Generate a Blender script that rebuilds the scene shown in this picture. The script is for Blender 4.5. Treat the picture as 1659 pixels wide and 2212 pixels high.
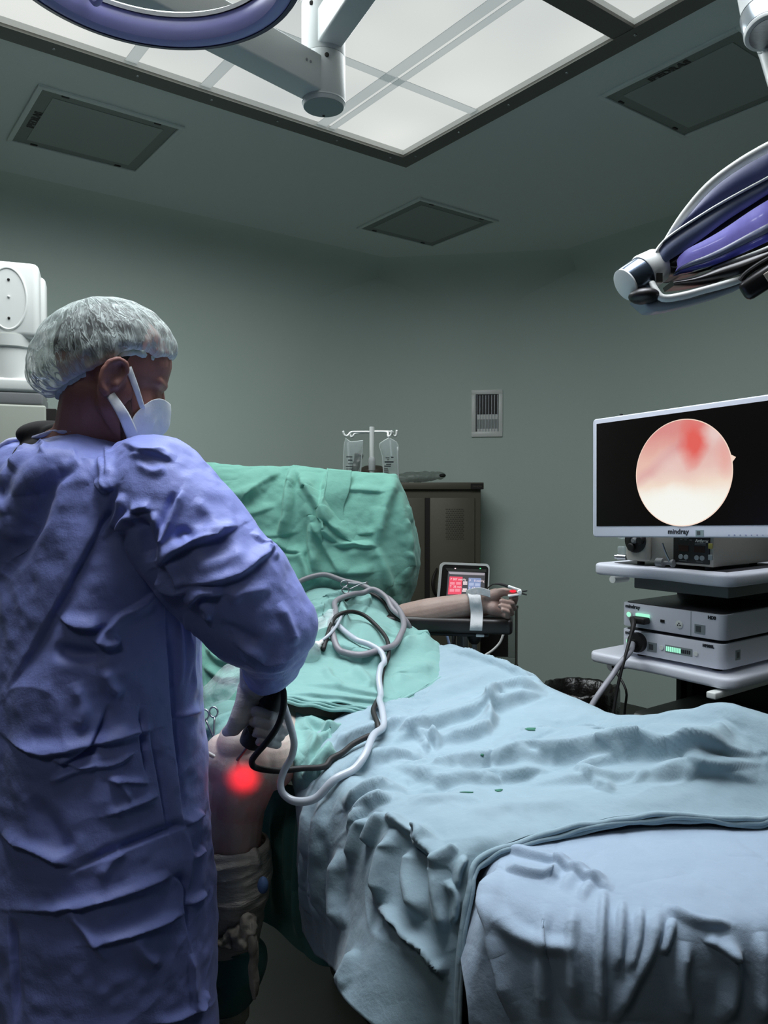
import bpy, bmesh, math, random
import numpy as np
from mathutils import Vector, Matrix, noise as mnoise

for o in list(bpy.data.objects):
    bpy.data.objects.remove(o)
SC = bpy.context.scene
COL = SC.collection
random.seed(7)
RNG = np.random.RandomState(11)

# ------------------------------------------------------------------ camera
F_PX, CX, CY = 1683.0, 829.5, 1106.0
CAM_Z = 1.38
PITCH = math.atan(40.0 / F_PX)
CAM = Vector((0, 0, CAM_Z))
FWD = Vector((0, math.cos(PITCH), -math.sin(PITCH)))
UPV = Vector((0, math.sin(PITCH), math.cos(PITCH)))
cd = bpy.data.cameras.new('camera')
cd.sensor_fit = 'HORIZONTAL'
cd.sensor_width = 36.0
cd.lens = 36.0 * F_PX / 1659.0
cd.clip_start = 0.05
cam = bpy.data.objects.new('camera', cd)
COL.objects.link(cam)
cam.location = CAM
cam.rotation_euler = (math.pi / 2 - PITCH, 0, 0)
SC.camera = cam

SC.view_settings.view_transform = 'Standard'
SC.view_settings.look = 'None'
SC.view_settings.gamma = 1.0
SC.view_settings.use_curve_mapping = False
SC.view_settings.exposure = 0.0

# room directions: U1 runs away to the right, U2 runs away to the left
AZ1 = math.radians(53.3)
U1 = Vector((math.sin(AZ1), math.cos(AZ1), 0))
U2 = Vector((-math.cos(AZ1), math.sin(AZ1), 0))
CEIL = CAM_Z + 1.60

# ------------------------------------------------------------------ lights
PANEL_E = 0.90
LAMP_W1 = 5.0
w = bpy.data.worlds.new('world')
SC.world = w
w.use_nodes = True
w.node_tree.nodes['Background'].inputs[0].default_value = (0.55, 0.62, 0.66, 1)
w.node_tree.nodes['Background'].inputs[1].default_value = 0.02


def area_light(name, loc, target, sx, sy, power, color, spread=180, rotz=None):
    l = bpy.data.lights.new(name, 'AREA')
    l.shape = 'RECTANGLE'
    l.size, l.size_y = sx, sy
    l.energy = power
    l.color = color
    l.spread = math.radians(spread)
    o = bpy.data.objects.new(name, l)
    COL.objects.link(o)
    o.location = loc
    if rotz is not None:
        o.rotation_euler = (0, 0, rotz)
    else:
        d = Vector(target) - Vector(loc)
        o.rotation_euler = d.to_track_quat('-Z', 'Y').to_euler()
    return o


def spot_light(name, loc, target, power, color, size_deg, blend=0.6, radius=0.12):
    l = bpy.data.lights.new(name, 'SPOT')
    l.energy = power
    l.color = color
    l.spot_size = math.radians(size_deg)
    l.spot_blend = blend
    l.shadow_soft_size = radius
    o = bpy.data.objects.new(name, l)
    COL.objects.link(o)
    o.location = loc
    o.rotation_euler = (Vector(target) - Vector(loc)).to_track_quat('-Z', 'Y').to_euler()
    return o


FC = Vector((0.105, 3.80, CEIL))          # far corner of the luminous ceiling frame
ROTZ = math.atan2(U1.y, U1.x)
# lamps of the luminous ceiling, right under its diffusers
c1 = FC - U1 * 1.25 - U2 * 0.66
area_light('ceiling_lamp', (c1.x, c1.y, CEIL - 0.012), None, 2.3, 1.1, 50, (0.90, 0.97, 1.0), 180, ROTZ)
c2 = FC - U1 * 1.25 - U2 * 1.92
area_light('ceiling_lamp_second', (c2.x, c2.y, CEIL - 0.012), None, 2.3, .7, 17.5, (0.87, 0.92, 1.0), 72, ROTZ)


area_light('rear_fill_light', (-.75, -.75, CEIL - 0.03), None, .55, .55, 4.5, (0.93, 0.96, 1.0), 170, ROTZ)  # unseen fill, added to brighten the sides facing the camera


# ------------------------------------------------------------------ pixel helpers (photo frame 1659x2212)
def ray(px, py):
    return FWD + Vector((1, 0, 0)) * ((px - CX) / F_PX) + UPV * ((CY - py) / F_PX)


def PY(px, py, y):
    r = ray(px, py)
    return CAM + r * (y / r.y)


def PZ(px, py, z):
    r = ray(px, py)
    return CAM + r * ((z - CAM_Z) / r.z)


def proj_np(P):
    d = P - np.array(CAM)
    zf = d @ np.array(FWD)
    return np.stack([CX + F_PX * d[:, 0] / zf, CY - F_PX * (d @ np.array(UPV)) / zf, zf], 1)


# ------------------------------------------------------------------ materials
def lin(c):
    if isinstance(c, str):
        c = c.lstrip('#')
        c = [int(c[i:i + 2], 16) / 255 for i in (0, 2, 4)]
    return tuple(x / 12.92 if x <= 0.04045 else ((x + 0.055) / 1.055) ** 2.4 for x in c) + (1,)


def nd(nt, typ, **kw):
    n = nt.nodes.new(typ)
    for k, v in kw.items():
        if k in n.inputs:
            n.inputs[k].default_value = v
        else:
            setattr(n, k, v)
    return n


def mat(name, color, rough=0.5, metal=0.0, bump=None, vary=None, spec=0.5, sheen=0.0, coat=0.0, alpha=1.0, trans=0.0):
    """bump: list of (scale, strength, stretch vec) noise bumps; vary: (scale, color2, amount)"""
    m = bpy.data.materials.new(name)
    m.use_nodes = True
    nt = m.node_tree
    b = nt.nodes['Principled BSDF']
    b.inputs['Base Color'].default_value = lin(color)
    b.inputs['Roughness'].default_value = rough
    b.inputs['Metallic'].default_value = metal
    b.inputs['Specular IOR Level'].default_value = spec
    b.inputs['Sheen Weight'].default_value = sheen
    b.inputs['Coat Weight'].default_value = coat
    b.inputs['Alpha'].default_value = alpha
    b.inputs['Transmission Weight'].default_value = trans
    tc = nd(nt, 'ShaderNodeTexCoord')
    if vary:
        n = nd(nt, 'ShaderNodeTexNoise', Scale=vary[0], Detail=5.0, Roughness=0.6)
        nt.links.new(tc.outputs['Object'], n.inputs['Vector'])
        r = nd(nt, 'ShaderNodeValToRGB')
        r.color_ramp.elements[0].position = 0.35
        r.color_ramp.elements[1].position = 0.7
        r.color_ramp.elements[0].color = lin(color)
        c1_, c2_ = lin(color), lin(vary[1])
        r.color_ramp.elements[1].color = tuple(a + (b_ - a) * vary[2] for a, b_ in zip(c1_, c2_))
        nt.links.new(n.outputs['Fac'], r.inputs['Fac'])
        nt.links.new(r.outputs['Color'], b.inputs['Base Color'])
    prev = None
    for bp in (bump or []):
        sc, st = bp[0], bp[1]
        n = nd(nt, 'ShaderNodeTexNoise', Scale=sc, Detail=4.0, Roughness=0.55)
        if len(bp) > 2:
            mp = nd(nt, 'ShaderNodeMapping')
            mp.inputs['Scale'].default_value = bp[2]
            if len(bp) > 3:
                mp.inputs['Rotation'].default_value = bp[3]
            nt.links.new(tc.outputs['Object'], mp.inputs['Vector'])
            nt.links.new(mp.outputs['Vector'], n.inputs['Vector'])
        else:
            nt.links.new(tc.outputs['Object'], n.inputs['Vector'])
        bn = nd(nt, 'ShaderNodeBump')
        bn.inputs['Strength'].default_value = 1.0
        bn.inputs['Distance'].default_value = st
        nt.links.new(n.outputs['Fac'], bn.inputs['Height'])
        if prev:
            nt.links.new(prev.outputs['Normal'], bn.inputs['Normal'])
        prev = bn
    if prev:
        nt.links.new(prev.outputs['Normal'], b.inputs['Normal'])
    return m


def emis(name, color, strength):
    m = bpy.data.materials.new(name)
    m.use_nodes = True
    nt = m.node_tree
    nt.nodes.remove(nt.nodes['Principled BSDF'])
    e = nd(nt, 'ShaderNodeEmission')
    e.inputs[0].default_value = lin(color)
    e.inputs[1].default_value = strength
    nt.links.new(e.outputs[0], nt.nodes['Material Output'].inputs[0])
    return m


# ------------------------------------------------------------------ scene graph helpers
ORG = {}


def thing(name, label, cat, loc, group=None):
    o = bpy.data.objects.new(name, None)
    COL.objects.link(o)
    o.location = loc
    o.empty_display_size = 0.05
    o['label'] = label
    o['category'] = cat
    if group:
        o['group'] = group
    ORG[o.name] = Vector(loc)
    return o


def tag(o, label, cat, group=None, kind=None):
    o['label'] = label
    o['category'] = cat
    if group:
        o['group'] = group
    if kind:
        o['kind'] = kind
    return o


def link(name, me, m=None, parent=None, label=None, smooth=35):
    """me in WORLD coordinates"""
    if smooth:
        me.polygons.foreach_set('use_smooth', [True] * len(me.polygons))
        if smooth < 180:
            me.set_sharp_from_angle(angle=math.radians(smooth))
    o = bpy.data.objects.new(name, me)
    COL.objects.link(o)
    if m is not None:
        if isinstance(m, (list, tuple)):
            for x in m:
                me.materials.append(x)
        else:
            me.materials.append(m)
    if parent is not None:
        org = ORG[parent.name]
        me.transform(Matrix.Translation(-org))
        o.parent = parent
        ORG[o.name] = org
    else:
        # origin at the middle of the base
        co = np.empty(len(me.vertices) * 3)
        me.vertices.foreach_get('co', co)
        co = co.reshape(-1, 3)
        c = Vector(((co[:, 0].min() + co[:, 0].max()) / 2, (co[:, 1].min() + co[:, 1].max()) / 2, co[:, 2].min()))
        me.transform(Matrix.Translation(-c))
        o.location = c
        ORG[o.name] = c
    if label:
        o['label'] = label
    return o


def mesh_from(verts, faces, name='m'):
    me = bpy.data.meshes.new(name)
    me.from_pydata([tuple(v) for v in verts], [], [tuple(f) for f in faces])
    me.update()
    return me


class MB:
    """collects shapes for ONE mesh"""

    def __init__(s):
        s.bm = bmesh.new()

    def box(s, c, size, M=None, bev=0.0, seg=3):
        """c = centre (world), size along local axes, M = 3x3 axes"""
        T = Matrix.Translation(Vector(c)) @ (M.to_4x4() if M is not None else Matrix.Identity(4)) @ Matrix.Diagonal((size[0], size[1], size[2], 1))
        r = bmesh.ops.create_cube(s.bm, size=1.0, matrix=T)
        if bev > 0:
            es = list({e for v in r['verts'] for e in v.link_edges})
            bmesh.ops.bevel(s.bm, geom=es, offset=bev, segments=seg, profile=0.5, affect='EDGES', clamp_overlap=True)
        return s

    def prism(s, outline, axes, origin, depth, bev=0.0):
        """outline 2D points in axes (ax, ay), extruded by depth along az; origin is a point"""
        ax, ay, az = axes
        vs = [s.bm.verts.new(Vector(origin) + ax * p[0] + ay * p[1]) for p in outline]
        f = s.bm.faces.new(vs)
        r = bmesh.ops.extrude_face_region(s.bm, geom=[f])
        nv = [g for g in r['geom'] if isinstance(g, bmesh.types.BMVert)]
        bmesh.ops.translate(s.bm, verts=nv, vec=az * depth)
        allv = vs + nv
        if bev > 0:
            fs = {f_ for v in nv for f_ in v.link_faces if all(x in nv for x in f_.verts)} | {f}
            es = list({e for f_ in fs for e in f_.edges})
            bmesh.ops.bevel(s.bm, geom=es, offset=bev, segments=3, profile=0.5, affect='EDGES', clamp_overlap=True)
        return s

    def tube(s, pts, r, seg=12, closed=False, smooth=4, cap=True, flat=None):
        pts = [Vector(p) for p in pts]
        n = len(pts)
        rs = list(r) if isinstance(r, (list, tuple)) else [r] * n
        if smooth > 1 and n > 2:
            P2, R2 = [], []
            rng = range(n if closed else n - 1)
            for i in rng:
                p0 = pts[(i - 1) % n] if closed or i > 0 else pts[i] * 2 - pts[i + 1]
                p1, p2 = pts[i], pts[(i + 1) % n]
                p3 = pts[(i + 2) % n] if closed or i + 2 < n else p2 * 2 - p1
                for k in range(smooth):
                    t = k / smooth
                    P2.append(0.5 * ((2 * p1) + (p2 - p0) * t + (2 * p0 - 5 * p1 + 4 * p2 - p3) * t * t + (3 * p1 - p0 - 3 * p2 + p3) * t ** 3))
                    R2.append(rs[i] * (1 - t) + rs[(i + 1) % n] * t)
            if not closed:
                P2.append(pts[-1])
                R2.append(rs[-1])
            pts, rs = P2, R2
        n = len(pts)
        up = None
        rings = []
        for i in range(n):
            a = pts[(i - 1) % n] if closed or i > 0 else pts[i]
            b = pts[(i + 1) % n] if closed or i < n - 1 else pts[i]
            t = (b - a).normalized()
            if up is None:
                up = t.orthogonal().normalized()
                if flat is not None:
                    up = (flat[2] - t * t.dot(flat[2])).normalized()
            elif flat is not None:
                up = (flat[2] - t * t.dot(flat[2])).normalized()
            else:
                up = (up - t * up.dot(t)).normalized()
            sd = t.cross(up)
            fx, fy = (flat[0], flat[1]) if flat is not None else (1, 1)
            rings.append([s.bm.verts.new(pts[i] + (up * math.cos(2 * math.pi * k / seg) * fx + sd * math.sin(2 * math.pi * k / seg) * fy) * rs[i]) for k in range(seg)])
        m = n if closed else n - 1
        for i in range(m):
            A, B = rings[i], rings[(i + 1) % n]
            for k in range(seg):
                s.bm.faces.new((A[k], A[(k + 1) % seg], B[(k + 1) % seg], B[k]))
        if cap and not closed:
            s.bm.faces.new(list(reversed(rings[0])))
            s.bm.faces.new(rings[-1])
        return s

    def lathe(s, base, axis, prof, seg=32, cap=True):
        """prof: list of (distance along axis, radius)"""
        axis = Vector(axis).normalized()
        a = axis.orthogonal().normalized()
        b = axis.cross(a)
        rings = []
        for h, r in prof:
            c = Vector(base) + axis * h
            rings.append([s.bm.verts.new(c + (a * math.cos(2 * math.pi * k / seg) + b * math.sin(2 * math.pi * k / seg)) * max(r, 1e-5)) for k in range(seg)])
        for A, B in zip(rings, rings[1:]):
            for k in range(seg):
                s.bm.faces.new((A[k], A[(k + 1) % seg], B[(k + 1) % seg], B[k]))
        if cap:
            s.bm.faces.new(list(reversed(rings[0])))
            s.bm.faces.new(rings[-1])
        return s

    def ell(s, c, r, M=None, seg=24):
        T = Matrix.Translation(Vector(c)) @ (M.to_4x4() if M is not None else Matrix.Identity(4)) @ Matrix.Diagonal((r[0], r[1], r[2], 1))
        bmesh.ops.create_uvsphere(s.bm, u_segments=seg, v_segments=seg // 2, radius=1.0, matrix=T)
        return s

    def capsule(s, p0, p1, r0, r1, seg=16):
        p0, p1 = Vector(p0), Vector(p1)
        d = p1 - p0
        L = d.length
        ax = d.normalized() if L > 1e-6 else Vector((0, 0, 1))
        prof = []
        for k in range(6):
            a = math.pi / 2 * k / 6
            prof.append((-r0 * math.cos(a), r0 * math.sin(a)))
        prof.append((0, r0))
        prof.append((L, r1))
        for k in range(1, 7):
            a = math.pi / 2 * k / 6
            prof.append((L + r1 * math.sin(a), r1 * math.cos(a)))
        return s.lathe(p0, ax, prof, seg)

    def chain(s, pts, rs, seg=16):
        for i in range(len(pts) - 1):
            s.capsule(pts[i], pts[i + 1], rs[i], rs[i + 1], seg)
        return s

    def mesh(s, name='m', fix=True):
        if fix:
            bmesh.ops.recalc_face_normals(s.bm, faces=s.bm.faces)
        me = bpy.data.meshes.new(name)
        s.bm.to_mesh(me)
        s.bm.free()
        return me

    def build(s, name, m, parent=None, label=None, smooth=35):
        return link(name, s.mesh(name), m, parent, label, smooth)


def remesh(me, voxel, smooth_iter=6, factor=0.5, subsurf=0):
    o = bpy.data.objects.new('tmp', me)
    COL.objects.link(o)
    md = o.modifiers.new('r', 'REMESH')
    md.mode = 'VOXEL'
    md.voxel_size = voxel
    if smooth_iter:
        sm = o.modifiers.new('s', 'SMOOTH')
        sm.factor = factor
        sm.iterations = smooth_iter
    if subsurf:
        ss = o.modifiers.new('u', 'SUBSURF')
        ss.levels = subsurf
        ss.render_levels = subsurf
    dg = bpy.context.evaluated_depsgraph_get()
    dg.update()
    me2 = bpy.data.meshes.new_from_object(o.evaluated_get(dg))
    bpy.data.objects.remove(o)
    return me2


def text(name, body, origin, ax, ay, size, m, parent, depth=0.0006, align='LEFT', bold=0.0, label=None, shear=0.0):
    cu = bpy.data.curves.new(name, 'FONT')
    cu.body = body
    cu.size = size
    cu.align_x = align
    cu.extrude = depth
    cu.offset = bold
    cu.shear = shear
    o = bpy.data.objects.new('tmp', cu)
    COL.objects.link(o)
    dg = bpy.context.evaluated_depsgraph_get()
    dg.update()
    me = bpy.data.meshes.new_from_object(o.evaluated_get(dg))
    bpy.data.objects.remove(o)
    az = ax.cross(ay)
    T = Matrix.Translation(Vector(origin)) @ Matrix((ax, ay, az)).transposed().to_4x4()
    me.transform(T)
    return link(name, me, m, parent, label, smooth=0)


# ------------------------------------------------------------------ numpy noise and cloth
_H = RNG.rand(64, 64, 64)


def vnoise(P, scale):
    Q = np.asarray(P) * scale
    I = np.floor(Q).astype(int)
    Fr = Q - I
    Fr = Fr * Fr * (3 - 2 * Fr)
    out = 0
    for dx in (0, 1):
        for dy in (0, 1):
            for dz in (0, 1):
                wgt = (Fr[:, 0] if dx else 1 - Fr[:, 0]) * (Fr[:, 1] if dy else 1 - Fr[:, 1]) * (Fr[:, 2] if dz else 1 - Fr[:, 2])
                out = out + wgt * _H[(I[:, 0] + dx) % 64, (I[:, 1] + dy) % 64, (I[:, 2] + dz) % 64]
    return out * 2 - 1


def creases(P, amp):
    """sharp meandering crease lines"""
    Q = np.asarray(P)
    warp = np.stack([vnoise(Q + 11, 7), vnoise(Q + 23, 7), vnoise(Q + 37, 7)], 1) * .05
    a = 1 - np.abs(vnoise(Q + warp + 1.7, 5.5))
    b = 1 - np.abs(vnoise(Q + warp + 9.2, 11))
    m = .5 + .5 * vnoise(Q + 5, 4)
    return amp * (a ** 9 * m + .5 * b ** 8 * (1 - m))


def crom(A, n, axis):
    """Catmull-Rom resample array A (k x ... x 3) along axis to n samples"""
    A = np.moveaxis(np.asarray(A, float), axis, 0)
    k = A.shape[0]
    ext = np.concatenate([A[:1] * 2 - A[1:2], A, A[-1:] * 2 - A[-2:-1]], 0)
    t = np.linspace(0, k - 1 - 1e-9, n)
    i = t.astype(int)
    f = (t - i).reshape((-1,) + (1,) * (A.ndim - 1))
    p0, p1, p2, p3 = ext[i], ext[i + 1], ext[i + 2], ext[i + 3]
    out = 0.5 * (2 * p1 + (p2 - p0) * f + (2 * p0 - 5 * p1 + 4 * p2 - p3) * f ** 2 + (3 * p1 - p0 - 3 * p2 + p3) * f ** 3)
    return np.moveaxis(out, 0, axis)


def normals_of(me):
    n = np.empty(len(me.vertices) * 3)
    me.vertices.foreach_get('normal', n)
    return n.reshape(-1, 3)


def coords(me):
    c = np.empty(len(me.vertices) * 3)
    me.vertices.foreach_get('co', c)
    return c.reshape(-1, 3)


def setco(me, c):
    me.vertices.foreach_set('co', np.ascontiguousarray(c).ravel())
    me.update()


def fold(me, folds, face=True, gain=1.0):
    """Raise folds in a cloth mesh (world coords). Each fold = (polyline seen in the photo, width px, height m, kind)
    kind 'r' round ridge, 's' fold lying over what is under it (raised above the line, drops below it)."""
    P = coords(me)
    N = normals_of(me)
    V = np.array(CAM) - P
    V /= np.linalg.norm(V, axis=1)[:, None]
    fc = (N * V).sum(1)
    flip = np.where(fc < 0, -1.0, 1.0)
    wt = np.clip((np.abs(fc) - 0.03) / 0.25, 0, 1) if not face else np.clip((fc - 0.02) / 0.25, 0, 1)
    if not face:
        N = N * flip[:, None]
    q = proj_np(P)
    px, py = q[:, 0], q[:, 1]
    D = np.zeros(len(P))
    for fd in folds:
        pl, wd, h = fd[0], fd[1], fd[2] * gain
        kind = fd[3] if len(fd) > 3 else 'r'
        pts = crom(np.array(pl, float), max(8, 5 * len(pl)), 0) if len(pl) > 2 else np.array(pl, float)
        mrg = wd * 5
        sel = np.where((px > pts[:, 0].min() - mrg) & (px < pts[:, 0].max() + mrg) & (py > pts[:, 1].min() - mrg) & (py < pts[:, 1].max() + mrg) & (wt > 0))[0]
        if len(sel) == 0:
            continue
        x, y = px[sel], py[sel]
        best = np.full(len(sel), 1e9)
        bt = np.zeros(len(sel))
        bs = np.ones(len(sel))
        m = len(pts) - 1
        for j in range(m):
            a, b = pts[j], pts[j + 1]
            ab = b - a
            L2 = (ab ** 2).sum() + 1e-9
            t = np.clip(((x - a[0]) * ab[0] + (y - a[1]) * ab[1]) / L2, 0, 1)
            dx, dy = x - a[0] - t * ab[0], y - a[1] - t * ab[1]
            d = dx * dx + dy * dy
            k = d < best
            best[k] = d[k]
            bt[k] = (j + t[k]) / m
            bs[k] = np.where((ab[0] * dy - ab[1] * dx) < 0, 1.0, -1.0)[k]
        d = np.sqrt(best)
        taper = np.clip(np.sin(np.pi * np.clip(bt, 0.02, 0.98)) * 1.6, 0, 1)
        if kind == 's':
            v = np.where(bs > 0, np.exp(-(d / (1.8 * wd)) ** 2), np.exp(-(d / (0.35 * wd)) ** 2))
        else:
            v = np.exp(-(d / wd) ** 2)
        D[sel] += h * v * taper
    P = P + N * (D * wt)[:, None]
    setco(me, P)


def sheet_mesh(ctrl, nu, nv, noise_amp=(), name='cloth'):
    """ctrl: rows of (px,py,Y) tuples or Vectors -> dense grid mesh in world coords"""
    A = np.array([[tuple(p) if isinstance(p, Vector) else tuple(PY(*p)) for p in row] for row in ctrl])
    S = crom(crom(A, nu, 0), nv, 1)
    V = S.reshape(-1, 3)
    F = [(i * nv + j, i * nv + j + 1, (i + 1) * nv + j + 1, (i + 1) * nv + j) for i in range(nu - 1) for j in range(nv - 1)]
    me = mesh_from(V, F, name)
    if noise_amp:
        N = normals_of(me)
        P = coords(me)
        d = np.zeros(len(P))
        for sc, am in noise_amp:
            d += am * vnoise(P + 3.1, sc)
        d += creases(P, noise_amp[0][1] * .9)
        setco(me, P + N * d[:, None])
    return me, S


def solid(o, t):
    md = o.modifiers.new('thickness', 'SOLIDIFY')
    md.thickness = t
    md.offset = 0
    return o
# ================================================================== the room
M_WALL = mat('wall_paint', '#c6d4cb', 0.55, bump=[(180, 0.0006)], vary=(0.7, '#bfd0c8', 0.6))
M_CEIL = mat('ceiling_paint', '#d3ddd9', 0.6, bump=[(160, 0.0005)])
M_FLOOR = mat('floor_vinyl', '#2b2c27', 0.5, vary=(6, '#33342e', 0.7))
M_FRAME = mat('grey_frame_metal', '#5d5e58', 0.45, metal=0.3)
M_WHITE = mat('white_enamel', '#e4e6e2', 0.35)
M_WHITE2 = mat('white_plastic', '#c9ccd2', 0.4, bump=[(300, 0.0003)])
M_BLACK = mat('black_plastic', '#15120f', 0.5)
M_DARK = mat('dark_rubber', '#0f0d0c', 0.6)
M_STEEL = mat('brushed_steel', '#9fa3a6', 0.28, metal=1.0, bump=[(60, 0.0004, (1, 1, 14))])
M_GREY = mat('grey_plastic', '#7d7f80', 0.5)

# left wall runs along U1, right wall along U2, a cut-off corner between them
LW = 4.56                       # distance of left wall along U2
RWx = Vector((1.36, 5.42, 0))   # where the right wall meets the corner panel
pA = PY(815, 800, 5.62); pA.z = 0
# put pA on the left wall plane
pA = pA + U2 * (LW - pA.dot(U2))
pB = RWx
pL = pA - U1 * 8.5
pR = pB - U2 * 8.5
def wall(name, a, b, m, inward):
    d = (b - a).normalized()
    n = Vector((-d.y, d.x, 0))
    if n.dot(inward) < 0:
        n = -n
    th = 0.12
    mb = MB()
    c = (a + b) / 2 - n * th / 2
    M = Matrix((d, n, Vector((0, 0, 1)))).transposed()
    mb.box((c.x, c.y, CEIL / 2), ((b - a).length + 0.1, th, CEIL), M)
    o = mb.build(name, m)
    o['kind'] = 'structure'
    o['label'] = {'wall_left': 'pale green wall behind the surgeon', 'wall_back': 'pale green cut-off corner wall with the air grille', 'wall_right': 'pale green wall behind the screen cart', 'wall_front': 'wall behind the viewer', 'wall_side': 'wall beside the viewer'}[name]
    return n
cen = Vector((0, 1.5, 0))
wall('wall_left', pL, pA, M_WALL, cen - pA)
NB = wall('wall_back', pA, pB, M_WALL, cen - pA)
wall('wall_right', pB, pR, M_WALL, cen - pB)
pF = pL - U2 * 8.3
M_WALLR = mat('wall_paint_dark', '#a3ada8', .55)
wall('wall_side', pL, pF, M_WALLR, cen - pL)
wall('wall_front', pF, pR, M_WALLR, cen - pF)

# coved junction between walls and ceiling
def cove(name, a, b, inward):
    d = (b - a).normalized()
    n = Vector((-d.y, d.x, 0))
    if n.dot(inward) < 0:
        n = -n
    r = 0.30
    prof = [(0, 0), (0, -r)] + [(r - r * math.cos(t), -r + r * math.sin(t)) for t in [math.pi / 2 * k / 10 for k in range(1, 10)]] + [(r, 0)]
    mb = MB()
    mb.prism(prof, (n, Vector((0, 0, 1)), d), a + Vector((0, 0, CEIL)) - d * 0.05 + n * 0.0, (b - a).length + 0.1)
    o = mb.build(name, M_WALL, smooth=60)
    o['kind'] = 'structure'
cove('trim_1', pL, pA, cen - pA)
cove('trim_2', pA, pB, cen - pA)
cove('trim_3', pB, pR, cen - pB)

def corner(name, c, a, b, t_=.55):
    da, db = (a - c).normalized(), (b - c).normalized()
    p0, p2 = c + da * t_, c + db * t_
    prof = [(c.x, c.y)] + [(p.x, p.y) for p in [p0 * (1 - s) ** 2 + c * 2 * s * (1 - s) + p2 * s * s for s in [k / 14 for k in range(15)]]]
    mb = MB(); mb.prism(prof, (Vector((1, 0, 0)), Vector((0, 1, 0)), Vector((0, 0, 1))), (0, 0, 0), CEIL)
    o = mb.build(name, M_WALL, smooth=60); o['kind'] = 'structure'; o['label'] = 'rounded joint between two pale green walls'
corner('trim_4', pA, pL, pB)
corner('trim_5', pB, pA, pR)
pts = [pL, pA, pB, pR, pF]
mb = MB()
mb.prism([(p.x, p.y) for p in pts], (Vector((1, 0, 0)), Vector((0, 1, 0)), Vector((0, 0, -1))), (0, 0, 0), 0.1)
o = mb.build('floor', M_FLOOR); o['kind'] = 'structure'; o['label'] = 'dark vinyl floor'

# ceiling with an opening for the luminous panels : strips round the opening
FWID, FLEN = 2.66, 2.62         # opening size along U1 (towards camera-left) and U2
def uv(u, v, z):                # coordinates from the frame's far corner
    p = FC - U1 * u - U2 * v
    return Vector((p.x, p.y, z))
def slab(mb, u0, u1, v0, v1, z0, z1):
    c = uv((u0 + u1) / 2, (v0 + v1) / 2, (z0 + z1) / 2)
    M = Matrix((U1, U2, Vector((0, 0, 1)))).transposed()
    mb.box(c, (u1 - u0, v1 - v0, z1 - z0), M)
mb = MB()
slab(mb, -4.5, 0, -4.5, 9, CEIL, CEIL + 0.1)
slab(mb, FWID, 8, -4.5, 9, CEIL, CEIL + 0.1)
slab(mb, 0, FWID, -4.5, 0, CEIL, CEIL + 0.1)
slab(mb, 0, FWID, FLEN, 9, CEIL, CEIL + 0.1)
o = mb.build('ceiling', M_CEIL); o['kind'] = 'structure'; o['label'] = 'grey-green plaster ceiling'

# ---------------------------------------------------------------- luminous ceiling
lum = thing('luminous_ceiling', 'large backlit white ceiling field in a dark metal frame above the table', 'ceiling light', uv(1.3, 1.3, CEIL))
mb = MB()
t = 0.072
for (u0, u1, v0, v1) in ((-0.01, t, -0.01, FLEN), (FWID - t, FWID + .01, -0.01, FLEN), (t, FWID - t, -0.01, t), (t, FWID - t, FLEN - t, FLEN + .01)):
    slab(mb, u0, u1, v0, v1, CEIL - 0.022, CEIL - 0.010)
mb.build('frame', M_FRAME, lum)
mb = MB()
slab(mb, t, FWID - t, 1.255, 1.34, CEIL - 0.020, CEIL - 0.008)
mb.build('cross_bar', M_FRAME, lum)
for k in range(8):
    for (u, v) in ((t / 2, 0.12 + k * 0.3), (0.12 + k * 0.3, t / 2)):
        mb = MB(); mb.lathe(uv(u, v, CEIL - 0.0215), (0, 0, -1), [(0, 0.006), (0.003, 0.005), (0.004, 0.002)], 10)
        mb.build('screw', M_STEEL, lum)
# translucent diffusers with the shadows of their carriers behind them
def m_diffuser():
    m = bpy.data.materials.new('backlit_diffuser')
    m.use_nodes = True
    nt = m.node_tree
    nt.nodes.remove(nt.nodes['Principled BSDF'])
    e = nd(nt, 'ShaderNodeEmission')
    tc = nd(nt, 'ShaderNodeTexCoord')
    n = nd(nt, 'ShaderNodeTexNoise', Scale=0.9, Detail=2.0)
    nt.links.new(tc.outputs['Object'], n.inputs['Vector'])
    r = nd(nt, 'ShaderNodeValToRGB')
    r.color_ramp.elements[0].position = 0.3
    r.color_ramp.elements[0].color = lin('#c4cccc')
    r.color_ramp.elements[1].position = 0.7
    r.color_ramp.elements[1].color = lin('#f4f7f2')
    nt.links.new(n.outputs['Fac'], r.inputs['Fac'])
    nt.links.new(r.outputs['Color'], e.inputs[0])
    e.inputs[1].default_value = PANEL_E
    nt.links.new(e.outputs[0], nt.nodes['Material Output'].inputs[0])
    return m
M_DIFF = m_diffuser()
def m_translucent(name, col):
    m = bpy.data.materials.new(name)
    m.use_nodes = True
    nt = m.node_tree
    nt.nodes.remove(nt.nodes['Principled BSDF'])
    e = nd(nt, 'ShaderNodeBsdfTranslucent')
    e.inputs[0].default_value = lin(col)
    nt.links.new(e.outputs[0], nt.nodes['Material Output'].inputs[0])
    return m
M_BAR = m_translucent('translucent_carrier', '#e6e9ea')
for (v0, v1) in ((t, 1.255), (1.34, FLEN - t)):
    mb = MB()
    slab(mb, t, FWID - t, v0, v1, CEIL + 0.012, CEIL + 0.020)
    mb.build('diffuser', M_DIFF, lum)
mb = MB()
for (u0, u1, v0, v1) in ((0, t, 0, FLEN), (FWID - t, FWID, 0, FLEN), (t, FWID - t, 0, t), (t, FWID - t, FLEN - t, FLEN)):
    slab(mb, u0, u1, v0, v1, CEIL - 0.010, CEIL + 0.09)
slab(mb, t, FWID - t, 1.255, 1.34, CEIL - 0.008, CEIL + 0.09)
mb.build('light_box_sides', M_WHITE, lum)
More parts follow.
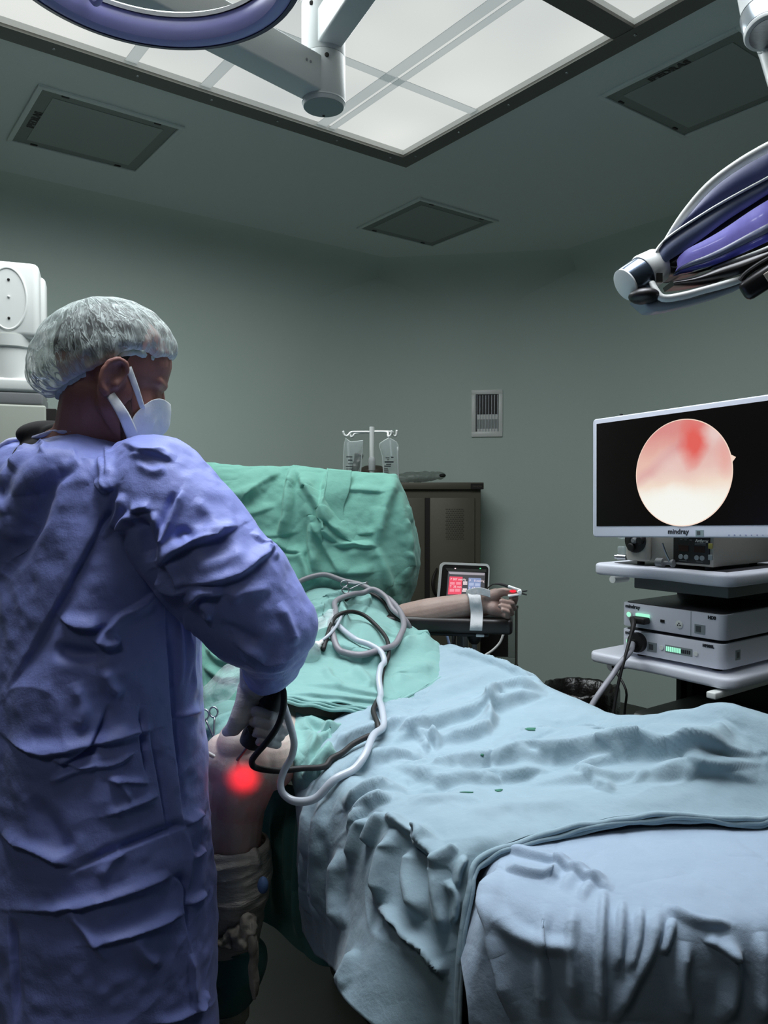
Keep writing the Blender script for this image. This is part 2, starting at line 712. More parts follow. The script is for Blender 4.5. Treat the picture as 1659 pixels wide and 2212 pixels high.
for (u, wd_) in ((0.455, .032), (0.50, .05), (1.04, .045), (1.335, .045), (1.85, .045)):
    mb = MB()
    slab(mb, u, u + wd_, t, 1.255, CEIL + 0.001, CEIL + 0.0025)
    mb.build('carrier', M_BAR, lum)
for (v, wd_) in ((0.53, .045),):
    mb = MB()
    slab(mb, t, FWID - t, v, v + wd_, CEIL + 0.003, CEIL + 0.0045)
    mb.build('carrier', M_BAR, lum)

# ---------------------------------------------------------------- square ceiling panels
M_PANEL = mat('recessed_panel', '#8a938e', 0.35, bump=[(200, 0.0003)])
M_PRIM = mat('panel_rim', '#6f7772', 0.4)
def ceiling_panel(cpx, label, txt, text_side):
    c = PZ(cpx[0], cpx[1], CEIL); s = 0.29
    r = thing('ceiling_panel', label, 'ceiling panel', c, None)
    M = Matrix((U1, U2, Vector((0, 0, 1)))).transposed()
    mb = MB()
    for sx, sy, lx, ly in ((0, s, 2 * s + .02, .022), (0, -s, 2 * s + .02, .022), (s, 0, .022, 2 * s - .02), (-s, 0, .022, 2 * s - .02)):
        mb.box(c + U1 * sx + U2 * sy + Vector((0, 0, -.004)), (lx, ly, .012), M, .003, 2)
    mb.build('rim', M_CEIL, r)
    mb = MB()
    mb.box(c + Vector((0, 0, -.002)), (2 * s - .024, 2 * s - .024, .006), M, .001, 1)
    mb.build('glass_border', M_PRIM, r)
    mb = MB()
    mb.box(c + Vector((0, 0, -.004)), (2 * s - .12, 2 * s - .12, .006), M, .001, 1)
    mb.build('panel', M_PANEL, r)
    for sx in (-1, 1):
        for sy in (-1, 1):
            mb = MB(); mb.box(c + U1 * sx * (s - .10) + U2 * sy * (s - .022) + Vector((0, 0, -.006)), (.03, .012, .006), M, .002, 1)
            mb.build('clip', M_BLACK, r)
    if txt:
        if text_side == 'near':
            o_ = c - U1 * (s - .062) + U2 * .10 + Vector((0, 0, -.0062))
            text('lettering', txt, o_, -U2, -U1, .046, M_BLACK, r, .0005, bold=.0015)
        else:
            o_ = c + U2 * (s - .075) - U1 * .12 + Vector((0, 0, -.0062))
            text('lettering', txt, o_, U1 * 1.0, -U2, .046, M_BLACK, r, .0005, bold=.0015)
    return r
ceiling_panel((203, 288), 'square recessed ceiling panel at far left above the surgeon', 'iPEDRAS', 'near')
ceiling_panel((922, 484), 'square recessed ceiling panel beyond the far corner of the bright ceiling field', None, None)
ceiling_panel((1530, 190), 'square recessed ceiling panel above the surgical lamp on the right', 'iPEDRAS', 'near')

# added fill light behind the viewer, shaped as a square ceiling panel
rl = thing('ceiling_panel', 'added square fill light behind the viewer', 'ceiling panel', Vector((-.75, -.75, CEIL - .02)))
Mr_ = Matrix((U1, U2, Vector((0, 0, 1)))).transposed()
mb = MB(); mb.box((-.75, -.75, CEIL - .006), (.66, .66, .012), Mr_, .003, 2); mb.build('rim', M_WHITE, rl)
mb = MB(); mb.box((-.75, -.75, CEIL - .014), (.56, .56, .006), Mr_, .001, 1); mb.build('diffuser', emis('rear_fill_glow', '#f2f6f6', 2.0), rl)

# ---------------------------------------------------------------- upper air grille in the corner wall
DB = (pB - pA).normalized()
def wall_pt(px, py, off=0.0):
    r = ray(px, py)
    tt = (pA - CAM).dot(NB) / r.dot(NB)
    return CAM + r * tt + NB * off
g = wall_pt(1052, 893)
gr = thing('air_grille', 'small white wall air grille with upright slats, high on the wall left of the screen', 'air grille', g)
Mw = Matrix((DB, NB, Vector((0, 0, 1)))).transposed()
ux = Vector((0, 0, 1))
W2, H2 = 0.109, 0.165
mb = MB()
for dx, dz, lx, lz in ((0, H2 - .016, 2 * W2, .034), (0, -H2 + .018, 2 * W2, .038), (W2 - .014, 0, .030, 2 * H2 - .06), (-W2 + .015, 0, .032, 2 * H2 - .06)):
    mb.box(g + DB * dx + ux * dz + NB * .008, (lx, .016, lz), Mw, .004, 2)
mb.build('frame', M_WHITE, gr)
mb = MB()
mb.box(g + NB * .0015, (2 * W2 - .06, .003, 2 * H2 - .06), Mw)
mb.build('duct_back', M_BLACK, gr)
for k in range(8):
    mb = MB()
    mb.box(g + DB * (-.070 + k * .0205) + ux * -.001 + NB * .008, (.004, .011, 2 * H2 - .07), Mw, .001, 1)
    mb.build('slat', M_STEEL, gr)
for dz, h_ in ((-.025, .035), (-H2 + .045, .022)):
    mb = MB(); mb.box(g + ux * dz + NB * .004 + DB * .004, (2 * W2 - .07, .004, h_), Mw)
    mb.build('filter_clip', M_WHITE, gr)
mb = MB()
mb.box(g + ux * -.082 + NB * .0035 + DB * .004, (2 * W2 - .07, .003, .078), Mw)
mb.build('filter_sheet', mat('filter_grey', '#a3a9a6', .6), gr)

# ---------------------------------------------------------------- lower return-air grille near the floor
g = wall_pt(1062, 1372)
gr = thing('return_air_grille', 'framed dark return air opening low on the wall under the arm board', 'air grille', g)
W3, H3 = .14, .175
mb = MB()
for dx, dz, lx, lz in ((0, H3, 2 * W3 + .05, .05), (0, -H3, 2 * W3 + .05, .05), (W3, 0, .05, 2 * H3 - .05), (-W3, 0, .05, 2 * H3 - .05)):
    mb.box(g + DB * dx + ux * dz + NB * .014, (lx, .028, lz), Mw, .004, 2)
mb.build('frame', mat('pale_green_frame', '#8f9a92', .4), gr)
mb = MB()
mb.box(g + NB * .004, (2 * W3 - .03, .008, 2 * H3 - .03), Mw)
mb.build('opening', M_BLACK, gr)
mb = MB()
for dx, dz, lx, lz in ((0, -H3 - .033, 2 * W3 + .09, .016), (W3 + .033, 0, .016, 2 * H3 + .05), (-W3 - .033, 0, .016, 2 * H3 + .05), (0, H3 + .033, 2 * W3 + .09, .016)):
    mb.box(g + DB * dx + ux * dz + NB * .006, (lx, .012, lz), Mw)
mb.build('outer_frame', M_FRAME, gr)
# ================================================================== equipment cart with screen
UP = Vector((0, 0, 1))
MC = Matrix((-U2, U1, UP)).transposed()      # cart axes: x to the near right along the front, y into the cart, z up
K0 = Vector((PY(1565, 1340, 2.29).x, 2.29, 0))     # near right front corner of the two consoles, on the floor plan
def kc(a, b, z):                             # a: metres left of the corner along the front, b: metres into the cart
    p = K0 + U2 * a + U1 * b
    return Vector((p.x, p.y, z))
def zat(px, py, a, b):
    """height seen at pixel row py for the cart position a, b"""
    q = kc(a, b, 0)
    lo, hi = 0.0, 2.5
    for _ in range(40):
        m = (lo + hi) / 2
        if proj_np(np.array([[q.x, q.y, m]]))[0][1] > py: lo = m
        else: hi = m
    return lo
M_CART = mat('cart_white', '#e2e4ee', 0.42, bump=[(220, 0.0004)])
M_CARTG = mat('cart_grey', '#6e706c', 0.5)
M_BEIGE = mat('pump_beige', '#a3a096', 0.5, bump=[(260, 0.0004)])
M_TOPD = mat('console_top_dark', '#3c3c40', 0.35)
M_PRINT = mat('dark_print', '#22242a', 0.5)
M_LWHITE = mat('white_print', '#c6c6c2', 0.5)
M_LED = emis('led_mint', '#a8ffdc', 1.0)
M_STICK = mat('grey_sticker', '#8b9496', 0.4)
M_STICKD = mat('grey_sticker_dark', '#4b5052', 0.4)

zs1 = zat(1600, 1241, -.03, -.03)            # top of the upper shelf at its near corner
zs2 = zat(1600, 1470, -.03, -.03)
zc1b, zc1t = zat(1562, 1386, 0, 0), zat(1562, 1330, 0, 0)
zc2b, zc2t = zat(1562, 1449, 0, 0), zat(1562, 1394, 0, 0)
zs2 = zc2b - .013
CD = .40                                     # console depth
CW = .365                                    # console width
cart = thing('equipment_cart', 'white equipment cart with shelves, standing behind the draped leg on the right', 'cart', kc(.18, .2, 0))
def shelf(z, th, a0, a1, b0, b1, wavy):
    mb = MB()
    out = []
    def arc(cx, cy, r, t0, t1):
        for k in range(7):
            t = t0 + (t1 - t0) * k / 6
            out.append((cx + r * math.cos(t), cy + r * math.sin(t)))
    r = .045
    # outline in (x along the front, y into the cart), front edge with a shallow wave
    x0, x1 = -a1, -a0
    arc(x0 + r, b0 + r, r, math.pi, 1.5 * math.pi)
    n = 15
    for k in range(1, n):
        tt = k / n
        x = x0 + r + (x1 - x0 - 2 * r) * tt
        out.append((x, b0 + (wavy * (0.5 - 0.5 * math.cos(2 * math.pi * min(1, max(0, (tt - .12) / .76)))))))
    arc(x1 - r, b0 + r, r, 1.5 * math.pi, 2 * math.pi)
    out.append((x1, b1)); out.append((x0, b1))
    mb.prism(out, (-U2, U1, UP), K0 + UP * (z - th), th, .010)
    return mb
shelf(zs1, .038, -.045, .455, -.045, .50, .022).build('shelf', M_CART, cart)
mb = MB(); mb.box(kc(.205, .20, zs1 + .0008), (.40, .36, .0012), MC); mb.build('shelf_mat', M_TOPD, cart)
shelf(zs2, .034, -.050, .475, -.04, .50, .010).build('shelf', M_CART, cart)
shelf(.30, .034, -.045, .455, -.045, .50, .0).build('shelf', M_CARTG, cart)
mb = MB(); mb.box(kc(.17, .20, zs1 - .058), (.33, .34, .042), MC, .004); mb.build('drawer_rail', M_CARTG, cart)
for a in (.415, -.005):
    mb = MB(); mb.box(kc(a, .47, .62), (.035, .06, 1.20), MC, .004); mb.build('column', M_CARTG, cart)
    mb = MB(); mb.box(kc(a - .012 if a > .1 else a + .012, .42, .62), (.02, .04, 1.18), MC, .002); mb.build('cable_channel', M_DARK, cart)
mb = MB(); mb.box(kc(.205, .49, .66), (.40, .012, 1.1), MC, .002); mb.build('back_panel', M_BLACK, cart)
mb = MB(); mb.tube([kc(.475, .10, zs2 - .07), kc(.475, .30, zs2 - .07)], .02, 12); mb.build('handle', M_GREY, cart)
mb = MB(); mb.tube([kc(.458, .08, zs1 - .065), kc(.458, .16, zs1 - .065)], .013, 12); mb.build('bracket', M_WHITE, cart)
for a in (.43, -.02):
    for b in (0.02, .46):
        mb = MB(); mb.lathe(kc(a, b, .05) - (-U2) * .018, -U2, [(0, .02), (.004, .05), (.032, .05), (.036, .02)], 20); mb.build('caster', M_DARK, cart)
        mb = MB(); mb.box(kc(a, b, .183), (.05, .05, .17), MC, .01); mb.build('caster_post', M_CARTG, cart)
mb = MB(); mb.box(kc(.0, .18, zs2 - .05), (.03, .5, .02), MC, .004); mb.build('side_rail', M_WHITE, cart)

def console(name, label, z0, z1):
    r = thing(name, label, 'medical console', kc(CW / 2, CD / 2, z0))
    mb = MB(); mb.box(kc(CW / 2, CD / 2, (z0 + z1) / 2), (CW, CD, z1 - z0), MC)
    vert_edges(mb, .028)
    mb.build('housing', M_CART, r)
    mb = MB(); mb.box(kc(CW / 2, CD / 2, z1 + .0005), (CW - .02, CD - .02, .003), MC); vert_edges(mb, .022)
    mb.build('top_cover', M_TOPD, r)
    return r
def vert_edges(mb, r_):
    es = [e for e in mb.bm.edges if abs((e.verts[0].co - e.verts[1].co).normalized().z) > .99]
    bmesh.ops.bevel(mb.bm, geom=es, offset=r_, segments=8, profile=0.5, affect='EDGES')
    hs = [e for e in mb.bm.edges if len(e.link_faces) == 2 and e.calc_face_angle(0) > 1.2]
    bmesh.ops.bevel(mb.bm, geom=hs, offset=.003, segments=2, profile=0.5, affect='EDGES')
NF = -U1
def front(a, z, off=.0012):
    return kc(a, 0, z) + NF * off
def disc(mb, p, r_, h, seg=24):
    mb.lathe(p, NF, [(0, r_), (h * .7, r_), (h, r_ * .92)], seg)

# --- upper console
H = zc1t - zc1b
r = console('camera_console', 'upper white camera console with a black plug in its front', zc1b, zc1t)
text('logo', 'mindray', front(CW - .020, zc1b + H * .80), -U2, UP, .017, M_PRINT, r, bold=.0003)
text('model_mark', 'HD3', front(.052, zc1b + H * .80), -U2, UP, .013, M_PRINT, r, bold=.0008)
for nm, rr, m in (('power_ring', .0125, M_WHITE), ('power_button', .0085, M_LED)):
    mb = MB(); disc(mb, front(CW - .035, zc1b + H * .52), rr, .002 if rr > .01 else .003); mb.build(nm, m, r)
mb = MB(); mb.box(front(CW - .088, zc1b + H * .50, .004), (.048, .010, .020), MC, .002); mb.build('socket_light', M_LED, r)
mb = MB(); mb.box(front(.206, zc1b + H * .44), (.014, .003, .009), MC); mb.build('usb_port', M_BLACK, r)
mb = MB(); mb.lathe(front(.147, zc1b + H * .40), NF, [(0, .0125), (.001, .0125), (.0018, .011)], 24); mb.build('socket', M_WHITE, r)
mb = MB()
for da, dz in ((-.004, -.002), (.004, -.002), (0, .004)):
    disc(mb, front(.147 + da, zc1b + H * .40 + dz, .003), .0022, .001, 10)
mb.build('socket_holes', M_BLACK, r)
mb = MB(); mb.box(front(.108, zc1b + H * .5, .0003), (.0012, .001, H * .98), MC); mb.build('panel_seam', M_GREY, r)
mb = MB(); mb.box(front(.078, zc1b + H * .34), (.034, .002, .027), MC); mb.build('sticker', M_STICK, r)
mb = MB(); mb.box(front(.082, zc1b + H * .34, .0022), (.017, .0012, .018), MC); mb.build('sticker_patch', M_STICKD, r)
# --- lower console
H2_ = zc2t - zc2b
r2 = console('light_source_console', 'lower white light source console with a green level bar', zc2b, zc2t)
text('logo', 'mindray', front(CW - .020, zc2b + H2_ * .80), -U2, UP, .017, M_PRINT, r2, bold=.0003)
text('model_mark', 'HB300L', front(.068, zc2b + H2_ * .82), -U2, UP, .011, M_PRINT, r2, bold=.0008)
for nm, rr, m in (('power_ring', .0125, M_WHITE), ('power_button', .0085, M_LED)):
    mb = MB(); disc(mb, front(CW - .035, zc2b + H2_ * .50), rr, .002 if rr > .01 else .003); mb.build(nm, m, r2)
mb = MB(); mb.box(front(.149, zc2b + H2_ * .47, .0004), (.094, .001, .024), MC, .0004, 1); mb.build('level_window', M_STICK, r2)
for k in range(13):
    mb = MB(); mb.box(front(.190 - k * .0066, zc2b + H2_ * .47, .0012), (.0042, .0015, .015 if k < 8 else .011), MC)
    mb.build('level_segment', M_LED if k < 8 else M_PRINT, r2)
for a, s in ((.208, '-'), (.090, '+')):
    mb = MB(); disc(mb, front(a, zc2b + H2_ * .47), .0075, .002); mb.build('level_button', M_WHITE, r2)
    mb = MB(); mb.box(front(a, zc2b + H2_ * .47, .0024), (.008, .001, .002), MC)
    if s == '+': mb.box(front(a, zc2b + H2_ * .47, .0024), (.002, .001, .008), MC)
    mb.build('level_button_mark', M_LED, r2)
mb = MB(); mb.box(front(.243, zc2b + H2_ * .42), (.033, .002, .030), MC); mb.build('sticker', M_STICK, r2)
mb = MB(); mb.box(front(.246, zc2b + H2_ * .42, .0022), (.016, .0012, .018), MC); mb.build('sticker_patch', M_STICKD, r2)
mb = MB()
for da in (0, .010): disc(mb, front(.300 - da, zc2b + H2_ * .84), .003, .001, 10)
mb.build('icons', M_PRINT, r2)
Msd = Matrix((U1, U2, UP)).transposed()
mb = MB(); mb.box(kc(-.001, .075, zc2b + H2_ * .5), (.026, .002, .030), Msd); mb.build('side_sticker', M_STICK, r2)
mb = MB(); mb.box(kc(-.0022, .075, zc2b + H2_ * .5), (.012, .0015, .017), Msd); mb.build('side_sticker_patch', M_STICKD, r2)
# rubber feet so that the consoles rest on one another / on the shelf
for rr_, zb, zt in ((r, zc2t + .002, zc1b), (r2, zs2, zc2b)):
    for a in (.05, CW - .05):
        for b in (.05, CD - .05):
            mb = MB(); mb.lathe(kc(a, b, zb), UP, [(0, .015), (zt - zb, .015)], 14)
            mb.build('foot', M_DARK, rr_)

# --- cables plugged into the consoles
pl = front(CW - .088, zc1b + H * .40, .0)
cb = thing('camera_plug', 'black flat plug with black cable in the upper console', 'cable', pl)
mb = MB(); mb.box(pl + NF * .018 - UP * .002, (.056, .034, .022), MC, .006); mb.build('plug', M_DARK, cb)
p1 = pl + NF * .03 + U2 * .018
mb = MB()
mb.tube([p1, PY(1368, 1352, 2.47), PY(1361, 1380, 2.45), PY(1350, 1420, 2.42), PY(1335, 1480, 2.40), PY(1322, 1560, 2.38), PY(1312, 1640, 2.36), PY(1305, 1800, 2.34)],
        [.011, .008, .0055, .005, .005, .005, .005, .005], 10, smooth=6)
mb.build('cable', M_DARK, cb)
pl = front(.294, zc2b + H2_ * .53, .0)
cb = thing('light_guide_plug', 'round black plug with grey light guide cable in the lower console', 'cable', pl)
mb = MB(); mb.lathe(pl, NF, [(0, .032), (.012, .033), (.020, .030), (.022, .012), (.034, .010)], 28); mb.build('plug', M_DARK, cb)
p1 = pl + NF * .03
mb = MB()
mb.tube([p1, PY(1362, 1407, 2.44), PY(1342, 1430, 2.42), PY(1322, 1460, 2.40), PY(1300, 1490, 2.36), PY(1275, 1530, 2.34), PY(1255, 1580, 2.3), PY(1240, 1660, 2.28)],
        [.008, .0085, .009, .009, .009, .009, .009, .009], 12, smooth=6)
mb.build('cable', mat('cable_grey', '#8f8f96', .45), cb)
mb = MB()
mb.tube([kc(.38, -.02, zs2 - .04), PY(1352, 1490, 2.5), PY(1349, 1540, 2.52), PY(1346, 1640, 2.52)], .004, 8)
tag(mb.build('power_cable', M_DARK), 'thin black cable hanging below the lower cart shelf', 'cable')

# --- pump on the upper shelf
zp0, zp1 = zs1 + .012, zs1 + .145
PW, PDp = .30, .36
pa0 = .045
pr = thing('fluid_pump', 'beige arthroscopy pump with roller wheel and dark control panel under the screen', 'pump', kc(pa0 + PW / 2, .16, zp0))
def pf(a, z, off=.001):
    return kc(a, .015, z) + NF * off
mb = MB(); mb.box(kc(pa0 + PW / 2, .015 + PDp / 2, (zp0 + zp1) / 2), (PW, PDp, zp1 - zp0), MC, .004, 2); mb.build('housing', M_BEIGE, pr)
mb = MB(); mb.box(pf(pa0 + .072, zp0 + .066, .002), (.122, .005, .118), MC, .0022, 2); mb.build('control_panel', M_BLACK, pr)
M_DISP = mat('display_red_dark', '#2a1210', .25)
for a, wd_ in ((.142, .034), (.088, .034)):
    mb = MB(); mb.box(pf(a, zp0 + .052, .005), (wd_, .002, .018), MC)
    mb.build('display', M_DISP, pr)
mb = MB(); mb.box(pf(.115, zp0 + .098, .005), (.085, .002, .022), MC); mb.build('status_window', mat('display_dark', '#0b0b0d', .2), pr)
for a in (.151, .133, .097, .079):
    mb = MB(); disc(mb, pf(a, zp0 + .026, .0045), .0075, .003); mb.build('round_button', M_STICK, pr)
mb = MB(); mb.box(pf(.052, zp0 + .064, .006), (.014, .003, .016), MC, .002); mb.build('yellow_button', mat('button_yellow', '#9c9445', .5), pr)
mb = MB(); mb.box(pf(.052, zp0 + .030, .006), (.014, .003, .016), MC, .002); mb.build('blue_button', M_STICK, pr)
mb = MB(); mb.box(pf(.048, zp0 + .105, .006), (.014, .006, .030), MC, .002); mb.build('rocker_switch', M_DARK, pr)
text('lettering', 'Arthrex', pf(.103, zp0 + .074, .005), -U2, UP, .013, M_LWHITE, pr, bold=.0004, shear=.15)
for k, (a, z, l) in enumerate(((.086, .070, .036), (.086, .066, .036), (.140, .084, .03), (.150, .079, .008), (.135, .079, .008), (.118, .079, .008), (.144, .014, .026), (.088, .014, .02))):
    mb = MB(); mb.box(pf(a, zp0 + z, .005), (l, .0008, .001), MC)
    mb.build('printed_line', M_STICK, pr)
# roller head at the left of the pump front
hc = pf(.300, zp0 + .070, .0)
mb = MB(); mb.box(pf(.298, zp0 + .062, .012), (.085, .030, .118), MC, .012, 4); mb.build('roller_block', M_BEIGE, pr)
mb = MB(); mb.lathe(hc + NF * .027, NF, [(0, .040), (.002, .040), (.003, .038)], 32); mb.build('roller_well', M_BLACK, pr)
for k in range(3):
    mb = MB()
    t_ = math.radians(90 + 120 * k + 35)
    c_ = hc + NF * .030 + (-U2) * (.024 * math.cos(t_)) + UP * (.024 * math.sin(t_))
    mb.lathe(c_, NF, [(0, .013), (.010, .013), (.013, .010)], 18)
    mb.build('roller', M_DARK, pr)
mb = MB(); mb.lathe(hc + NF * .030, NF, [(0, .010), (.008, .010), (.011, .006)], 18); mb.build('hub', M_GREY, pr)
M_CLEARP = mat('clear_plastic', '#cdd6d8', .12, alpha=.32, spec=.6)
for dz in (.035, .085):
    mb = MB(); mb.box(pf(.358, zp0 + dz, .014), (.030, .022, .026), MC, .005)
    mb.build('tubing_clip', M_CLEARP, pr)
mb = MB(); mb.lathe(pf(.345, zp0 + .012, .012), (U2 - U1 * .2).normalized(), [(0, .010), (.03, .010), (.032, .007), (.04, .007)], 16); mb.build('connector', M_STEEL, pr)
lv = pf(.20, zp0 + .004, .012)
mb = MB(); mb.lathe(lv - (-U2) * .03, -U2, [(0, .014), (.024, .014), (.026, .006), (.05, .006), (.052, .012), (.06, .012)], 16); mb.build('clamp', M_GREY, pr)
mb = MB(); mb.tube([lv + (-U2) * .018, lv + (-U2) * .008 + UP * .03 + NF * .01, lv + (-U2) * -.002 + UP * .062 + NF * .014], [.004, .0035, .003], 8); mb.build('lever', M_STEEL, pr)
for a in (pa0 + .03, pa0 + PW - .03):
    for b in (.04, .30):
        mb = MB(); mb.lathe(kc(a, b, zs1), UP, [(0, .012), (.014, .012)], 12)
        mb.build('foot', M_DARK, pr)

# --- box on the lowest visible shelf
zb = zat(1350, 1535, .36, .1)
bx = thing('document_printer', 'grey box device on the lower shelf, partly hidden by the drape', 'device', kc(.18, .24, zb - .10))
mb = MB(); mb.box(kc(.18, .27, zb - .05), (.37, .38, .10), MC, .006); mb.build('housing', M_CARTG, bx)
mb = MB(); mb.box(kc(.18, .078, zb - .05), (.33, .006, .07), MC, .002); mb.build('front_slot', M_TOPD, bx)
mb = MB(); mb.box(kc(.18, .075, zb - .008), (.36, .010, .008), MC, .002); mb.build('trim_strip', M_LWHITE, bx)
shelf(zb - .101, .03, -.045, .455, -.02, .50, 0).build('shelf', M_CARTG, cart)

# ---------------------------------------------------------------- the screen
# plane of the screen: horizontal direction UX, tilt so that it leans a little towards the viewer
TL, BL = PY(1274, 907, 2.50), PY(1280, 1160, 2.47)
UX = (-U2 + UP * 0.040).normalized()
UYv = (TL - BL).normalized()
UZ = UX.cross(UYv).normalized()
UYv = UZ.cross(UX).normalized()
if UZ.y > 0: UZ = -UZ
HS = (TL - BL).length
WS = HS * 1.66
MS = Matrix((UX, UYv, UZ)).transposed()
def sp(x, y, off=0.0):       # x from the left edge, y from the bottom edge
    return BL + UX * x + UYv * y + UZ * off
mon = thing('display_screen', 'large white framed screen showing a round pink camera image', 'screen', sp(WS / 2, 0, -.03))
M_BEZ = mat('bezel_white', '#d8dbe8', .35)
B = .0165; BB = .034
mb = MB()
out = [];
def rr(x0, y0, x1, y1, r_):
    o_ = []
    for cx_, cy_, t0 in ((x1 - r_, y1 - r_, 0), (x0 + r_, y1 - r_, 90), (x0 + r_, y0 + r_, 180), (x1 - r_, y0 + r_, 270)):
        for k in range(6):
            t_ = math.radians(t0 + 18 * k)
            o_.append((cx_ + r_ * math.cos(t_), cy_ + r_ * math.sin(t_)))
    return o_
mb.prism(rr(0, 0, WS, HS, .012), (UX, UYv, -UZ), BL - UZ * .0, .028, .004)
mb.build('housing', M_BEZ, mon)
mb = MB(); mb.prism(rr(.06, .05, WS - .06, HS - .06, .02), (UX, UYv, -UZ), BL - UZ * .028, .03, .01); mb.build('back_cover', M_WHITE2, mon)
M_SCR = mat('screen_glass', '#100c0b', .22, spec=.4)
mb = MB(); mb.box(sp(WS / 2, BB + (HS - B - BB) / 2, .0006), (WS - 2 * B, HS - B - BB, .0016), MS); scr = mb.build('screen', M_SCR, mon)
# round camera picture
def m_scope():
    m = bpy.data.materials.new('camera_picture')
    m.use_nodes = True
    nt = m.node_tree
    nt.nodes.remove(nt.nodes['Principled BSDF'])
    L = nt.links
    e = nd(nt, 'ShaderNodeEmission')
    uvn = nd(nt, 'ShaderNodeUVMap')
    sep = nd(nt, 'ShaderNodeSeparateXYZ')
    nz = nd(nt, 'ShaderNodeTexNoise', Scale=3.2, Detail=4.0)
    L.new(uvn.outputs[0], nz.inputs['Vector'])
    mixv = nd(nt, 'ShaderNodeVectorMath', operation='MULTIPLY_ADD')
    L.new(nz.outputs['Color'], mixv.inputs[0])
    mixv.inputs[1].default_value = (.16, .16, 0)
    L.new(uvn.outputs[0], mixv.inputs[2])
    L.new(mixv.outputs[0], sep.inputs[0])
    def lincomb(a, b, c):
        m1 = nd(nt, 'ShaderNodeMath', operation='MULTIPLY'); L.new(sep.outputs[0], m1.inputs[0]); m1.inputs[1].default_value = a
        m2 = nd(nt, 'ShaderNodeMath', operation='MULTIPLY_ADD'); L.new(sep.outputs[1], m2.inputs[0]); m2.inputs[1].default_value = b; m2.inputs[2].default_value = c
        s_ = nd(nt, 'ShaderNodeMath', operation='ADD'); L.new(m1.outputs[0], s_.inputs[0]); L.new(m2.outputs[0], s_.inputs[1])
        return s_.outputs[0]
    def ramp(src, *stops):
        r_ = nd(nt, 'ShaderNodeValToRGB')
        while len(r_.color_ramp.elements) < len(stops): r_.color_ramp.elements.new(.5)
        for el, (p_, c_) in zip(r_.color_ramp.elements, stops):
            el.position = p_; el.color = lin(c_)
        L.new(src, r_.inputs[0])
        return r_.outputs[0]
    def mix(fac, a, b):
        x = nd(nt, 'ShaderNodeMix', data_type='RGBA')
        L.new(fac, x.inputs['Factor']); L.new(a, x.inputs['A']); L.new(b, x.inputs['B'])
        return x.outputs['Result']
    # vertical tone of the lower tissue
    base = ramp(lincomb(0, 1, -.06), (0.0, '#f4f6ee'), (.28, '#f4f3ea'), (.40, '#f0dccb'), (.55, '#e6c3ba'), (.75, '#dfb4ae'), (1.0, '#d9a09a'))
    # smooth pale fold, upper left, above the line from the left edge to the top
    fold_c = ramp(lincomb(0, 1, 0), (.4, '#e9c3b4'), (.7, '#e6bcae'), (1.0, '#d9908c'))
    lf = lincomb(-.45, .62, .159)
    m_fold = ramp(lf, (.44, '#000000'), (.50, '#ffffff'))
    c = mix(m_fold, base, fold_c)
    # dark pink edge beneath it
    edge = ramp(lf, (.37, '#000000'), (.44, '#b0b0b0'), (.50, '#000000'))
    dk = nd(nt, 'ShaderNodeRGB'); dk.outputs[0].default_value = lin('#cf858a')
    c = mix(edge, c, dk.outputs[0])
    # red patch in the upper middle
    dist = nd(nt, 'ShaderNodeVectorMath', operation='SUBTRACT')
    L.new(mixv.outputs[0], dist.inputs[0]); dist.inputs[1].default_value = (.70, .86, 0.06)
    sc_ = nd(nt, 'ShaderNodeVectorMath', operation='MULTIPLY'); L.new(dist.outputs[0], sc_.inputs[0]); sc_.inputs[1].default_value = (1.15, .72, 0)
    ln = nd(nt, 'ShaderNodeVectorMath', operation='LENGTH'); L.new(sc_.outputs[0], ln.inputs[0])
    red = ramp(ln.outputs['Value'], (.06, '#ffffff'), (.15, '#b0b0b0'), (.20, '#404040'), (.30, '#000000'))
    rc = nd(nt, 'ShaderNodeRGB'); rc.outputs[0].default_value = lin('#e0645c')
    c = mix(red, c, rc.outputs[0])
    def blob(cx_b, cy_b, sx_b, sy_b, r0, r1, colr, amt, c_in):
        d_ = nd(nt, 'ShaderNodeVectorMath', operation='SUBTRACT'); L.new(mixv.outputs[0], d_.inputs[0]); d_.inputs[1].default_value = (cx_b + .08, cy_b + .08, .0)
        s2 = nd(nt, 'ShaderNodeVectorMath', operation='MULTIPLY'); L.new(d_.outputs[0], s2.inputs[0]); s2.inputs[1].default_value = (sx_b, sy_b, 0)
        l2 = nd(nt, 'ShaderNodeVectorMath', operation='LENGTH'); L.new(s2.outputs[0], l2.inputs[0])
        f2 = ramp(l2.outputs['Value'], (r0, amt), (r1, '#000000'))
        k2 = nd(nt, 'ShaderNodeRGB'); k2.outputs[0].default_value = lin(colr)
        return mix(f2, c_in, k2.outputs[0])
    c = blob(.84, .84, 1.0, 1.0, .04, .17, '#ead9d4', '#d0d0d0', c)
    c = blob(.93, .60, 1.4, .8, .03, .18, '#e59a90', '#c0c0c0', c)
    c = blob(.40, .60, .8, 1.1, .05, .22, '#ead2cc', '#a0a0a0', c)
    c = blob(.45, .12, .62, 1.0, .16, .30, '#f5f6ef', '#ffffff', c)
    L.new(c, e.inputs[0])
    e.inputs[1].default_value = 1.0
    L.new(e.outputs[0], nt.nodes['Material Output'].inputs[0])
    return m
def on_screen(px, py):
    r_ = ray(px, py)
    tt = (BL + UZ * .0016 - CAM).dot(UZ) / r_.dot(UZ)
    p = CAM + r_ * tt - BL
    return p.dot(UX), p.dot(UYv)
cx0, cy0 = on_screen(1473, 1021)
rx = (on_screen(1577, 1021)[0] - on_screen(1370, 1021)[0]) / 2
ry = (on_screen(1473, 906)[1] - on_screen(1473, 1136)[1]) / 2
RR = (rx + ry) / 2
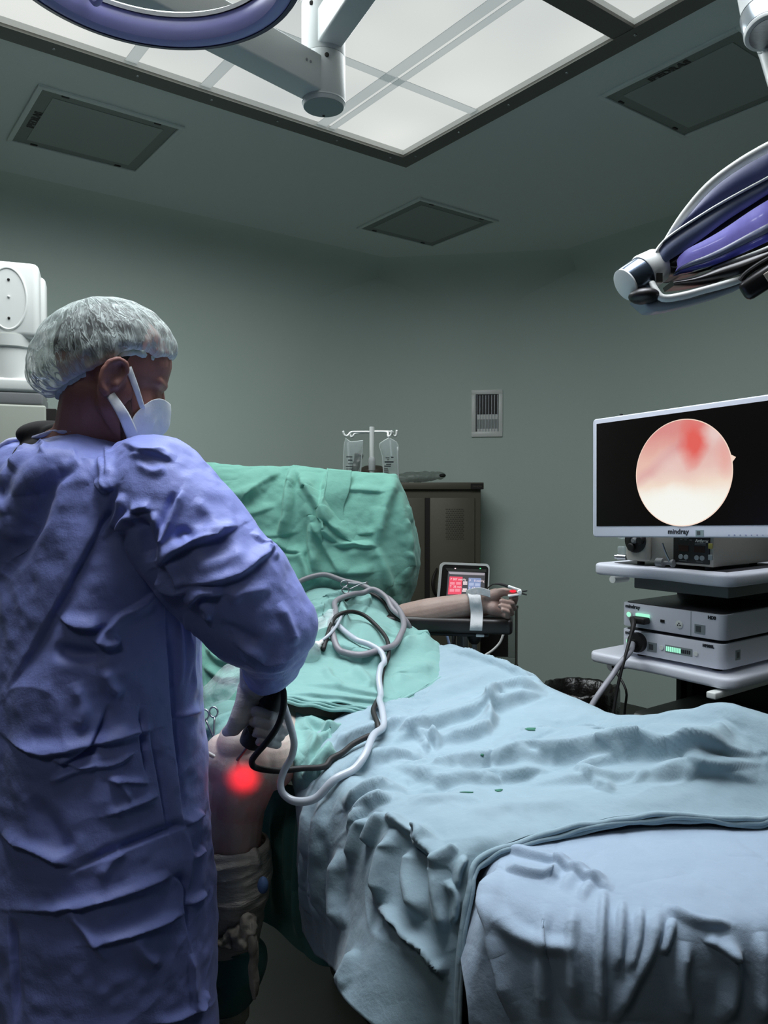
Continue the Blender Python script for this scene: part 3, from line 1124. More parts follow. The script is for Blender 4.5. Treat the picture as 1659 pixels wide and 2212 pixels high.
def picture_disc(name, r_, off, m, notch):
    bm = bmesh.new()
    uvl = bm.loops.layers.uv.new('UVMap')
    pts_ = []
    for k in range(96):
        t_ = 2 * math.pi * k / 96
        q = r_
        if notch and k == 3: q = r_ * 1.075
        pts_.append((q * math.cos(t_), q * math.sin(t_)))
    f = bm.faces.new([bm.verts.new(sp(cx0 + p[0] * rx / RR, cy0 + p[1] * ry / RR, off)) for p in pts_])
    for l, p in zip(f.loops, pts_):
        l[uvl].uv = (.5 + p[0] / r_ / 2, .5 + p[1] / r_ / 2)
    me = bpy.data.meshes.new(name); bm.to_mesh(me); bm.free()
    if normals_of(me)[0] @ np.array(UZ) < 0: me.flip_normals()
    return link(name, me, m, mon, smooth=0)
picture_disc('picture_rim', RR * 1.008, .0018, emis('picture_rim', '#f4d9c8', 1.0), True)
picture_disc('camera_image', RR * .99, .0024, m_scope(), False)
xx, yy = on_screen(1442, 1153); text('logo', 'mindray', sp(xx, yy, .001), UX, UYv, .0205, M_PRINT, mon, bold=.0003)
xx, yy = on_screen(1511, 1152)
mb = MB(); mb.box(sp(xx, yy, .0008), (.024, .0185, .0016), MS); mb.build('sticker', mat('silver_sticker', '#9fb0b4', .3, metal=.4), mon)
mb = MB(); mb.box(sp(xx - .003, yy + .001, .0018), (.010, .010, .001), MS); mb.build('sticker_patch', M_STICKD, mon)
M_KEY = mat('key_print', '#8f93b4', .5)
for k in range(8):
    xx, yy = on_screen(1574 + k * 12.2, 1156)
    mb = MB(); mb.lathe(sp(xx, yy, .0006), UZ, [(0, .0026 - .0001 * k), (.0006, .0022 - .0001 * k)], 10 if k % 2 else 4); mb.build('key_mark', M_KEY, mon)
# arm that carries the screen from the cart
mb = MB()
pc = sp(WS / 2, HS / 2, -.055)
arm_base = kc(.2, .47, 1.28)
mb.tube([arm_base - UP * .12, arm_base, arm_base + UP * .10, pc], .022, 14, smooth=5)
mb.build('support_arm', M_CARTG, mon)
mb = MB(); mb.box(sp(.10, HS, -.012) + UYv * .004, (.006, .004, .010), MS); mb.build('top_clip', M_DARK, mon)
# ================================================================== operating table and its drapes
def cloth(name, col, col2, wr=.0012, sheen=.15):
    """woven surgical cotton: slight colour variation, fine weave and rumple bump"""
    return mat(name, col, .85, bump=[(900, .00025), (55, wr * 1.2), (16, wr * 2.6)], vary=(9, col2, .5), spec=.15, sheen=sheen)
M_BLUE = cloth('cotton_blue_green', '#8a9fa9', '#8098a1')
M_NEAR = cloth('cotton_pale_blue', '#93a4b5', '#899bad')
M_GREEN = cloth('cotton_green', '#78b0a1', '#6da496')
M_GREEN2 = cloth('cotton_soft_green', '#7ca59f', '#729b97')
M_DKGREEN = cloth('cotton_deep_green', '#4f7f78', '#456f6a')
M_PAD = mat('black_vinyl_pad', '#17120f', .42)

# ---- table : pad, frame, column, base (below the drapes)
TA = Vector((.47, -.883, 0)).normalized()       # along the table, towards its foot end
TB = Vector((.883, .47, 0)).normalized()        # across, towards the far side
MT = Matrix((TA, TB, UP)).transposed()
tc_ = Vector((.00, 1.96, 0))
tab = thing('operating_table', 'operating table under the drapes, only its dark underside showing', 'operating table', tc_)
mb = MB(); mb.box(tc_ + UP * .775, (1.85, .46, .05), MT, .02); mb.build('pad', M_PAD, tab)
mb = MB(); mb.box(tc_ + UP * .735, (1.75, .42, .025), MT, .004); mb.build('frame', M_CARTG, tab)
mb = MB(); mb.box(tc_ + TB * .08 + UP * .41, (.34, .26, .64), MT, .03); mb.build('column', M_DARK, tab)
mb = MB(); mb.box(tc_ + TB * .14 + UP * .05, (.60, .34, .10), MT, .03); mb.build('base', M_DARK, tab)

DRAPES = []
def drape(name, ctrl, nu, nv, m, noise_amp, folds, label, group=None, thick=.003, face=False, cat='drape', gain=1.55):
    me, S = sheet_mesh(ctrl, nu, nv, noise_amp, name)
    if normals_of(me).mean(0) @ np.array(CAM - Vector(coords(me).mean(0))) < 0:
        me.flip_normals()
    if folds:
        fold(me, folds, face=face, gain=gain)
    DRAPES.append((coords(me).copy(), [tuple(p_.vertices) for p_ in me.polygons]))
    o = link(name, me, m, None, None, 180)
    solid(o, thick)
    tag(o, label, cat, group)
    return o, S

# ---- main sheet over the other leg and the near side of the table
main_ctrl = [
 [(1010,1440,2.36),(955,1393,2.22),(905,1440,2.08),(845,1492,1.98),(765,1532,1.79),(700,1572,1.66),(655,1630,1.54),(640,1740,1.52),(645,1880,1.52),(655,2010,1.52)],
 [(1120,1500,2.18),(1080,1437,2.05),(1010,1482,1.95),(930,1532,1.80),(850,1577,1.66),(770,1622,1.55),(705,1672,1.46),(672,1775,1.44),(672,1910,1.44),(684,2060,1.44)],
 [(1240,1570,2.02),(1200,1497,1.90),(1120,1532,1.78),(1040,1577,1.66),(950,1627,1.54),(860,1674,1.43),(780,1725,1.335),(738,1810,1.31),(728,1940,1.30),(722,2090,1.30)],
 [(1370,1620,1.82),(1330,1550,1.70),(1240,1575,1.60),(1150,1615,1.52),(1050,1665,1.41),(940,1707,1.32),(842,1758,1.24),(800,1840,1.22),(775,1970,1.20),(728,2110,1.18)],
 [(1520,1610,1.64),(1480,1534,1.52),(1400,1580,1.47),(1320,1625,1.42),(1200,1680,1.345),(1060,1725,1.265),(930,1785,1.175),(880,1870,1.15),(830,2000,1.12),(745,2160,1.10)],
 [(1650,1600,1.50),(1600,1527,1.38),(1560,1590,1.35),(1480,1660,1.30),(1350,1715,1.235),(1160,1765,1.195),(1000,1825,1.115),(950,1905,1.09),(905,2050,1.07),(840,2230,1.05)],
 [(1850,1640,1.34),(1790,1640,1.28),(1700,1720,1.24),(1640,1770,1.195),(1450,1760,1.19),(1250,1785,1.165),(1048,1848,1.105),(1012,1930,1.075),(992,2060,1.055),(984,2260,1.04)],
]
main_folds = [
 # long folds running away over the raised leg
 ([(830,1615),(960,1570),(1090,1530),(1190,1505)], 14, .016, 's'),
 ([(1060,1620),(1150,1595),(1250,1600),(1400,1595),(1560,1580)], 15, .012, 'r'),
 ([(880,1655),(1010,1672),(1180,1652),(1330,1640),(1500,1640),(1640,1630)], 17, .022, 's'),
 ([(1130,1700),(1300,1690),(1480,1680),(1659,1650)], 12, .008, 's'),
 ([(850,1655),(950,1690),(1100,1690),(1190,1670)], 12, .011, 's'),
 ([(1060,1580),(1068,1530),(1110,1510),(1180,1500)], 11, .014, 's'),
 ([(930,1612),(1010,1600),(1060,1575),(1075,1545)], 13, .014, 's'),
 ([(1230,1600),(1300,1585),(1380,1570)], 10, .008, 's'),
 ([(1480,1660),(1540,1620),(1580,1560)], 22, .012, 'r'),
 ([(1240,1680),(1330,1650),(1430,1632)], 10, .009, 's'),
 ([(1240,1675),(1290,1700),(1330,1715)], 8, .007, 's'),
 ([(700,1640),(760,1605),(830,1585),(900,1575)], 12, .014, 's'),
 ([(720,1680),(800,1650),(880,1640),(930,1640)], 11, .012, 's'),
 ([(860,1590),(910,1600),(960,1620)], 9, .010, 's'),
 ([(890,1560),(980,1530),(1060,1500)], 10, .008, 'r'),
 ([(700,1570),(860,1532),(1000,1482),(1090,1455)], 18, .010, 'r'), ([(840,1625),(1000,1657),(1100,1650)], 14, -.012, 'r'),
 ([(960,1402),(1040,1425),(1130,1462),(1180,1492)], 10, .008, 's'), ([(760,1662),(900,1702),(1000,1702)], 14, -.008, 'r'), ([(1150,1560),(1300,1575),(1420,1600)], 20, -.010, 'r'),
 ([(1400,1690),(1520,1670),(1640,1690)], 16, .006, 's'), ([(1000,1760),(1100,1745),(1250,1740)], 14, .004, 'r'), ([(880,1740),(960,1730),(1060,1740)], 14, .005, 's'),
 # small gathers
 ([(905,1600),(918,1615),(925,1630)], 6, .008, 'r'), ([(925,1595),(940,1610),(950,1625)], 6, .008, 'r'),
 # left edge : hanging gathers
 ([(745,1750),(790,1720),(835,1705),(880,1700)], 10, .012, 's'),
 ([(770,1810),(790,1760),(815,1740),(850,1730)], 8, .012, 's'),
 ([(760,1870),(780,1800),(800,1770)], 8, .010, 'r'),
 ([(800,1830),(815,1790),(838,1762)], 7, .012, 'r'),
 ([(835,1765),(862,1790),(905,1815),(945,1860)], 9, .012, 's'),
 ([(900,1790),(930,1830),(965,1870)], 9, .010, 's'),
 ([(860,1790),(840,1870),(828,1960)], 16, .016, 'r'),
 ([(905,1830),(900,1900),(915,1990)], 18, .014, 'r'),
 ([(955,1850),(950,1930),(958,2020)], 12, .012, 'r'),
 ([(820,1960),(870,2010),(930,2070),(958,2110)], 9, .012, 's'),
 ([(742,1830),(735,1930),(742,2010)], 12, .012, 'r'),
 ([(705,1720),(695,1850),(690,2000)], 12, .012, 'r'),
 ([(675,1700),(668,1850),(670,2000)], 10, .010, 'r'),
 ([(730,2140),(755,2100),(775,2050)], 9, .008, 'r'),
 ([(965,1900),(985,1940),(978,2000)], 8, .008, 'r'),
 ([(985,1830),(970,1850),(950,1880)], 7, .008, 'r'), ([(1005,1850),(990,1880),(985,1920)], 6, .007, 'r'),
]
main_ctrl = [[(r[0][0] + 12, r[0][1] + 330, r[0][2] + .03)] + r for r in main_ctrl]
o_main, S_main = drape('leg_drape', main_ctrl, 260, 300, M_BLUE, [(7, .0065), (17, .0035), (45, .0012)], main_folds,
      'pale blue-green drape over the raised leg, its hem crossing the near end of the table', gain=2.0)
# layered hem along its near edge
row = S_main[-1]
hem_me = MB()
sel = [Vector(p) for p in row[60::6]]
for k, (dz, dx, rr_) in enumerate(((.002, 0, .0045), (-.003, .006, .004), (-.007, .001, .004))):
    jit = [Vector((0, 0, .0018 * math.sin(i * 1.3 + k * 2) + .0012 * math.sin(i * 2.9 + k))) for i in range(len(sel))]
    hem_me.tube([p + Vector((dx * .5, -.004 - dx * .3, dz)) + j for p, j in zip(sel, jit)], rr_, 8, smooth=3)
hem = hem_me.build('hem', M_BLUE, o_main, smooth=180)

# ---- lower sheet at the near end of the table
near_ctrl = [
 [(1010,1990,1.13),(1030,1905,1.12),(1075,1812,1.16),(1200,1770,1.23),(1350,1745,1.26),(1500,1735,1.28),(1700,1745,1.26),(1950,1760,1.24)],
 [(1000,2060,1.06),(1035,1960,1.06),(1080,1870,1.085),(1195,1832,1.13),(1350,1812,1.155),(1500,1805,1.165),(1700,1812,1.155),(1950,1825,1.14)],
 [(1005,2120,1.01),(1045,2020,1.00),(1090,1925,1.02),(1195,1895,1.045),(1345,1880,1.06),(1500,1870,1.07),(1700,1875,1.065),(1950,1890,1.05)],
 [(1010,2180,.99),(1055,2080,.985),(1100,1985,.985),(1200,1962,.98),(1330,1950,.98),(1500,1945,.985),(1700,1950,.98),(1950,1965,.965)],
 [(1015,2260,.985),(1065,2150,.975),(1110,2060,.965),(1200,2045,.945),(1310,2030,.935),(1490,2020,.935),(1690,2020,.935),(1950,2030,.92)],
 [(1020,2400,.98),(1068,2290,.97),(1115,2200,.955),(1200,2190,.935),(1305,2180,.92),(1485,2170,.92),(1690,2170,.92),(1950,2180,.905)],
 [(1020,2700,.98),(1068,2600,.97),(1115,2560,.955),(1200,2560,.935),(1300,2560,.92),(1480,2550,.92),(1690,2550,.92),(1950,2560,.905)],
 [(1020,3300,.98),(1068,3250,.97),(1115,3250,.955),(1200,3250,.935),(1300,3250,.92),(1480,3250,.92),(1690,3250,.92),(1950,3250,.905)],
]
near_ctrl = [r + [(2010, r[-1][1] + 70, r[-1][2]), (2025, r[-1][1] + 560, r[-1][2])] for r in near_ctrl]
near_folds = [
 ([(1075,1830),(1130,1850),(1200,1870),(1270,1905),(1330,1930)], 9, .010, 's'),
 ([(1090,1880),(1150,1895),(1210,1900)], 9, .010, 's'),
 ([(1180,1915),(1200,1880),(1230,1855)], 11, .006, 'r'),
 ([(1215,1930),(1240,1895),(1275,1880)], 11, .006, 'r'), ([(1250,1950),(1275,1915),(1310,1895)], 10, .006, 'r'),
 ([(1075,1880),(1062,1960),(1085,2080),(1110,2212)], 10, .018, 's'),
 ([(1060,1950),(1110,2010),(1180,2040),(1250,2050)], 16, .012, 'r'),
 ([(1305,1920),(1300,2000),(1296,2100),(1302,2212)], 8, .010, 'r'),
 ([(1425,1960),(1405,2040),(1360,2120),(1320,2212)], 15, .011, 'r'),
 ([(1455,1985),(1440,2030),(1425,2060)], 7, .010, 'r'),
 ([(1520,2030),(1550,2045),(1600,2070)], 8, .010, 's'),
 ([(1430,1960),(1500,1990),(1580,2000)], 9, .009, 'r'),
 ([(1345,1945),(1340,2020),(1330,2100)], 8, .008, 'r'), ([(1385,1960),(1375,2030),(1350,2100)], 8, .009, 'r'),
 ([(1240,1960),(1235,2050),(1245,2180)], 12, .008, 'r'), ([(1180,1950),(1170,2080),(1180,2200)], 14, .009, 'r'),
 ([(1560,2020),(1580,2100),(1560,2212)], 16, .014, 'r'), ([(1640,2010),(1650,2110),(1640,2212)], 14, .012, 'r'),
 ([(1480,2030),(1470,2120),(1490,2212)], 14, .010, 'r'),
]
o_near, S_near = drape('table_end_drape', near_ctrl, 340, 340, M_NEAR, [(6, .005), (15, .0022), (45, .0008)], near_folds,
      'pale blue drape flat on the near end of the table, falling down its front', gain=1.2)

# ---- torso sheet
torso_ctrl = [
 [(585,1330,2.52),(640,1290,2.50),(690,1272,2.49),(760,1275,2.49),(825,1296,2.45),(868,1335,2.42),(890,1390,2.46)],
 [(570,1365,2.34),(620,1340,2.32),(690,1318,2.30),(760,1315,2.32),(835,1330,2.34),(903,1362,2.33),(930,1410,2.36)],
 [(560,1395,2.16),(610,1380,2.13),(680,1362,2.12),(760,1355,2.14),(850,1362,2.20),(935,1378,2.25),(960,1430,2.28)],
 [(555,1425,2.02),(605,1418,1.98),(675,1408,1.98),(755,1402,2.02),(850,1402,2.10),(945,1388,2.20),(965,1440,2.22)],
 [(550,1455,1.88),(600,1455,1.86),(670,1455,1.86),(750,1450,1.90),(846,1448,1.97),(948,1425,2.10),(968,1460,2.14)],
 [(545,1485,1.76),(597,1488,1.75),(665,1498,1.75),(745,1508,1.77),(842,1500,1.84),(949,1452,2.03),(968,1475,2.06)],
 [(540,1498,1.72),(595,1503,1.71),(660,1512,1.71),(740,1524,1.73),(838,1527,1.79),(950,1466,2.00),(966,1486,2.03)],
]
torso_folds = [
 ([(650,1322),(720,1302),(780,1295)], 8, .014, 's'), ([(650,1345),(700,1330),(735,1300)], 9, .018, 's'),
 ([(660,1370),(700,1345),(730,1320)], 8, .014, 's'),
 ([(735,1292),(742,1330),(745,1365)], 9, .020, 'r'), ([(735,1315),(770,1318),(800,1300)], 12, -.016, 'r'),
 ([(760,1330),(790,1310),(805,1296),(840,1320),(880,1352)], 10, .014, 's'),
 ([(650,1430),(700,1412),(740,1415),(790,1432),(850,1440)], 14, .018, 's'),
 ([(790,1425),(850,1405),(900,1385),(940,1385)], 14, .010, 'r'),
 ([(860,1400),(900,1370),(930,1378)], 9, .008, 'r'),
 ([(650,1478),(740,1492),(800,1505),(840,1510)], 7, .007, 's'),
 ([(700,1440),(715,1470),(740,1490)], 8, .007, 'r'), ([(760,1440),(790,1470),(800,1490)], 10, .008, 'r'),
 ([(840,1470),(890,1450),(940,1440)], 14, .008, 'r'),
 ([(820,1360),(870,1372),(920,1375)], 12, -.010, 'r'),
 ([(620,1500),(700,1508),(780,1516),(838,1522)], 5, .006, 's'),
]
o_t, S_t = drape('torso_drape', torso_ctrl, 200, 200, M_GREEN2, [(9, .007), (22, .003), (50, .001)], torso_folds,
      'soft green drape over the patient torso, under the coiled hoses')
hm = MB()
rowt = [Vector(p) for p in S_t[-1][20:175:5]]
for k in range(3):
    hm.tube([p + Vector((0, -.006 * k, -.004 * k + .002 * math.sin(i * 1.1 + k))) for i, p in enumerate(rowt)], .004, 8, smooth=3)
hm.build('hem', M_GREEN2, o_t, smooth=180)

# ---- upright screen drape hung over the anaesthesia bar
scr_ctrl = [
 [(408,1060,2.70),(420,1046,2.72),(480,1040,2.74),(560,1040,2.75),(628,1040,2.76),(705,1045,2.76),(780,1050,2.76),(848,1058,2.76),(862,1072,2.80),(872,1090,2.86)],
 [(411,1006,2.64),(420,1001,2.66),(480,1002,2.68),(560,1005,2.69),(628,1009,2.70),(705,1015,2.70),(780,1022,2.70),(846,1026,2.70),(858,1034,2.76),(866,1060,2.84)],
 [(412,1045,2.60),(428,1040,2.60),(482,1042,2.61),(560,1044,2.62),(628,1046,2.62),(705,1050,2.62),(780,1056,2.62),(850,1062,2.63),(876,1070,2.70),(884,1100,2.82)],
 [(416,1110,2.57),(430,1110,2.56),(486,1112,2.56),(562,1112,2.57),(632,1112,2.57),(706,1114,2.57),(780,1118,2.57),(856,1122,2.59),(893,1125,2.68),(898,1150,2.80)],
 [(420,1180,2.54),(432,1182,2.53),(490,1184,2.53),(565,1184,2.54),(636,1184,2.54),(708,1184,2.54),(782,1184,2.54),(860,1186,2.57),(904,1186,2.67),(905,1210,2.78)],
 [(424,1250,2.50),(434,1252,2.49),(494,1254,2.49),(568,1254,2.50),(640,1250,2.50),(712,1246,2.51),(784,1244,2.51),(858,1244,2.55),(898,1240,2.65),(900,1260,2.76)],
 [(428,1330,2.44),(437,1332,2.42),(497,1332,2.42),(570,1330,2.43),(642,1310,2.49),(714,1300,2.52),(786,1300,2.52),(850,1296,2.55),(880,1296,2.64),(884,1310,2.74)],
 [(432,1420,2.36),(440,1422,2.32),(500,1420,2.32),(572,1412,2.36),(644,1400,2.50),(714,1390,2.54),(786,1390,2.54),(848,1380,2.58),(874,1370,2.66),(878,1380,2.74)],
 [(436,1530,2.28),(444,1532,2.22),(505,1530,2.22),(575,1520,2.28),(646,1500,2.50),(714,1490,2.56),(786,1490,2.56),(848,1480,2.60),(872,1470,2.68),(876,1480,2.74)],
]
scr_folds = [
 ([(630,1010),(618,1060),(614,1110),(600,1160)], 9, .018, 's'),
 ([(634,1012),(660,1060),(690,1110),(700,1150),(745,1178)], 14, .020, 's'),
 ([(650,1040),(664,1100),(685,1150)], 16, .014, 'r'),
 ([(708,1018),(700,1060),(695,1105),(720,1140),(775,1180)], 9, .014, 's'),
 ([(670,1130),(668,1180),(676,1240)], 9, .018, 's'), ([(672,1132),(700,1180),(740,1245)], 12, .016, 's'),
 ([(735,1060),(790,1062),(835,1066)], 6, .006, 's'), ([(770,1155),(810,1152)], 6, .005, 's'),
 ([(715,1180),(770,1181),(815,1181)], 6, .012, 's'),
 ([(852,1030),(830,1100),(812,1180)], 12, .016, 'r'), ([(812,1180),(830,1230),(850,1290)], 9, .010, 'r'),
 ([(860,1060),(868,1130),(880,1200),(870,1270)], 12, .010, 'r'),
 ([(510,1090),(560,1050),(610,1020)], 12, .009, 's'), ([(470,1065),(520,1070),(560,1055)], 11, .007, 'r'),
 ([(480,1110),(540,1112),(600,1092)], 9, .005, 's'), ([(520,1090),(540,1070),(590,1040)], 8, .006, 'r'),
 ([(575,1160),(620,1190),(655,1195)], 8, .009, 's'), ([(575,1160),(610,1200),(650,1200),(662,1170)], 7, .006, 'r'),
 ([(560,1160),(600,1158),(650,1148)], 6, .004, 's'), ([(645,1195),(660,1230),(666,1260)], 7, .010, 'r'),
 ([(740,1200),(790,1192),(810,1210)], 11, .006, 'r'), ([(700,1235),(760,1240),(810,1235)], 9, .008, 's'),
 ([(870,1120),(880,1150),(885,1190)], 6, .006, 'r'), ([(880,1090),(888,1130)], 6, .005, 'r'), ([(872,1190),(886,1210),(890,1230)], 6, .006, 'r'),
 # lower left part, seen under the surgeon's arm
 ([(445,1370),(480,1385),(525,1380)], 9, .012, 's'), ([(445,1400),(470,1430),(510,1440)], 9, .014, 's'),
 ([(470,1350),(500,1400),(530,1420)], 8, .010, 'r'), ([(440,1440),(480,1470),(520,1465)], 9, .010, 's'),
]
o_s, S_s = drape('anaesthesia_screen_drape', scr_ctrl, 260, 240, M_GREEN, [(10, .006), (22, .0035), (50, .0014)], scr_folds,
      'bright green drape hung upright as a screen between the patient head and the surgeon')
# overlapping vertical edge of its second layer
sh = [[PY(708,1013,2.655), PY(760,1017,2.655)], [PY(702,1055,2.585), PY(755,1058,2.60)], [PY(696,1100,2.555), PY(742,1100,2.575)], [PY(712,1130,2.545), PY(752,1128,2.56)], [PY(742,1158,2.535), PY(775,1150,2.55)], [PY(776,1181,2.53), PY(800,1168,2.545)]]
me, _ = sheet_mesh([[a, a * .5 + b * .5, b] for a, b in sh], 60, 24, [(40, .0012)], 'layer')
ly = link('overlapping_layer', me, M_GREEN, o_s, None, 180); solid(ly, .003)
hm = MB()
hm.tube([a for a, b in sh], .0035, 8, smooth=5)
hm.build('hem', M_GREEN, o_s, smooth=180)

# ---- green drape round the thigh
th_ctrl = [
 [(430,1545,1.86),(470,1520,1.86),(530,1512,1.84),(590,1520,1.82),(640,1530,1.80),(700,1545,1.80),(760,1555,1.82)],
 [(432,1570,1.80),(470,1545,1.78),(530,1532,1.76),(590,1535,1.74),(645,1555,1.71),(710,1578,1.70),(780,1590,1.72)],
 [(436,1600,1.74),(470,1572,1.71),(530,1552,1.68),(592,1555,1.65),(650,1585,1.61),(715,1612,1.58),(790,1622,1.58)],
 [(440,1650,1.72),(462,1605,1.68),(520,1575,1.64),(600,1580,1.585),(655,1620,1.53),(712,1648,1.51),(785,1655,1.49)],
 [(445,1720,1.72),(458,1650,1.68),(515,1600,1.62),(612,1612,1.55),(648,1665,1.50),(695,1690,1.47),(750,1705,1.43)],
 [(448,1800,1.72),(470,1720,1.68),(540,1680,1.64),(620,1680,1.56),(642,1725,1.52),(680,1745,1.485),(715,1770,1.43)],
]
th_folds = [
 ([(650,1560),(690,1580),(720,1620)], 10, .012, 's'), ([(660,1640),(690,1610),(740,1585),(780,1580)], 10, .014, 's'),
 ([(655,1680),(690,1650),(715,1610)], 8, .010, 'r'), ([(690,1690),(700,1650),(730,1630)], 9, .012, 's'),
 ([(600,1560),(620,1600),(640,1650)], 8, .009, 'r'), ([(440,1600),(480,1560),(520,1545)], 8, .008, 's'),
 ([(640,1545),(670,1600),(668,1660)], 8, .008, 'r'),
]
drape('thigh_drape', th_ctrl, 150, 160, M_GREEN2, [(10, .006), (24, .003), (50, .001)], th_folds,
      'crumpled stained green drape gathered round the thigh above the bare knee')

# ---- dark drape hanging behind the lower leg
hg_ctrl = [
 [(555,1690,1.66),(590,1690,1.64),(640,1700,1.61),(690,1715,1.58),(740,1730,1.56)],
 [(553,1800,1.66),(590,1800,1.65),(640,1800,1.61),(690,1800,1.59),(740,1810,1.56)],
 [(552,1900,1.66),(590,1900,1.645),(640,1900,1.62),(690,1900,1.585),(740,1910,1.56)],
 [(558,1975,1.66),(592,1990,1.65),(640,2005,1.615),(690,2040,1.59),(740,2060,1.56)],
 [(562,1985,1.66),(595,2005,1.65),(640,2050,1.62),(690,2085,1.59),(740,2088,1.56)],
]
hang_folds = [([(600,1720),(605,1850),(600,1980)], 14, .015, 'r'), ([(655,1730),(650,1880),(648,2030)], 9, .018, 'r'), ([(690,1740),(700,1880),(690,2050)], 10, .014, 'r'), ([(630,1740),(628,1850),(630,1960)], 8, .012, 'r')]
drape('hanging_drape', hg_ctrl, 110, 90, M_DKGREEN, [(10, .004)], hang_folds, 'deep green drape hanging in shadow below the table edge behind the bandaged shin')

# ---- where a line of sight meets the drapes, so that hoses and clips can lie on the cloth
from mathutils.bvhtree import BVHTree
_v, _f, _n = [], [], 0
for vs_, fs_ in DRAPES:
    _v += [Vector(v) for v in vs_]
    _f += [tuple(i + _n for i in f_) for f_ in fs_]
    _n += len(vs_)
BVH = BVHTree.FromPolygons(_v, _f)
def OD(px, py, lift=.008):
    d = ray(px, py).normalized()
    h = BVH.ray_cast(CAM, d)
    p, n = h[0], h[1]
    if n.dot(d) > 0: n = -n
    return p + n * lift

def SM(pts, it=3):
    """let a stiff hose bridge the hollows of the cloth"""
    pts = [Vector(p) for p in pts]
    for _ in range(it):
        q = pts[:]
        for i in range(1, len(pts) - 1):
            m = (pts[i - 1] + pts[i + 1]) / 2
            d = (pts[i] - CAM).normalized()
            k = (m - pts[i]).dot(d)
            q[i] = pts[i] + d * (k * .7 if k < 0 else 0)      # only its depth along the line of sight changes
        pts = q
    return pts

# green ink stains on the main drape
M_STAIN = mat('green_stain', '#2f6a55', .85)
for sx_, sy_, w_, h_ in ((1078, 1710, 8, 3), (1148, 1577, 11, 4), (1041, 1632, 3.5, 3), (1010, 1714, 14, 1.2)):
    bm = bmesh.new()
    vs_ = [bm.verts.new(OD(sx_ + w_ * math.cos(t) * (1 + .25 * math.sin(3 * t + sx_)), sy_ + h_ * math.sin(t) * (1 + .25 * math.cos(2 * t + sy_)), .0022)) for t in [2 * math.pi * k / 18 for k in range(18)]]
    c_ = bm.verts.new(OD(sx_, sy_, .0024))
    for k in range(18): bm.faces.new((vs_[k], vs_[(k + 1) % 18], c_))
    me = bpy.data.meshes.new('stain'); bm.to_mesh(me); bm.free()
    o = link('stain', me, M_STAIN, o_main, 'small dark green stain', 180); solid(o, .0006)
# ================================================================== people
def m_skin(name, col, col2, transl=0.0, rough=.5):
    m = mat(name, col, rough, bump=[(140, .0006), (420, .0003)], vary=(14, col2, .8), spec=.35)
    nt = m.node_tree
    b = nt.nodes['Principled BSDF']
    b.inputs['Subsurface Weight'].default_value = 0.12
    b.inputs['Subsurface Radius'].default_value = (.012, .005, .003)
    b.inputs['Subsurface Scale'].default_value = .5
    if transl:
        t = nd(nt, 'ShaderNodeBsdfTranslucent')
        t.inputs[0].default_value = (1.0, .35, .28, 1)
        mx = nd(nt, 'ShaderNodeMixShader')
        mx.inputs[0].default_value = transl
        nt.links.new(b.outputs[0], mx.inputs[1])
        nt.links.new(t.outputs[0], mx.inputs[2])
        nt.links.new(mx.outputs[0], nt.nodes['Material Output'].inputs[0])
    return m
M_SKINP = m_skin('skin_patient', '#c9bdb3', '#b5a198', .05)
# leg tone kept paler than the forearm, in place of light on the knee
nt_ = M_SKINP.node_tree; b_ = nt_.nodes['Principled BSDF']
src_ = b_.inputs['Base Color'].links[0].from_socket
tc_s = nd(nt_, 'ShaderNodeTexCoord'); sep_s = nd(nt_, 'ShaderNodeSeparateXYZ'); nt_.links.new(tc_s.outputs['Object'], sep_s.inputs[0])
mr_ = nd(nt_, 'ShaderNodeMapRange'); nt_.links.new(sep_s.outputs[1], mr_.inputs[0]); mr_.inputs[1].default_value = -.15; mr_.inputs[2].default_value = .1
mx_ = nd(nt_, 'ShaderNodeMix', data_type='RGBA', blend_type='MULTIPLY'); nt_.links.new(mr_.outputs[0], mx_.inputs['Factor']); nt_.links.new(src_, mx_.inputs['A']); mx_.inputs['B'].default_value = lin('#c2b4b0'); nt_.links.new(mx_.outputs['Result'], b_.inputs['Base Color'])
M_SKINS = m_skin('skin_surgeon', '#9a6f66', '#865a52')

# ---------------------------------------------------------------- patient
pat = thing('person', 'draped patient lying on the table, one bare bent knee and one outstretched forearm showing', 'person', (-.05, 2.1, .83))
mb = MB()
# bare leg
leg = [(Vector((.0, 2.0, .86)), .055), (PY(610, 1600, 1.76), .075), (PY(545, 1628, 1.575), .080), (PY(536, 1645, 1.535), .076),
       (PY(522, 1690, 1.54), .066), (PY(508, 1740, 1.55), .060), (PY(503, 1800, 1.555), .058), (PY(503, 1880, 1.565), .054),
       (PY(498, 1980, 1.57), .046), (PY(492, 2080, 1.575), .038), (PY(486, 2170, 1.575), .034), (PY(484, 2225, 1.585), .036)]
mb.chain([p for p, r in leg], [r for p, r in leg], 20)
mb.ell(PY(520, 1606, 1.505), (.046, .040, .042))           # knee cap
mb.ell(PY(590, 1640, 1.535), (.050, .055, .060))           # inner side of the knee
mb.ell(PY(478, 1640, 1.525), (.036, .045, .050))
mb.ell(PY(512, 1690, 1.50), (.028, .026, .030))            # below the knee cap
mb.chain([PY(484, 2225, 1.57), PY(474, 2260, 1.50), PY(462, 2290, 1.42)], [.036, .034, .022], 16)
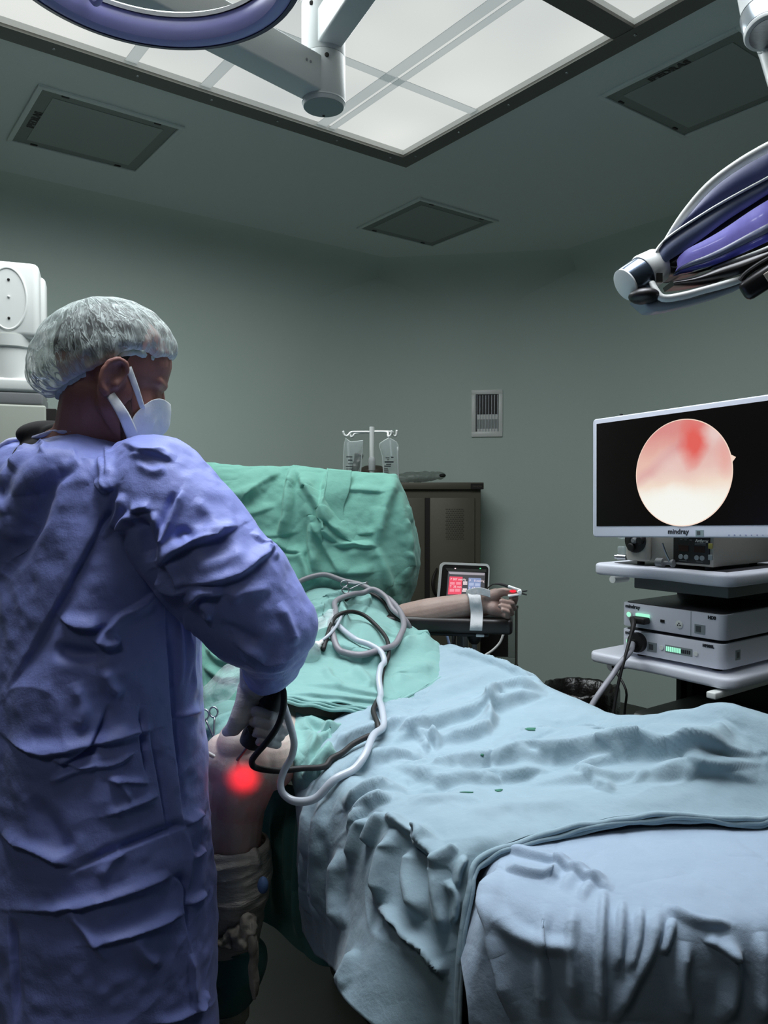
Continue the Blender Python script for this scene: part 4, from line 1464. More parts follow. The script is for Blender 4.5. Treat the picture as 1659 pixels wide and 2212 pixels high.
# torso, head, other leg (below the drapes)
mb.chain([Vector((-.04, 2.06, .865)), Vector((-.11, 2.25, .89)), Vector((-.20, 2.48, .90))], [.045, .070, .075], 20)
mb.chain([Vector((.02, 2.08, .865)), Vector((-.04, 2.27, .89)), Vector((-.10, 2.48, .91))], [.042, .065, .07], 20)
mb.chain([Vector((-.20, 2.5, .90)), Vector((-.27, 2.68, .90)), Vector((-.34, 2.84, .92))], [.06, .045, .085], 20)
mb.chain([Vector((.03, 2.06, .855)), Vector((.30, 1.74, .84)), Vector((.50, 1.50, .845))], [.040, .026, .026], 16)
mb.chain([Vector((.50, 1.50, .845)), Vector((.58, 1.40, .88)), Vector((.61, 1.39, .93))], [.026, .030, .022], 16)
# arm on the board
arm = [(Vector((-.12, 2.50, .94)), .062), (PY(842, 1353, 2.41), .050), (PY(880, 1338, 2.385), .0505), (PY(925, 1328, 2.36), .0500), (PY(965, 1319, 2.345), .0450),
       (PY(1000, 1311, 2.335), .0390), (PY(1025, 1306, 2.33), .0345), (PY(1048, 1306, 2.325), .0335)]
mb.chain([p for p, r in arm], [r for p, r in arm], 20)
# hand
mb.chain([PY(1046, 1302, 2.325), PY(1064, 1306, 2.325), PY(1082, 1309, 2.33)], [.033, .031, .024], 16)
mb.chain([PY(1050, 1292, 2.315), PY(1070, 1284, 2.31)], [.022, .018], 16)
mb.chain([PY(1064, 1315, 2.30), PY(1078, 1322, 2.30)], [.022, .016], 16)
mb.chain([PY(1066, 1285, 2.31), PY(1088, 1278, 2.305), PY(1104, 1281, 2.30), PY(1117, 1283, 2.295)], [.0165, .0125, .0105, .009], 14)   # finger in the clip
mb.chain([PY(1084, 1304, 2.335), PY(1111, 1302, 2.33), PY(1114, 1292, 2.305), PY(1104, 1291, 2.285)], [.0098, .0090, .0085, .0078], 14)
mb.chain([PY(1082, 1312, 2.33), PY(1110, 1314, 2.315), PY(1106, 1303, 2.280), PY(1083, 1299, 2.268)], [.0098, .0092, .0085, .0076], 14)
mb.chain([PY(1078, 1318, 2.32), PY(1105, 1325, 2.300), PY(1099, 1313, 2.266), PY(1080, 1309, 2.255)], [.0095, .0088, .0080, .0072], 14)
mb.chain([PY(1076, 1324, 2.305), PY(1097, 1333, 2.280), PY(1097, 1322, 2.252), PY(1086, 1318, 2.245)], [.0088, .0080, .0072, .0066], 14)
me = remesh(mb.mesh(), .0025, 5, .5)
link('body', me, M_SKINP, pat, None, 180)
# light of the scope tip shining through the knee from inside
kl = bpy.data.lights.new('scope_tip_light', 'SPOT')
kl.spot_size = math.radians(140)
kl.spot_blend = 1.0
kl.energy = 1.0
kl.color = (1.0, .04, .09)
kl.shadow_soft_size = .006
ko = bpy.data.objects.new('scope_tip_light', kl)
COL.objects.link(ko)
ko.location = PY(532, 1664, 1.488)
ko.rotation_euler = (Vector((-.02, -1, -.25))).to_track_quat('-Z', 'Y').to_euler()

# ---------------------------------------------------------------- surgeon
HC = Vector((-.470, 1.375, 1.589))
hx = Vector((.883 * .93, .469 * .93, -.34)).normalized()
hz = (UP - hx * UP.dot(hx)).normalized()
hy = hz.cross(hx)
hz = (hz + hy * 0.0).normalized()
def hl(x, y, z):
    x = x * .84 if x > 0 else x
    return HC + hx * x + hy * y + hz * z
MH = Matrix((hx, hy, hz)).transposed()
BC = Vector((-.54, 1.42, 0))
BR = Vector((.75, -.66, 0)).normalized()
BF = Vector((.66, .75, 0)).normalized()
MBd = Matrix((BR, BF, UP)).transposed()
sur = thing('person', 'surgeon in blue gown, hair cap and white mask bending over the knee, seen from behind', 'person', (-.54, 1.42, 0))
mb = MB()
mb.ell(hl(-.012, 0, .022), (.098, .076, .090), MH, 32)
mb.ell(hl(.040, 0, -.045), (.056, .060, .084), MH, 28)
mb.ell(hl(.046, 0, .035), (.046, .062, .050), MH, 28)
for s in (-1, 1):
    mb.capsule(hl(-.002, s * .056, -.062), hl(.074, s * .020, -.116), .020, .016)
    mb.ell(hl(.058, s * .038, -.042), (.026, .020, .026), MH)
    mb.ell(hl(.075, s * .031, -.010), (.011, .014, .009), MH)
    mb.capsule(hl(.076, s * .044, .008), hl(.092, s * .014, .010), .009, .010)
    mb.ell(hl(.000, s * .066, -.035), (.030, .012, .040), MH)
    # ear
    ec = (-.012, s * .079, -.020)
    def el(x, z, o=.0): return hl(ec[0] + x * .84 + z * .22, ec[1] + s * o * .9, ec[2] + z * .84 - x * .2)
    mb.ell(el(0, 0), (.016, .006, .025), MH)
    rim = [(.018, .008, .004), (.015, .024, .008), (.004, .033, .011), (-.012, .031, .013), (-.022, .016, .014), (-.022, -.004, .013), (-.015, -.020, .010), (-.005, -.032, .007), (.006, -.035, .004)]
    mb.chain([el(*q) for q in rim], [.0045, .005, .0052, .0052, .0052, .005, .0052, .0068, .006], 10)
    mb.capsule(el(.016, .004, .003), el(.014, -.012, .006), .005, .0055)
    mb.chain([el(-.008, .018, .008), el(-.012, .004, .008), el(-.007, -.014, .007)], [.004, .004, .004], 10)
mb.capsule(hl(.092, 0, .004), hl(.116, 0, -.046), .008, .0125)
mb.ell(hl(.108, 0, -.052), (.014, .017, .010), MH)
mb.ell(hl(.078, 0, -.118), (.020, .022, .018), MH)
mb.ell(hl(.090, 0, -.082), (.014, .024, .016), MH)
nb = Vector((-.545, 1.415, 1.43))
mb.capsule(hl(-.022, 0, -.045), nb + Vector((.01, 0, .02)), .056, .066)
mb.capsule(hl(.02, 0, -.09), nb + BF * .05, .036, .050)
# torso, arms, legs below the gown
mb.chain([nb, BC + UP * 1.28, BC + UP * 1.10, BC + UP * .98], [.09, .12, .11, .115], 20)
RS = BC + BR * .17 + UP * 1.385
LS = BC - BR * .17 + UP * 1.385
elb = PY(548, 1322, 1.275); wri = PY(566, 1462, 1.42)
mb.chain([nb + UP * -.03, RS, elb, wri, PY(566, 1482, 1.43)], [.07, .058, .042, .029, .028], 18)
lel = BC + Vector((.02, .30, 1.12)); lwr = BC + Vector((.05, .21, 1.02))
mb.chain([nb + UP * -.03, LS, lel, lwr], [.07, .058, .042, .030], 18)
mb.chain([lwr, lwr + Vector((.02, -.02, -.05))], [.030, .022], 14)
for s in (-1, 1):
    h_ = BC + BR * s * .09
    mb.chain([h_ + UP * .95, h_ + UP * .50 + BF * .02, h_ + UP * .09, h_ + UP * .06 + BF * .12], [.088, .058, .042, .035], 18)
me = remesh(mb.mesh(), .0034, 4, .5)
body = link('body', me, M_SKINS, sur, None, 180)

# hair under the cap and a short beard along the jaw
M_HAIR = mat('dark_hair', '#1c1512', .6, bump=[(60, .003, (3, 3, 1))])
mb = MB()
mb.ell(hl(-.020, 0, .026), (.094, .0775, .089), MH, 32)
bm = mb.bm
cutn = (hz * .95 + hx * -.10).normalized()
bmesh.ops.bisect_plane(bm, geom=bm.verts[:] + bm.edges[:] + bm.faces[:], plane_co=hl(-.01, 0, .004), plane_no=-cutn, clear_outer=True)
mb.build('hair', M_HAIR, sur, smooth=180)
mb = MB()
for s in (-1, 1):
    mb.chain([hl(.022, s * .064, -.012), hl(.024, s * .062, -.045), hl(.040, s * .054, -.078), hl(.062, s * .038, -.106), hl(.085, s * .015, -.122)], [.0075, .0105, .0135, .0145, .014], 12)
me = remesh(mb.mesh(), .003, 6)
link('beard', me, mat('beard_stubble', '#3a2a26', .8, bump=[(300, .002)], vary=(60, '#6b4a42', .9)), sur, None, 180)
mb = MB()
for s in (-1, 1):
    mb = MB(); mb.capsule(hl(.078, s * .044, .013), hl(.095, s * .015, .013), .0035, .0045)
    mb.build('eyebrow', M_HAIR, sur, smooth=180)

# bouffant cap : thin translucent fleece gathered on an elastic
def m_cap():
    m = bpy.data.materials.new('cap_fleece')
    m.use_nodes = True
    nt = m.node_tree; L = nt.links
    b = nt.nodes['Principled BSDF']
    b.inputs['Base Color'].default_value = lin('#c6d2ce')
    b.inputs['Roughness'].default_value = .6
    b.inputs['Subsurface Weight'].default_value = 0
    uvn = nd(nt, 'ShaderNodeUVMap')
    mp = nd(nt, 'ShaderNodeMapping'); mp.inputs['Scale'].default_value = (62, 5.0, 1)
    L.new(uvn.outputs[0], mp.inputs[0])
    n1 = nd(nt, 'ShaderNodeTexNoise', Scale=1.0, Detail=5.0, Distortion=1.2)
    L.new(mp.outputs[0], n1.inputs['Vector'])
    r = nd(nt, 'ShaderNodeValToRGB')
    r.color_ramp.elements.new(.5); r.color_ramp.elements.new(.6)
    for el_, (p_, c_) in zip(r.color_ramp.elements, ((.42, .05), (.485, .75), (.535, .10), (.68, .60))):
        el_.position = p_; el_.color = (c_, c_, c_, 1)
    L.new(n1.outputs['Fac'], r.inputs[0])
    sep = nd(nt, 'ShaderNodeSeparateXYZ'); L.new(uvn.outputs[0], sep.inputs[0])
    edge = nd(nt, 'ShaderNodeMapRange'); L.new(sep.outputs[1], edge.inputs[0])
    edge.inputs[1].default_value = .72; edge.inputs[2].default_value = .95; edge.inputs[3].default_value = 0; edge.inputs[4].default_value = .45
    add = nd(nt, 'ShaderNodeMath', operation='ADD', use_clamp=True)
    L.new(r.outputs[0], add.inputs[0]); L.new(edge.outputs[0], add.inputs[1])
    lw = nd(nt, 'ShaderNodeLayerWeight'); lw.inputs[0].default_value = .35
    rim_ = nd(nt, 'ShaderNodeMath', operation='MULTIPLY_ADD', use_clamp=True); L.new(lw.outputs['Facing'], rim_.inputs[0]); rim_.inputs[1].default_value = .55; L.new(add.outputs[0], rim_.inputs[2])
    L.new(rim_.outputs[0], b.inputs['Alpha'])
    bn = nd(nt, 'ShaderNodeBump'); bn.inputs['Distance'].default_value = .004; bn.inputs['Strength'].default_value = 1
    L.new(n1.outputs['Fac'], bn.inputs['Height']); L.new(bn.outputs[0], b.inputs['Normal'])
    return m
NT, NPH = 180, 60
cap_c = PY(224, 766, 1.375)
capz = Vector((-.29 * .962, -.29 * .272, .956)).normalized()      # crown axis leans back
capx = Vector((.962, .272, 0)); capx = (capx - capz * capx.dot(capz)).normalized()
capy = capz.cross(capx)
V, UVs = [], []
def cap_pt(th, v):
    """v 0 crown .. 1 edge"""
    ph_e = math.radians(117 + 4 * math.cos(2 * th) - 3 * math.cos(th))
    # edge rises over the ears
    ear = math.exp(-((abs(th) - 1.15) / .34) ** 2)
    ph_e -= math.radians(10) * ear
    ph = ph_e * v
    rx_, ry_, rz_ = .119, .094, .098
    puff = 1 + .06 * math.exp(-((v - .80) / .14) ** 2)
    back = max(0, -math.cos(th))
    rx_ *= 1 + .06 * back
    gather = .030 * max(0, v - .45) ** 1.2
    k = 1 + gather * (math.sin(th * 31 + 2 * math.sin(th * 3)) + .6 * math.sin(th * 17 + 1.0)) - (.16 * max(0, (v - .93) / .07) ** 2 if v > .93 else 0)
    k *= puff
    s_ = math.sin(ph)
    return cap_c + capx * (rx_ * s_ * math.cos(th) * k) + capy * (ry_ * s_ * math.sin(th) * k) + capz * (rz_ * math.cos(ph) * k)
for i in range(NPH + 1):
    v = i / NPH
    for j in range(NT):
        th = -math.pi + 2 * math.pi * j / NT
        V.append(cap_pt(th, v))
VA = np.array([tuple(v) for v in V])
ctr = np.array(tuple(cap_c))
dirn = (VA - ctr) / np.linalg.norm(VA - ctr, axis=1)[:, None]
vv = np.repeat(np.arange(NPH + 1) / NPH, NT)
VA = VA + dirn * ((.0035 * vnoise(VA, 28) + .0028 * vnoise(VA + 5, 60)) * (.35 + vv))[:, None]
Fc, Fuv = [], []
for i in range(NPH):
    for j in range(NT):
        j2 = (j + 1) % NT
        Fc.append((i * NT + j, i * NT + j2, (i + 1) * NT + j2, (i + 1) * NT + j))
        Fuv.append([(j / NT, i / NPH), ((j + 1) / NT, i / NPH), ((j + 1) / NT, (i + 1) / NPH), (j / NT, (i + 1) / NPH)])
me = mesh_from(VA, Fc, 'hair_cap')
uvl = me.uv_layers.new(name='UVMap')
flat_uv = np.array(Fuv).reshape(-1)
uvl.data.foreach_set('uv', flat_uv)
cap = link('hair_cap', me, m_cap(), sur, None, 180)
mb = MB()
mb.tube([Vector(VA[NPH * NT + j]) for j in range(0, NT, 3)], .0075, 8, closed=True, smooth=2)
mb.build('elastic_edge', mat('cap_edge', '#cfe0da', .7, bump=[(200, .002)]), cap, smooth=180)

# mask
M_MASK = mat('mask_white', '#e6ebec', .8, bump=[(260, .0004), (40, .0012)])
mc = hl(.038, 0, -.076)
rows = []
for i in range(7):
    v = i / 6
    zz = .066 - .118 * v
    row = []
    half = 1.22 + .18 * math.sin(math.pi * v)
    for j in range(13):
        a = -half + 2 * half * j / 12
        rr_ = .078 + .006 * math.sin(math.pi * min(1, v * 1.15)) - .012 * v
        nose = .026 * math.exp(-(a / .32) ** 2) * math.exp(-((v - .28) / .35) ** 2)
        pinch = 1 - .42 * (abs(a) / half) ** 4
        z2 = zz * pinch - .004 - .012 * v * (1 - abs(a) / half)
        row.append(mc + hx * ((rr_ + nose) * math.cos(a) * .78) + hy * ((rr_ * .80) * math.sin(a)) + hz * z2)
    rows.append(row)
me, S = sheet_mesh(rows, 60, 90, [(60, .0012)], 'mask')
fold(me, [([(352, 880), (335, 897), (312, 908)], 5, .003, 'r'), ([(352, 905), (340, 920), (318, 930)], 5, .003, 'r'), ([(318, 912), (320, 930), (322, 945)], 4, .003, 'r')])
msk = link('face_mask', me, M_MASK, sur, None, 180); solid(msk, .002)
el_top = hl(.006, -.078, .004); el_bot = hl(-.006, -.078, -.050)
near_top = Vector(S[10, 3]); near_bot = Vector(S[44, 6])
mb = MB()
mb.tube([el_top, (el_top * .5 + near_top * .5) + hy * -.004, near_top], [.0058, .0052, .0045], 8, flat=(.25, 1.0, -hy))
mb.build('ear_strap', M_MASK, msk, smooth=180)
mb = MB()
mb.tube([el_bot, (el_bot * .5 + near_bot * .5) + hy * -.016, near_bot], [.0075, .0095, .011], 8, flat=(.2, 1.0, -hy))
mb.build('ear_strap', M_MASK, msk, smooth=180)

# dark undershirt collar
mb = MB()
M_SHIRT = mat('black_shirt', '#120f0f', .9)
mb.tube([nb + BR * (.088 * math.cos(t)) + BF * (.080 * math.sin(t)) + UP * (.012 + .012 * math.sin(t)) for t in [2 * math.pi * k / 20 for k in range(20)]], .017, 12, closed=True, smooth=2)
mb.chain([nb - UP * .04, nb - UP * .09], [.09, .10], 24)
mb.ell(nb + BF * -.04 + BR * -.03 + UP * .010, (.10, .065, .045), MBd)
mb.ell(PY(108, 940, 1.44), (.060, .055, .027)); mb.ell(PY(150, 936, 1.41), (.05, .05, .020))
me = remesh(mb.mesh(), .005, 6)
link('undershirt', me, M_SHIRT, sur, None, 180)

# ---------------------------------------------------------------- gown
def m_gown():
    m = mat('gown_blue_nonwoven', '#8590d0', .5, bump=[(420, .00035), (30, .0022), (9, .004)], vary=(5, '#7b87c8', .6), spec=.35, sheen=.1)
    return m
M_GOWN = m_gown()
mb = MB()
prof = [(1.478, .075, .070, .0), (1.462, .125, .095, .0), (1.434, .185, .118, .0), (1.385, .222, .145, .0), (1.31, .228, .158, .0), (1.20, .222, .165, .0), (1.08, .222, .172, .0),
        (.95, .228, .180, .0), (.80, .236, .186, .005), (.60, .243, .190, .01), (.40, .246, .195, .012), (.26, .250, .198, .012)]
rings = []
for z, a, b, off in prof:
    ring = []
    for k in range(48):
        t = 2 * math.pi * k / 48
        c_, s_ = math.cos(t), math.sin(t)
        e = 2 / 2.3
        p = BC + BR * (a * abs(c_) ** e * (1 if c_ > 0 else -1) + off) + BF * (b * abs(s_) ** e * (1 if s_ > 0 else -1)) + UP * z
        ring.append(mb.bm.verts.new(p))
    rings.append(ring)
for A, B_ in zip(rings, rings[1:]):
    for k in range(48):
        mb.bm.faces.new((A[k], A[(k + 1) % 48], B_[(k + 1) % 48], B_[k]))
mb.bm.faces.new(rings[0]); mb.bm.faces.new(list(reversed(rings[-1])))
slv = [(BC + BR * .13 + UP * 1.370, .090), (PY(332, 1062, 1.29), .096), (PY(395, 1135, 1.275), .095), (PY(450, 1205, 1.27), .094), (PY(505, 1272, 1.268), .092), (PY(552, 1330, 1.275), .086),
       (PY(586, 1385, 1.315), .066), (PY(588, 1425, 1.355), .053), (PY(578, 1448, 1.39), .046)]
mb.chain([p for p, r in slv], [r for p, r in slv], 28)
mb.capsule(PY(520, 1265, 1.27), PY(585, 1350, 1.275), .086, .074, 24)
lsl = [(BC - BR * .13 + UP * 1.375, .090), (LS - UP * .03, .095), (lel - UP * .0, .085), (lwr - Vector((.02, -.01, -.01)), .052)]
mb.chain([p for p, r in lsl], [r for p, r in lsl], 24)
# gathers at the shoulder blade and the yoke
mb.ell(BC + BR * .03 - BF * .06 + UP * 1.40, (.16, .09, .07), MBd)
mb.ell(BC - BR * .15 - BF * .02 + UP * 1.395, (.12, .10, .085), MBd)
me = remesh(mb.mesh(), .0048, 8, .5, 1)
P = coords(me); N = normals_of(me)
low = np.clip((1.25 - P[:, 2]) / .5, 0, 1)
d = creases(P, .0045) + .006 * vnoise(P * np.array([1, 1, .55]), 9) + .004 * vnoise(P + 7, 21) + .0016 * vnoise(P + 2, 55)
setco(me, P + N * d[:, None])
gown_folds = [
 # yoke and back
 ([(262,1040),(197,1180),(102,1350),(8,1507)], 16, -.012, 's'),
 ([(185,975),(110,1035),(60,1146),(4,1250)], 22, -.022, 'r'), ([(165,955),(80,1020),(25,1120),(-20,1230)], 26, .016, 'r'),
 ([(215,985),(228,1020),(238,1062)], 10, .012, 'r'), ([(205,1035),(225,1060),(250,1050)], 9, .010, 's'),
 ([(262,1062),(255,1110),(215,1165)], 11, .012, 'r'), ([(120,1010),(150,1000),(172,985)], 12, .009, 'r'),
 ([(283,1109),(306,1101),(328,1102)], 9, .012, 's'), ([(258,1150),(270,1130),(290,1108)], 9, .014, 'r'), ([(300,1115),(312,1160),(330,1215)], 14, -.020, 'r'),
 ([(328,1102),(345,1150),(350,1180)], 8, .009, 'r'),
 ([(340,1277),(295,1310),(254,1334),(205,1392)], 10, .014, 's'),
 ([(120,1335),(176,1352),(221,1350)], 9, .014, 's'), ([(200,1382),(235,1395),(262,1380)], 9, .014, 's'),
 ([(110,1400),(170,1415),(230,1410)], 16, -.014, 'r'),
 ([(225,1440),(240,1480),(265,1500)], 14, .010, 'r'), ([(160,1470),(180,1530),(170,1580)], 16, .010, 'r'),
 ([(20,1000),(12,1060),(30,1120)], 10, .010, 'r'), ([(60,950),(45,985),(20,1010)], 10, .012, 's'), ([(80,952),(100,970),(95,990)], 7, .008, 'r'),
 ([(262,955),(300,975),(345,985),(380,1000)], 9, .008, 's'), ([(275,985),(320,980),(360,975)], 7, .006, 'r'),
 ([(290,1000),(330,1020),(360,1010)], 9, .006, 'r'), ([(225,960),(235,1000),(240,1035)], 6, .006, 's'),
 # sleeve
 ([(393,1056),(369,1113),(340,1203)], 6, .010, 's'), ([(380,1060),(355,1115),(330,1180)], 8, -.008, 'r'),
 ([(336,1224),(385,1187),(451,1162),(520,1134)], 12, .018, 's'), ([(380,1175),(395,1150),(420,1165)], 11, -.012, 'r'),
 ([(393,1262),(500,1250),(560,1210),(592,1185)], 11, .014, 's'), ([(420,1230),(480,1215),(540,1190)], 20, .010, 'r'),
 ([(345,1235),(350,1265),(385,1280),(405,1275)], 10, .014, 's'), ([(360,1200),(380,1240),(400,1270)], 9, .012, 'r'),
 ([(406,1312),(430,1285),(451,1281),(484,1284)], 9, .014, 's'), ([(430,1300),(450,1320),(445,1340)], 8, .010, 'r'),
 ([(508,1392),(550,1412),(586,1428),(652,1406)], 9, .012, 's'), ([(530,1432),(580,1445),(640,1432)], 8, .008, 's'),
 ([(470,1345),(520,1370),(560,1390)], 14, -.008, 'r'), ([(600,1300),(625,1350),(640,1395)], 11, .008, 'r'),
 ([(560,1180),(585,1190),(600,1210)], 7, .008, 'r'), ([(540,1150),(565,1175),(590,1180)], 8, .008, 's'),
 ([(490,1300),(530,1280),(590,1270)], 14, .007, 'r'), ([(415,1080),(450,1110),(470,1150)], 14, .006, 'r'),
 # front panel edge and skirt
 ([(357,1293),(369,1433),(377,1556),(392,1680),(402,1783)], 9, -.014, 's'),
 ([(400,1320),(410,1400),(402,1480)], 6, .006, 'r'), ([(385,1330),(392,1420),(388,1500)], 6, .006, 'r'), ([(420,1350),(416,1430),(424,1500)], 5, .005, 'r'),
 ([(380,1552),(405,1545),(436,1536)], 6, .008, 's'),
 ([(10,1590),(80,1626),(180,1613),(290,1585),(335,1575)], 10, .014, 's'), ([(235,1516),(205,1597),(174,1632),(122,1658)], 8, -.012, 's'),
 ([(301,1526),(306,1606),(319,1684)], 6, -.010, 's'), ([(110,1640),(165,1655),(215,1650)], 8, .008, 's'), ([(105,1690),(160,1665),(210,1655)], 8, .008, 'r'),
 ([(190,1660),(250,1650),(290,1625)], 7, .007, 's'), ([(230,1685),(280,1690),(322,1693)], 6, .008, 's'), ([(235,1680),(265,1700),(285,1735)], 7, .007, 'r'),
 ([(0,1800),(80,1838),(155,1872)], 8, .013, 's'), ([(155,1882),(290,1826),(364,1797),(402,1783)], 8, -.013, 's'),
 ([(225,1765),(290,1740),(345,1718)], 7, .009, 's'),
 ([(13,1967),(145,1961),(232,1942),(322,1909),(373,1891)], 8, .013, 's'),
 ([(177,2044),(280,2021),(341,1999),(399,1973)], 8, .013, 's'),
 ([(373,1891),(399,1912),(402,1967),(415,2047)], 7, -.011, 's'), ([(322,1564),(340,1660),(354,1741),(364,1796)], 7, -.010, 's'),
 ([(402,1783),(422,1772),(441,1754)], 6, .010, 's'), ([(409,1857),(428,1848),(444,1832)], 6, .010, 's'), ([(402,1957),(426,1945),(447,1928)], 6, .010, 's'),
 ([(402,1790),(408,1860),(405,1950)], 6, .008, 'r'), ([(409,2057),(414,2120),(421,2186)], 7, .010, 's'), ([(421,2186),(436,2170),(450,2140)], 6, .010, 's'),
 ([(330,2212),(390,2200),(448,2165)], 7, .009, 's'), ([(20,1980),(25,2080),(35,2212)], 8, -.012, 's'), ([(145,1965),(185,2010),(235,2080)], 10, .009, 'r'),
 ([(60,1720),(120,1800),(140,1850)], 20, -.010, 'r'), ([(270,1830),(240,1860),(215,1900)], 14, .008, 'r'), ([(290,2020),(310,2060),(350,2090)], 16, .008, 'r'),
]
fold(me, gown_folds, face=True)
gown = link('gown', me, M_GOWN, sur, None, 180)
# bound neckline, lying on the upper edge of the gown
gb_v = [Vector(v) for v in coords(gown.data) + np.array(ORG[gown.name])]
GB = BVHTree.FromPolygons(gb_v, [tuple(p_.vertices) for p_ in gown.data.polygons])
def OG(px, py, lift=.005):
    for k in range(60):
        d = ray(px, py + k).normalized()
        h = GB.ray_cast(CAM, d)
        if h[0] is not None:
            return h[0] + h[1] * lift
    return PY(px, py, 1.4)
nlp = [OG(x, y) for x, y in ((-40, 930), (-10, 934), (20, 938), (45, 944), (70, 944), (95, 940), (118, 933), (140, 925), (165, 917), (182, 920), (200, 931), (222, 937), (250, 939), (280, 942))]
mb = MB(); mb.tube(nlp, [.0045] * len(nlp), 10, smooth=3)
mb.build('neck_binding', mat('gown_binding', '#b4b8dc', .7, bump=[(90, .0015)]), gown, smooth=180)

# ---------------------------------------------------------------- gloved right hand
M_GLOVE = mat('latex_glove', '#bdb6b5', .45, bump=[(120, .0008), (40, .0016, (1, 1, 5))], spec=.4)
mb = MB()
W = lambda x, y, Y: PY(x, y, Y)
mb.chain([W(566, 1440, 1.40), W(562, 1470, 1.425), W(560, 1500, 1.435)], [.040, .0375, .036], 20)      # cuff over the wrist
mb.chain([W(560, 1500, 1.435), W(576, 1530, 1.445), W(592, 1560, 1.445)], [.036, .036, .029], 20)      # palm
mb.chain([W(584, 1520, 1.435), W(604, 1566, 1.44)], [.028, .024], 16)
# thumb, pressing on the knee
mb.chain([W(545, 1492, 1.425), W(532, 1522, 1.408), W(518, 1552, 1.400), W(505, 1572, 1.405), W(490, 1580, 1.418)], [.0285, .0215, .0185, .0150, .0095], 18)
# four fingers closed round the camera head
fg = [((607, 1551, 1.428), (583, 1545, 1.393), (555, 1536, 1.389), (545, 1540, 1.403), (.0108, .0100, .0090, .0078)),
      ((607, 1571, 1.426), (584, 1566, 1.390), (557, 1558, 1.386), (548, 1562, 1.400), (.0110, .0102, .0092, .0080)),
      ((604, 1590, 1.426), (583, 1586, 1.392), (560, 1579, 1.388), (552, 1584, 1.402), (.0105, .0098, .0088, .0078)),
      ((598, 1607, 1.430), (582, 1604, 1.398), (566, 1599, 1.394), (559, 1603, 1.406), (.0094, .0088, .0080, .0070))]
for a, b, c, d_, r_ in fg:
    mb.chain([W(*a), W(*b), W(*c), W(*d_)], r_, 16)
me = remesh(mb.mesh(), .0016, 3, .5)
fold(me, [([(526,1470),(545,1480),(590,1484)], 4, .004, 'r'), ([(523,1480),(550,1490),(580,1492)], 4, .003, 'r'), ([(520,1462),(560,1472),(605,1470)], 3, .003, 'r'), ([(600,1560),(596,1580),(592,1600)], 3, .0015, 'r'), ([(545,1500),(560,1506),(575,1504)], 3, .002, 'r')], face=True)
glove = link('glove', me, M_GLOVE, sur, None, 180)

# ================================================================== instruments at the knee
M_GUNM = mat('dark_anodised', '#2b2a29', .4, metal=.2)
M_CAMH = mat('camera_head_grey', '#5a5958', .45)
sc = thing('arthroscope', 'dark arthroscope camera held in the gloved hand, its rod entering the knee', 'arthroscope', W(552, 1580, 1.42))
h0, h1 = W(545, 1595, 1.425), W(600, 1490, 1.405)
ax = (h1 - h0).normalized()
Lh = (h1 - h0).length
mb = MB()
mb.lathe(h0, -ax, [(-.034, .012), (-.03, .0205), (-.006, .0225), (.004, .0215), (.012, .020), (.016, .012)], 24); mb.build('sheath_hub', M_GUNM, sc)
mb = MB(); mb.lathe(h0 + ax * .030, ax, [(0, .018), (.004, .021), (.040, .0225), (.048, .0215)], 24); mb.build('camera_head', M_CAMH, sc)
mb = MB(); mb.lathe(h0 + ax * .077, ax, [(0, .019), (.002, .0245), (.010, .0245), (.036, .014), (.052, .0075), (.056, .005)], 24); mb.build('cable_boot', M_DARK, sc)
tip = W(513, 1641, 1.462)
st = h0 - ax * .014
mb = MB(); mb.tube([st, tip], .0032, 10, smooth=1); mb.build('rod', mat('rod_steel', '#6b6462', .35, metal=.8), sc)
mb = MB(); mb.tube([W(546, 1583, 1.40), W(540, 1578, 1.392), W(538, 1570, 1.389)], .004, 10); mb.build('stopcock', M_GUNM, sc)

# black camera cable: from the boot, round the knee, over the drape into the coil
top = h0 + ax * .130
cp = [top, W(604, 1480, 1.40), W(612, 1493, 1.385), W(612, 1530, 1.375), W(600, 1568, 1.37), W(577, 1602, 1.375), W(551, 1632, 1.405), W(544, 1647, 1.428), W(555, 1659, 1.434), W(600, 1665, 1.44), W(650, 1660, 1.445)]
cp += [OD(x, y, .010) for x, y in ((690, 1656), (718, 1649), (740, 1637), (762, 1618), (790, 1600), (810, 1583), (812, 1566), (806, 1545), (809, 1525), (816, 1500), (822, 1475), (826, 1450), (834, 1425), (835, 1400), (828, 1380), (808, 1356), (786, 1337), (765, 1328), (745, 1330), (728, 1340), (714, 1360), (706, 1385), (694, 1405))]
cp = SM(cp)
cb = MB(); cb.tube(cp, [.0058] * len(cp), 12, smooth=6)
tag(cb.build('camera_cable', M_DARK, smooth=180), 'black camera cable looping from the arthroscope over the knee onto the drape', 'cable')
M_TUBE = mat('silicone_tube', '#b9c0c9', .22, alpha=.85, spec=.6)
tp = [W(597, 1488, 1.43), W(605, 1502, 1.42), W(615, 1530, 1.41), W(625, 1562, 1.41), W(633, 1590, 1.412), W(635, 1612, 1.415), W(629, 1637, 1.42), W(615, 1662, 1.42), W(606, 1690, 1.415), W(612, 1715, 1.405), W(640, 1731, 1.40), W(682, 1724, 1.40)]
tp += [OD(x, y, .013) for x, y in ((730, 1694), (758, 1665), (783, 1637), (808, 1602), (821, 1570), (824, 1545), (821, 1525), (815, 1500), (815, 1475), (820, 1450), (823, 1430), (816, 1416), (796, 1403), (768, 1393), (748, 1378), (736, 1358), (730, 1342))]
tp = SM(tp, 5)
tb = MB(); tb.tube(tp, [.0066] * 10 + [.0076] * (len(tp) - 10), 14, smooth=6)
tag(tb.build('irrigation_tube', M_TUBE, smooth=180), 'clear irrigation tube hanging in a U beside the knee and up over the drape', 'tube')
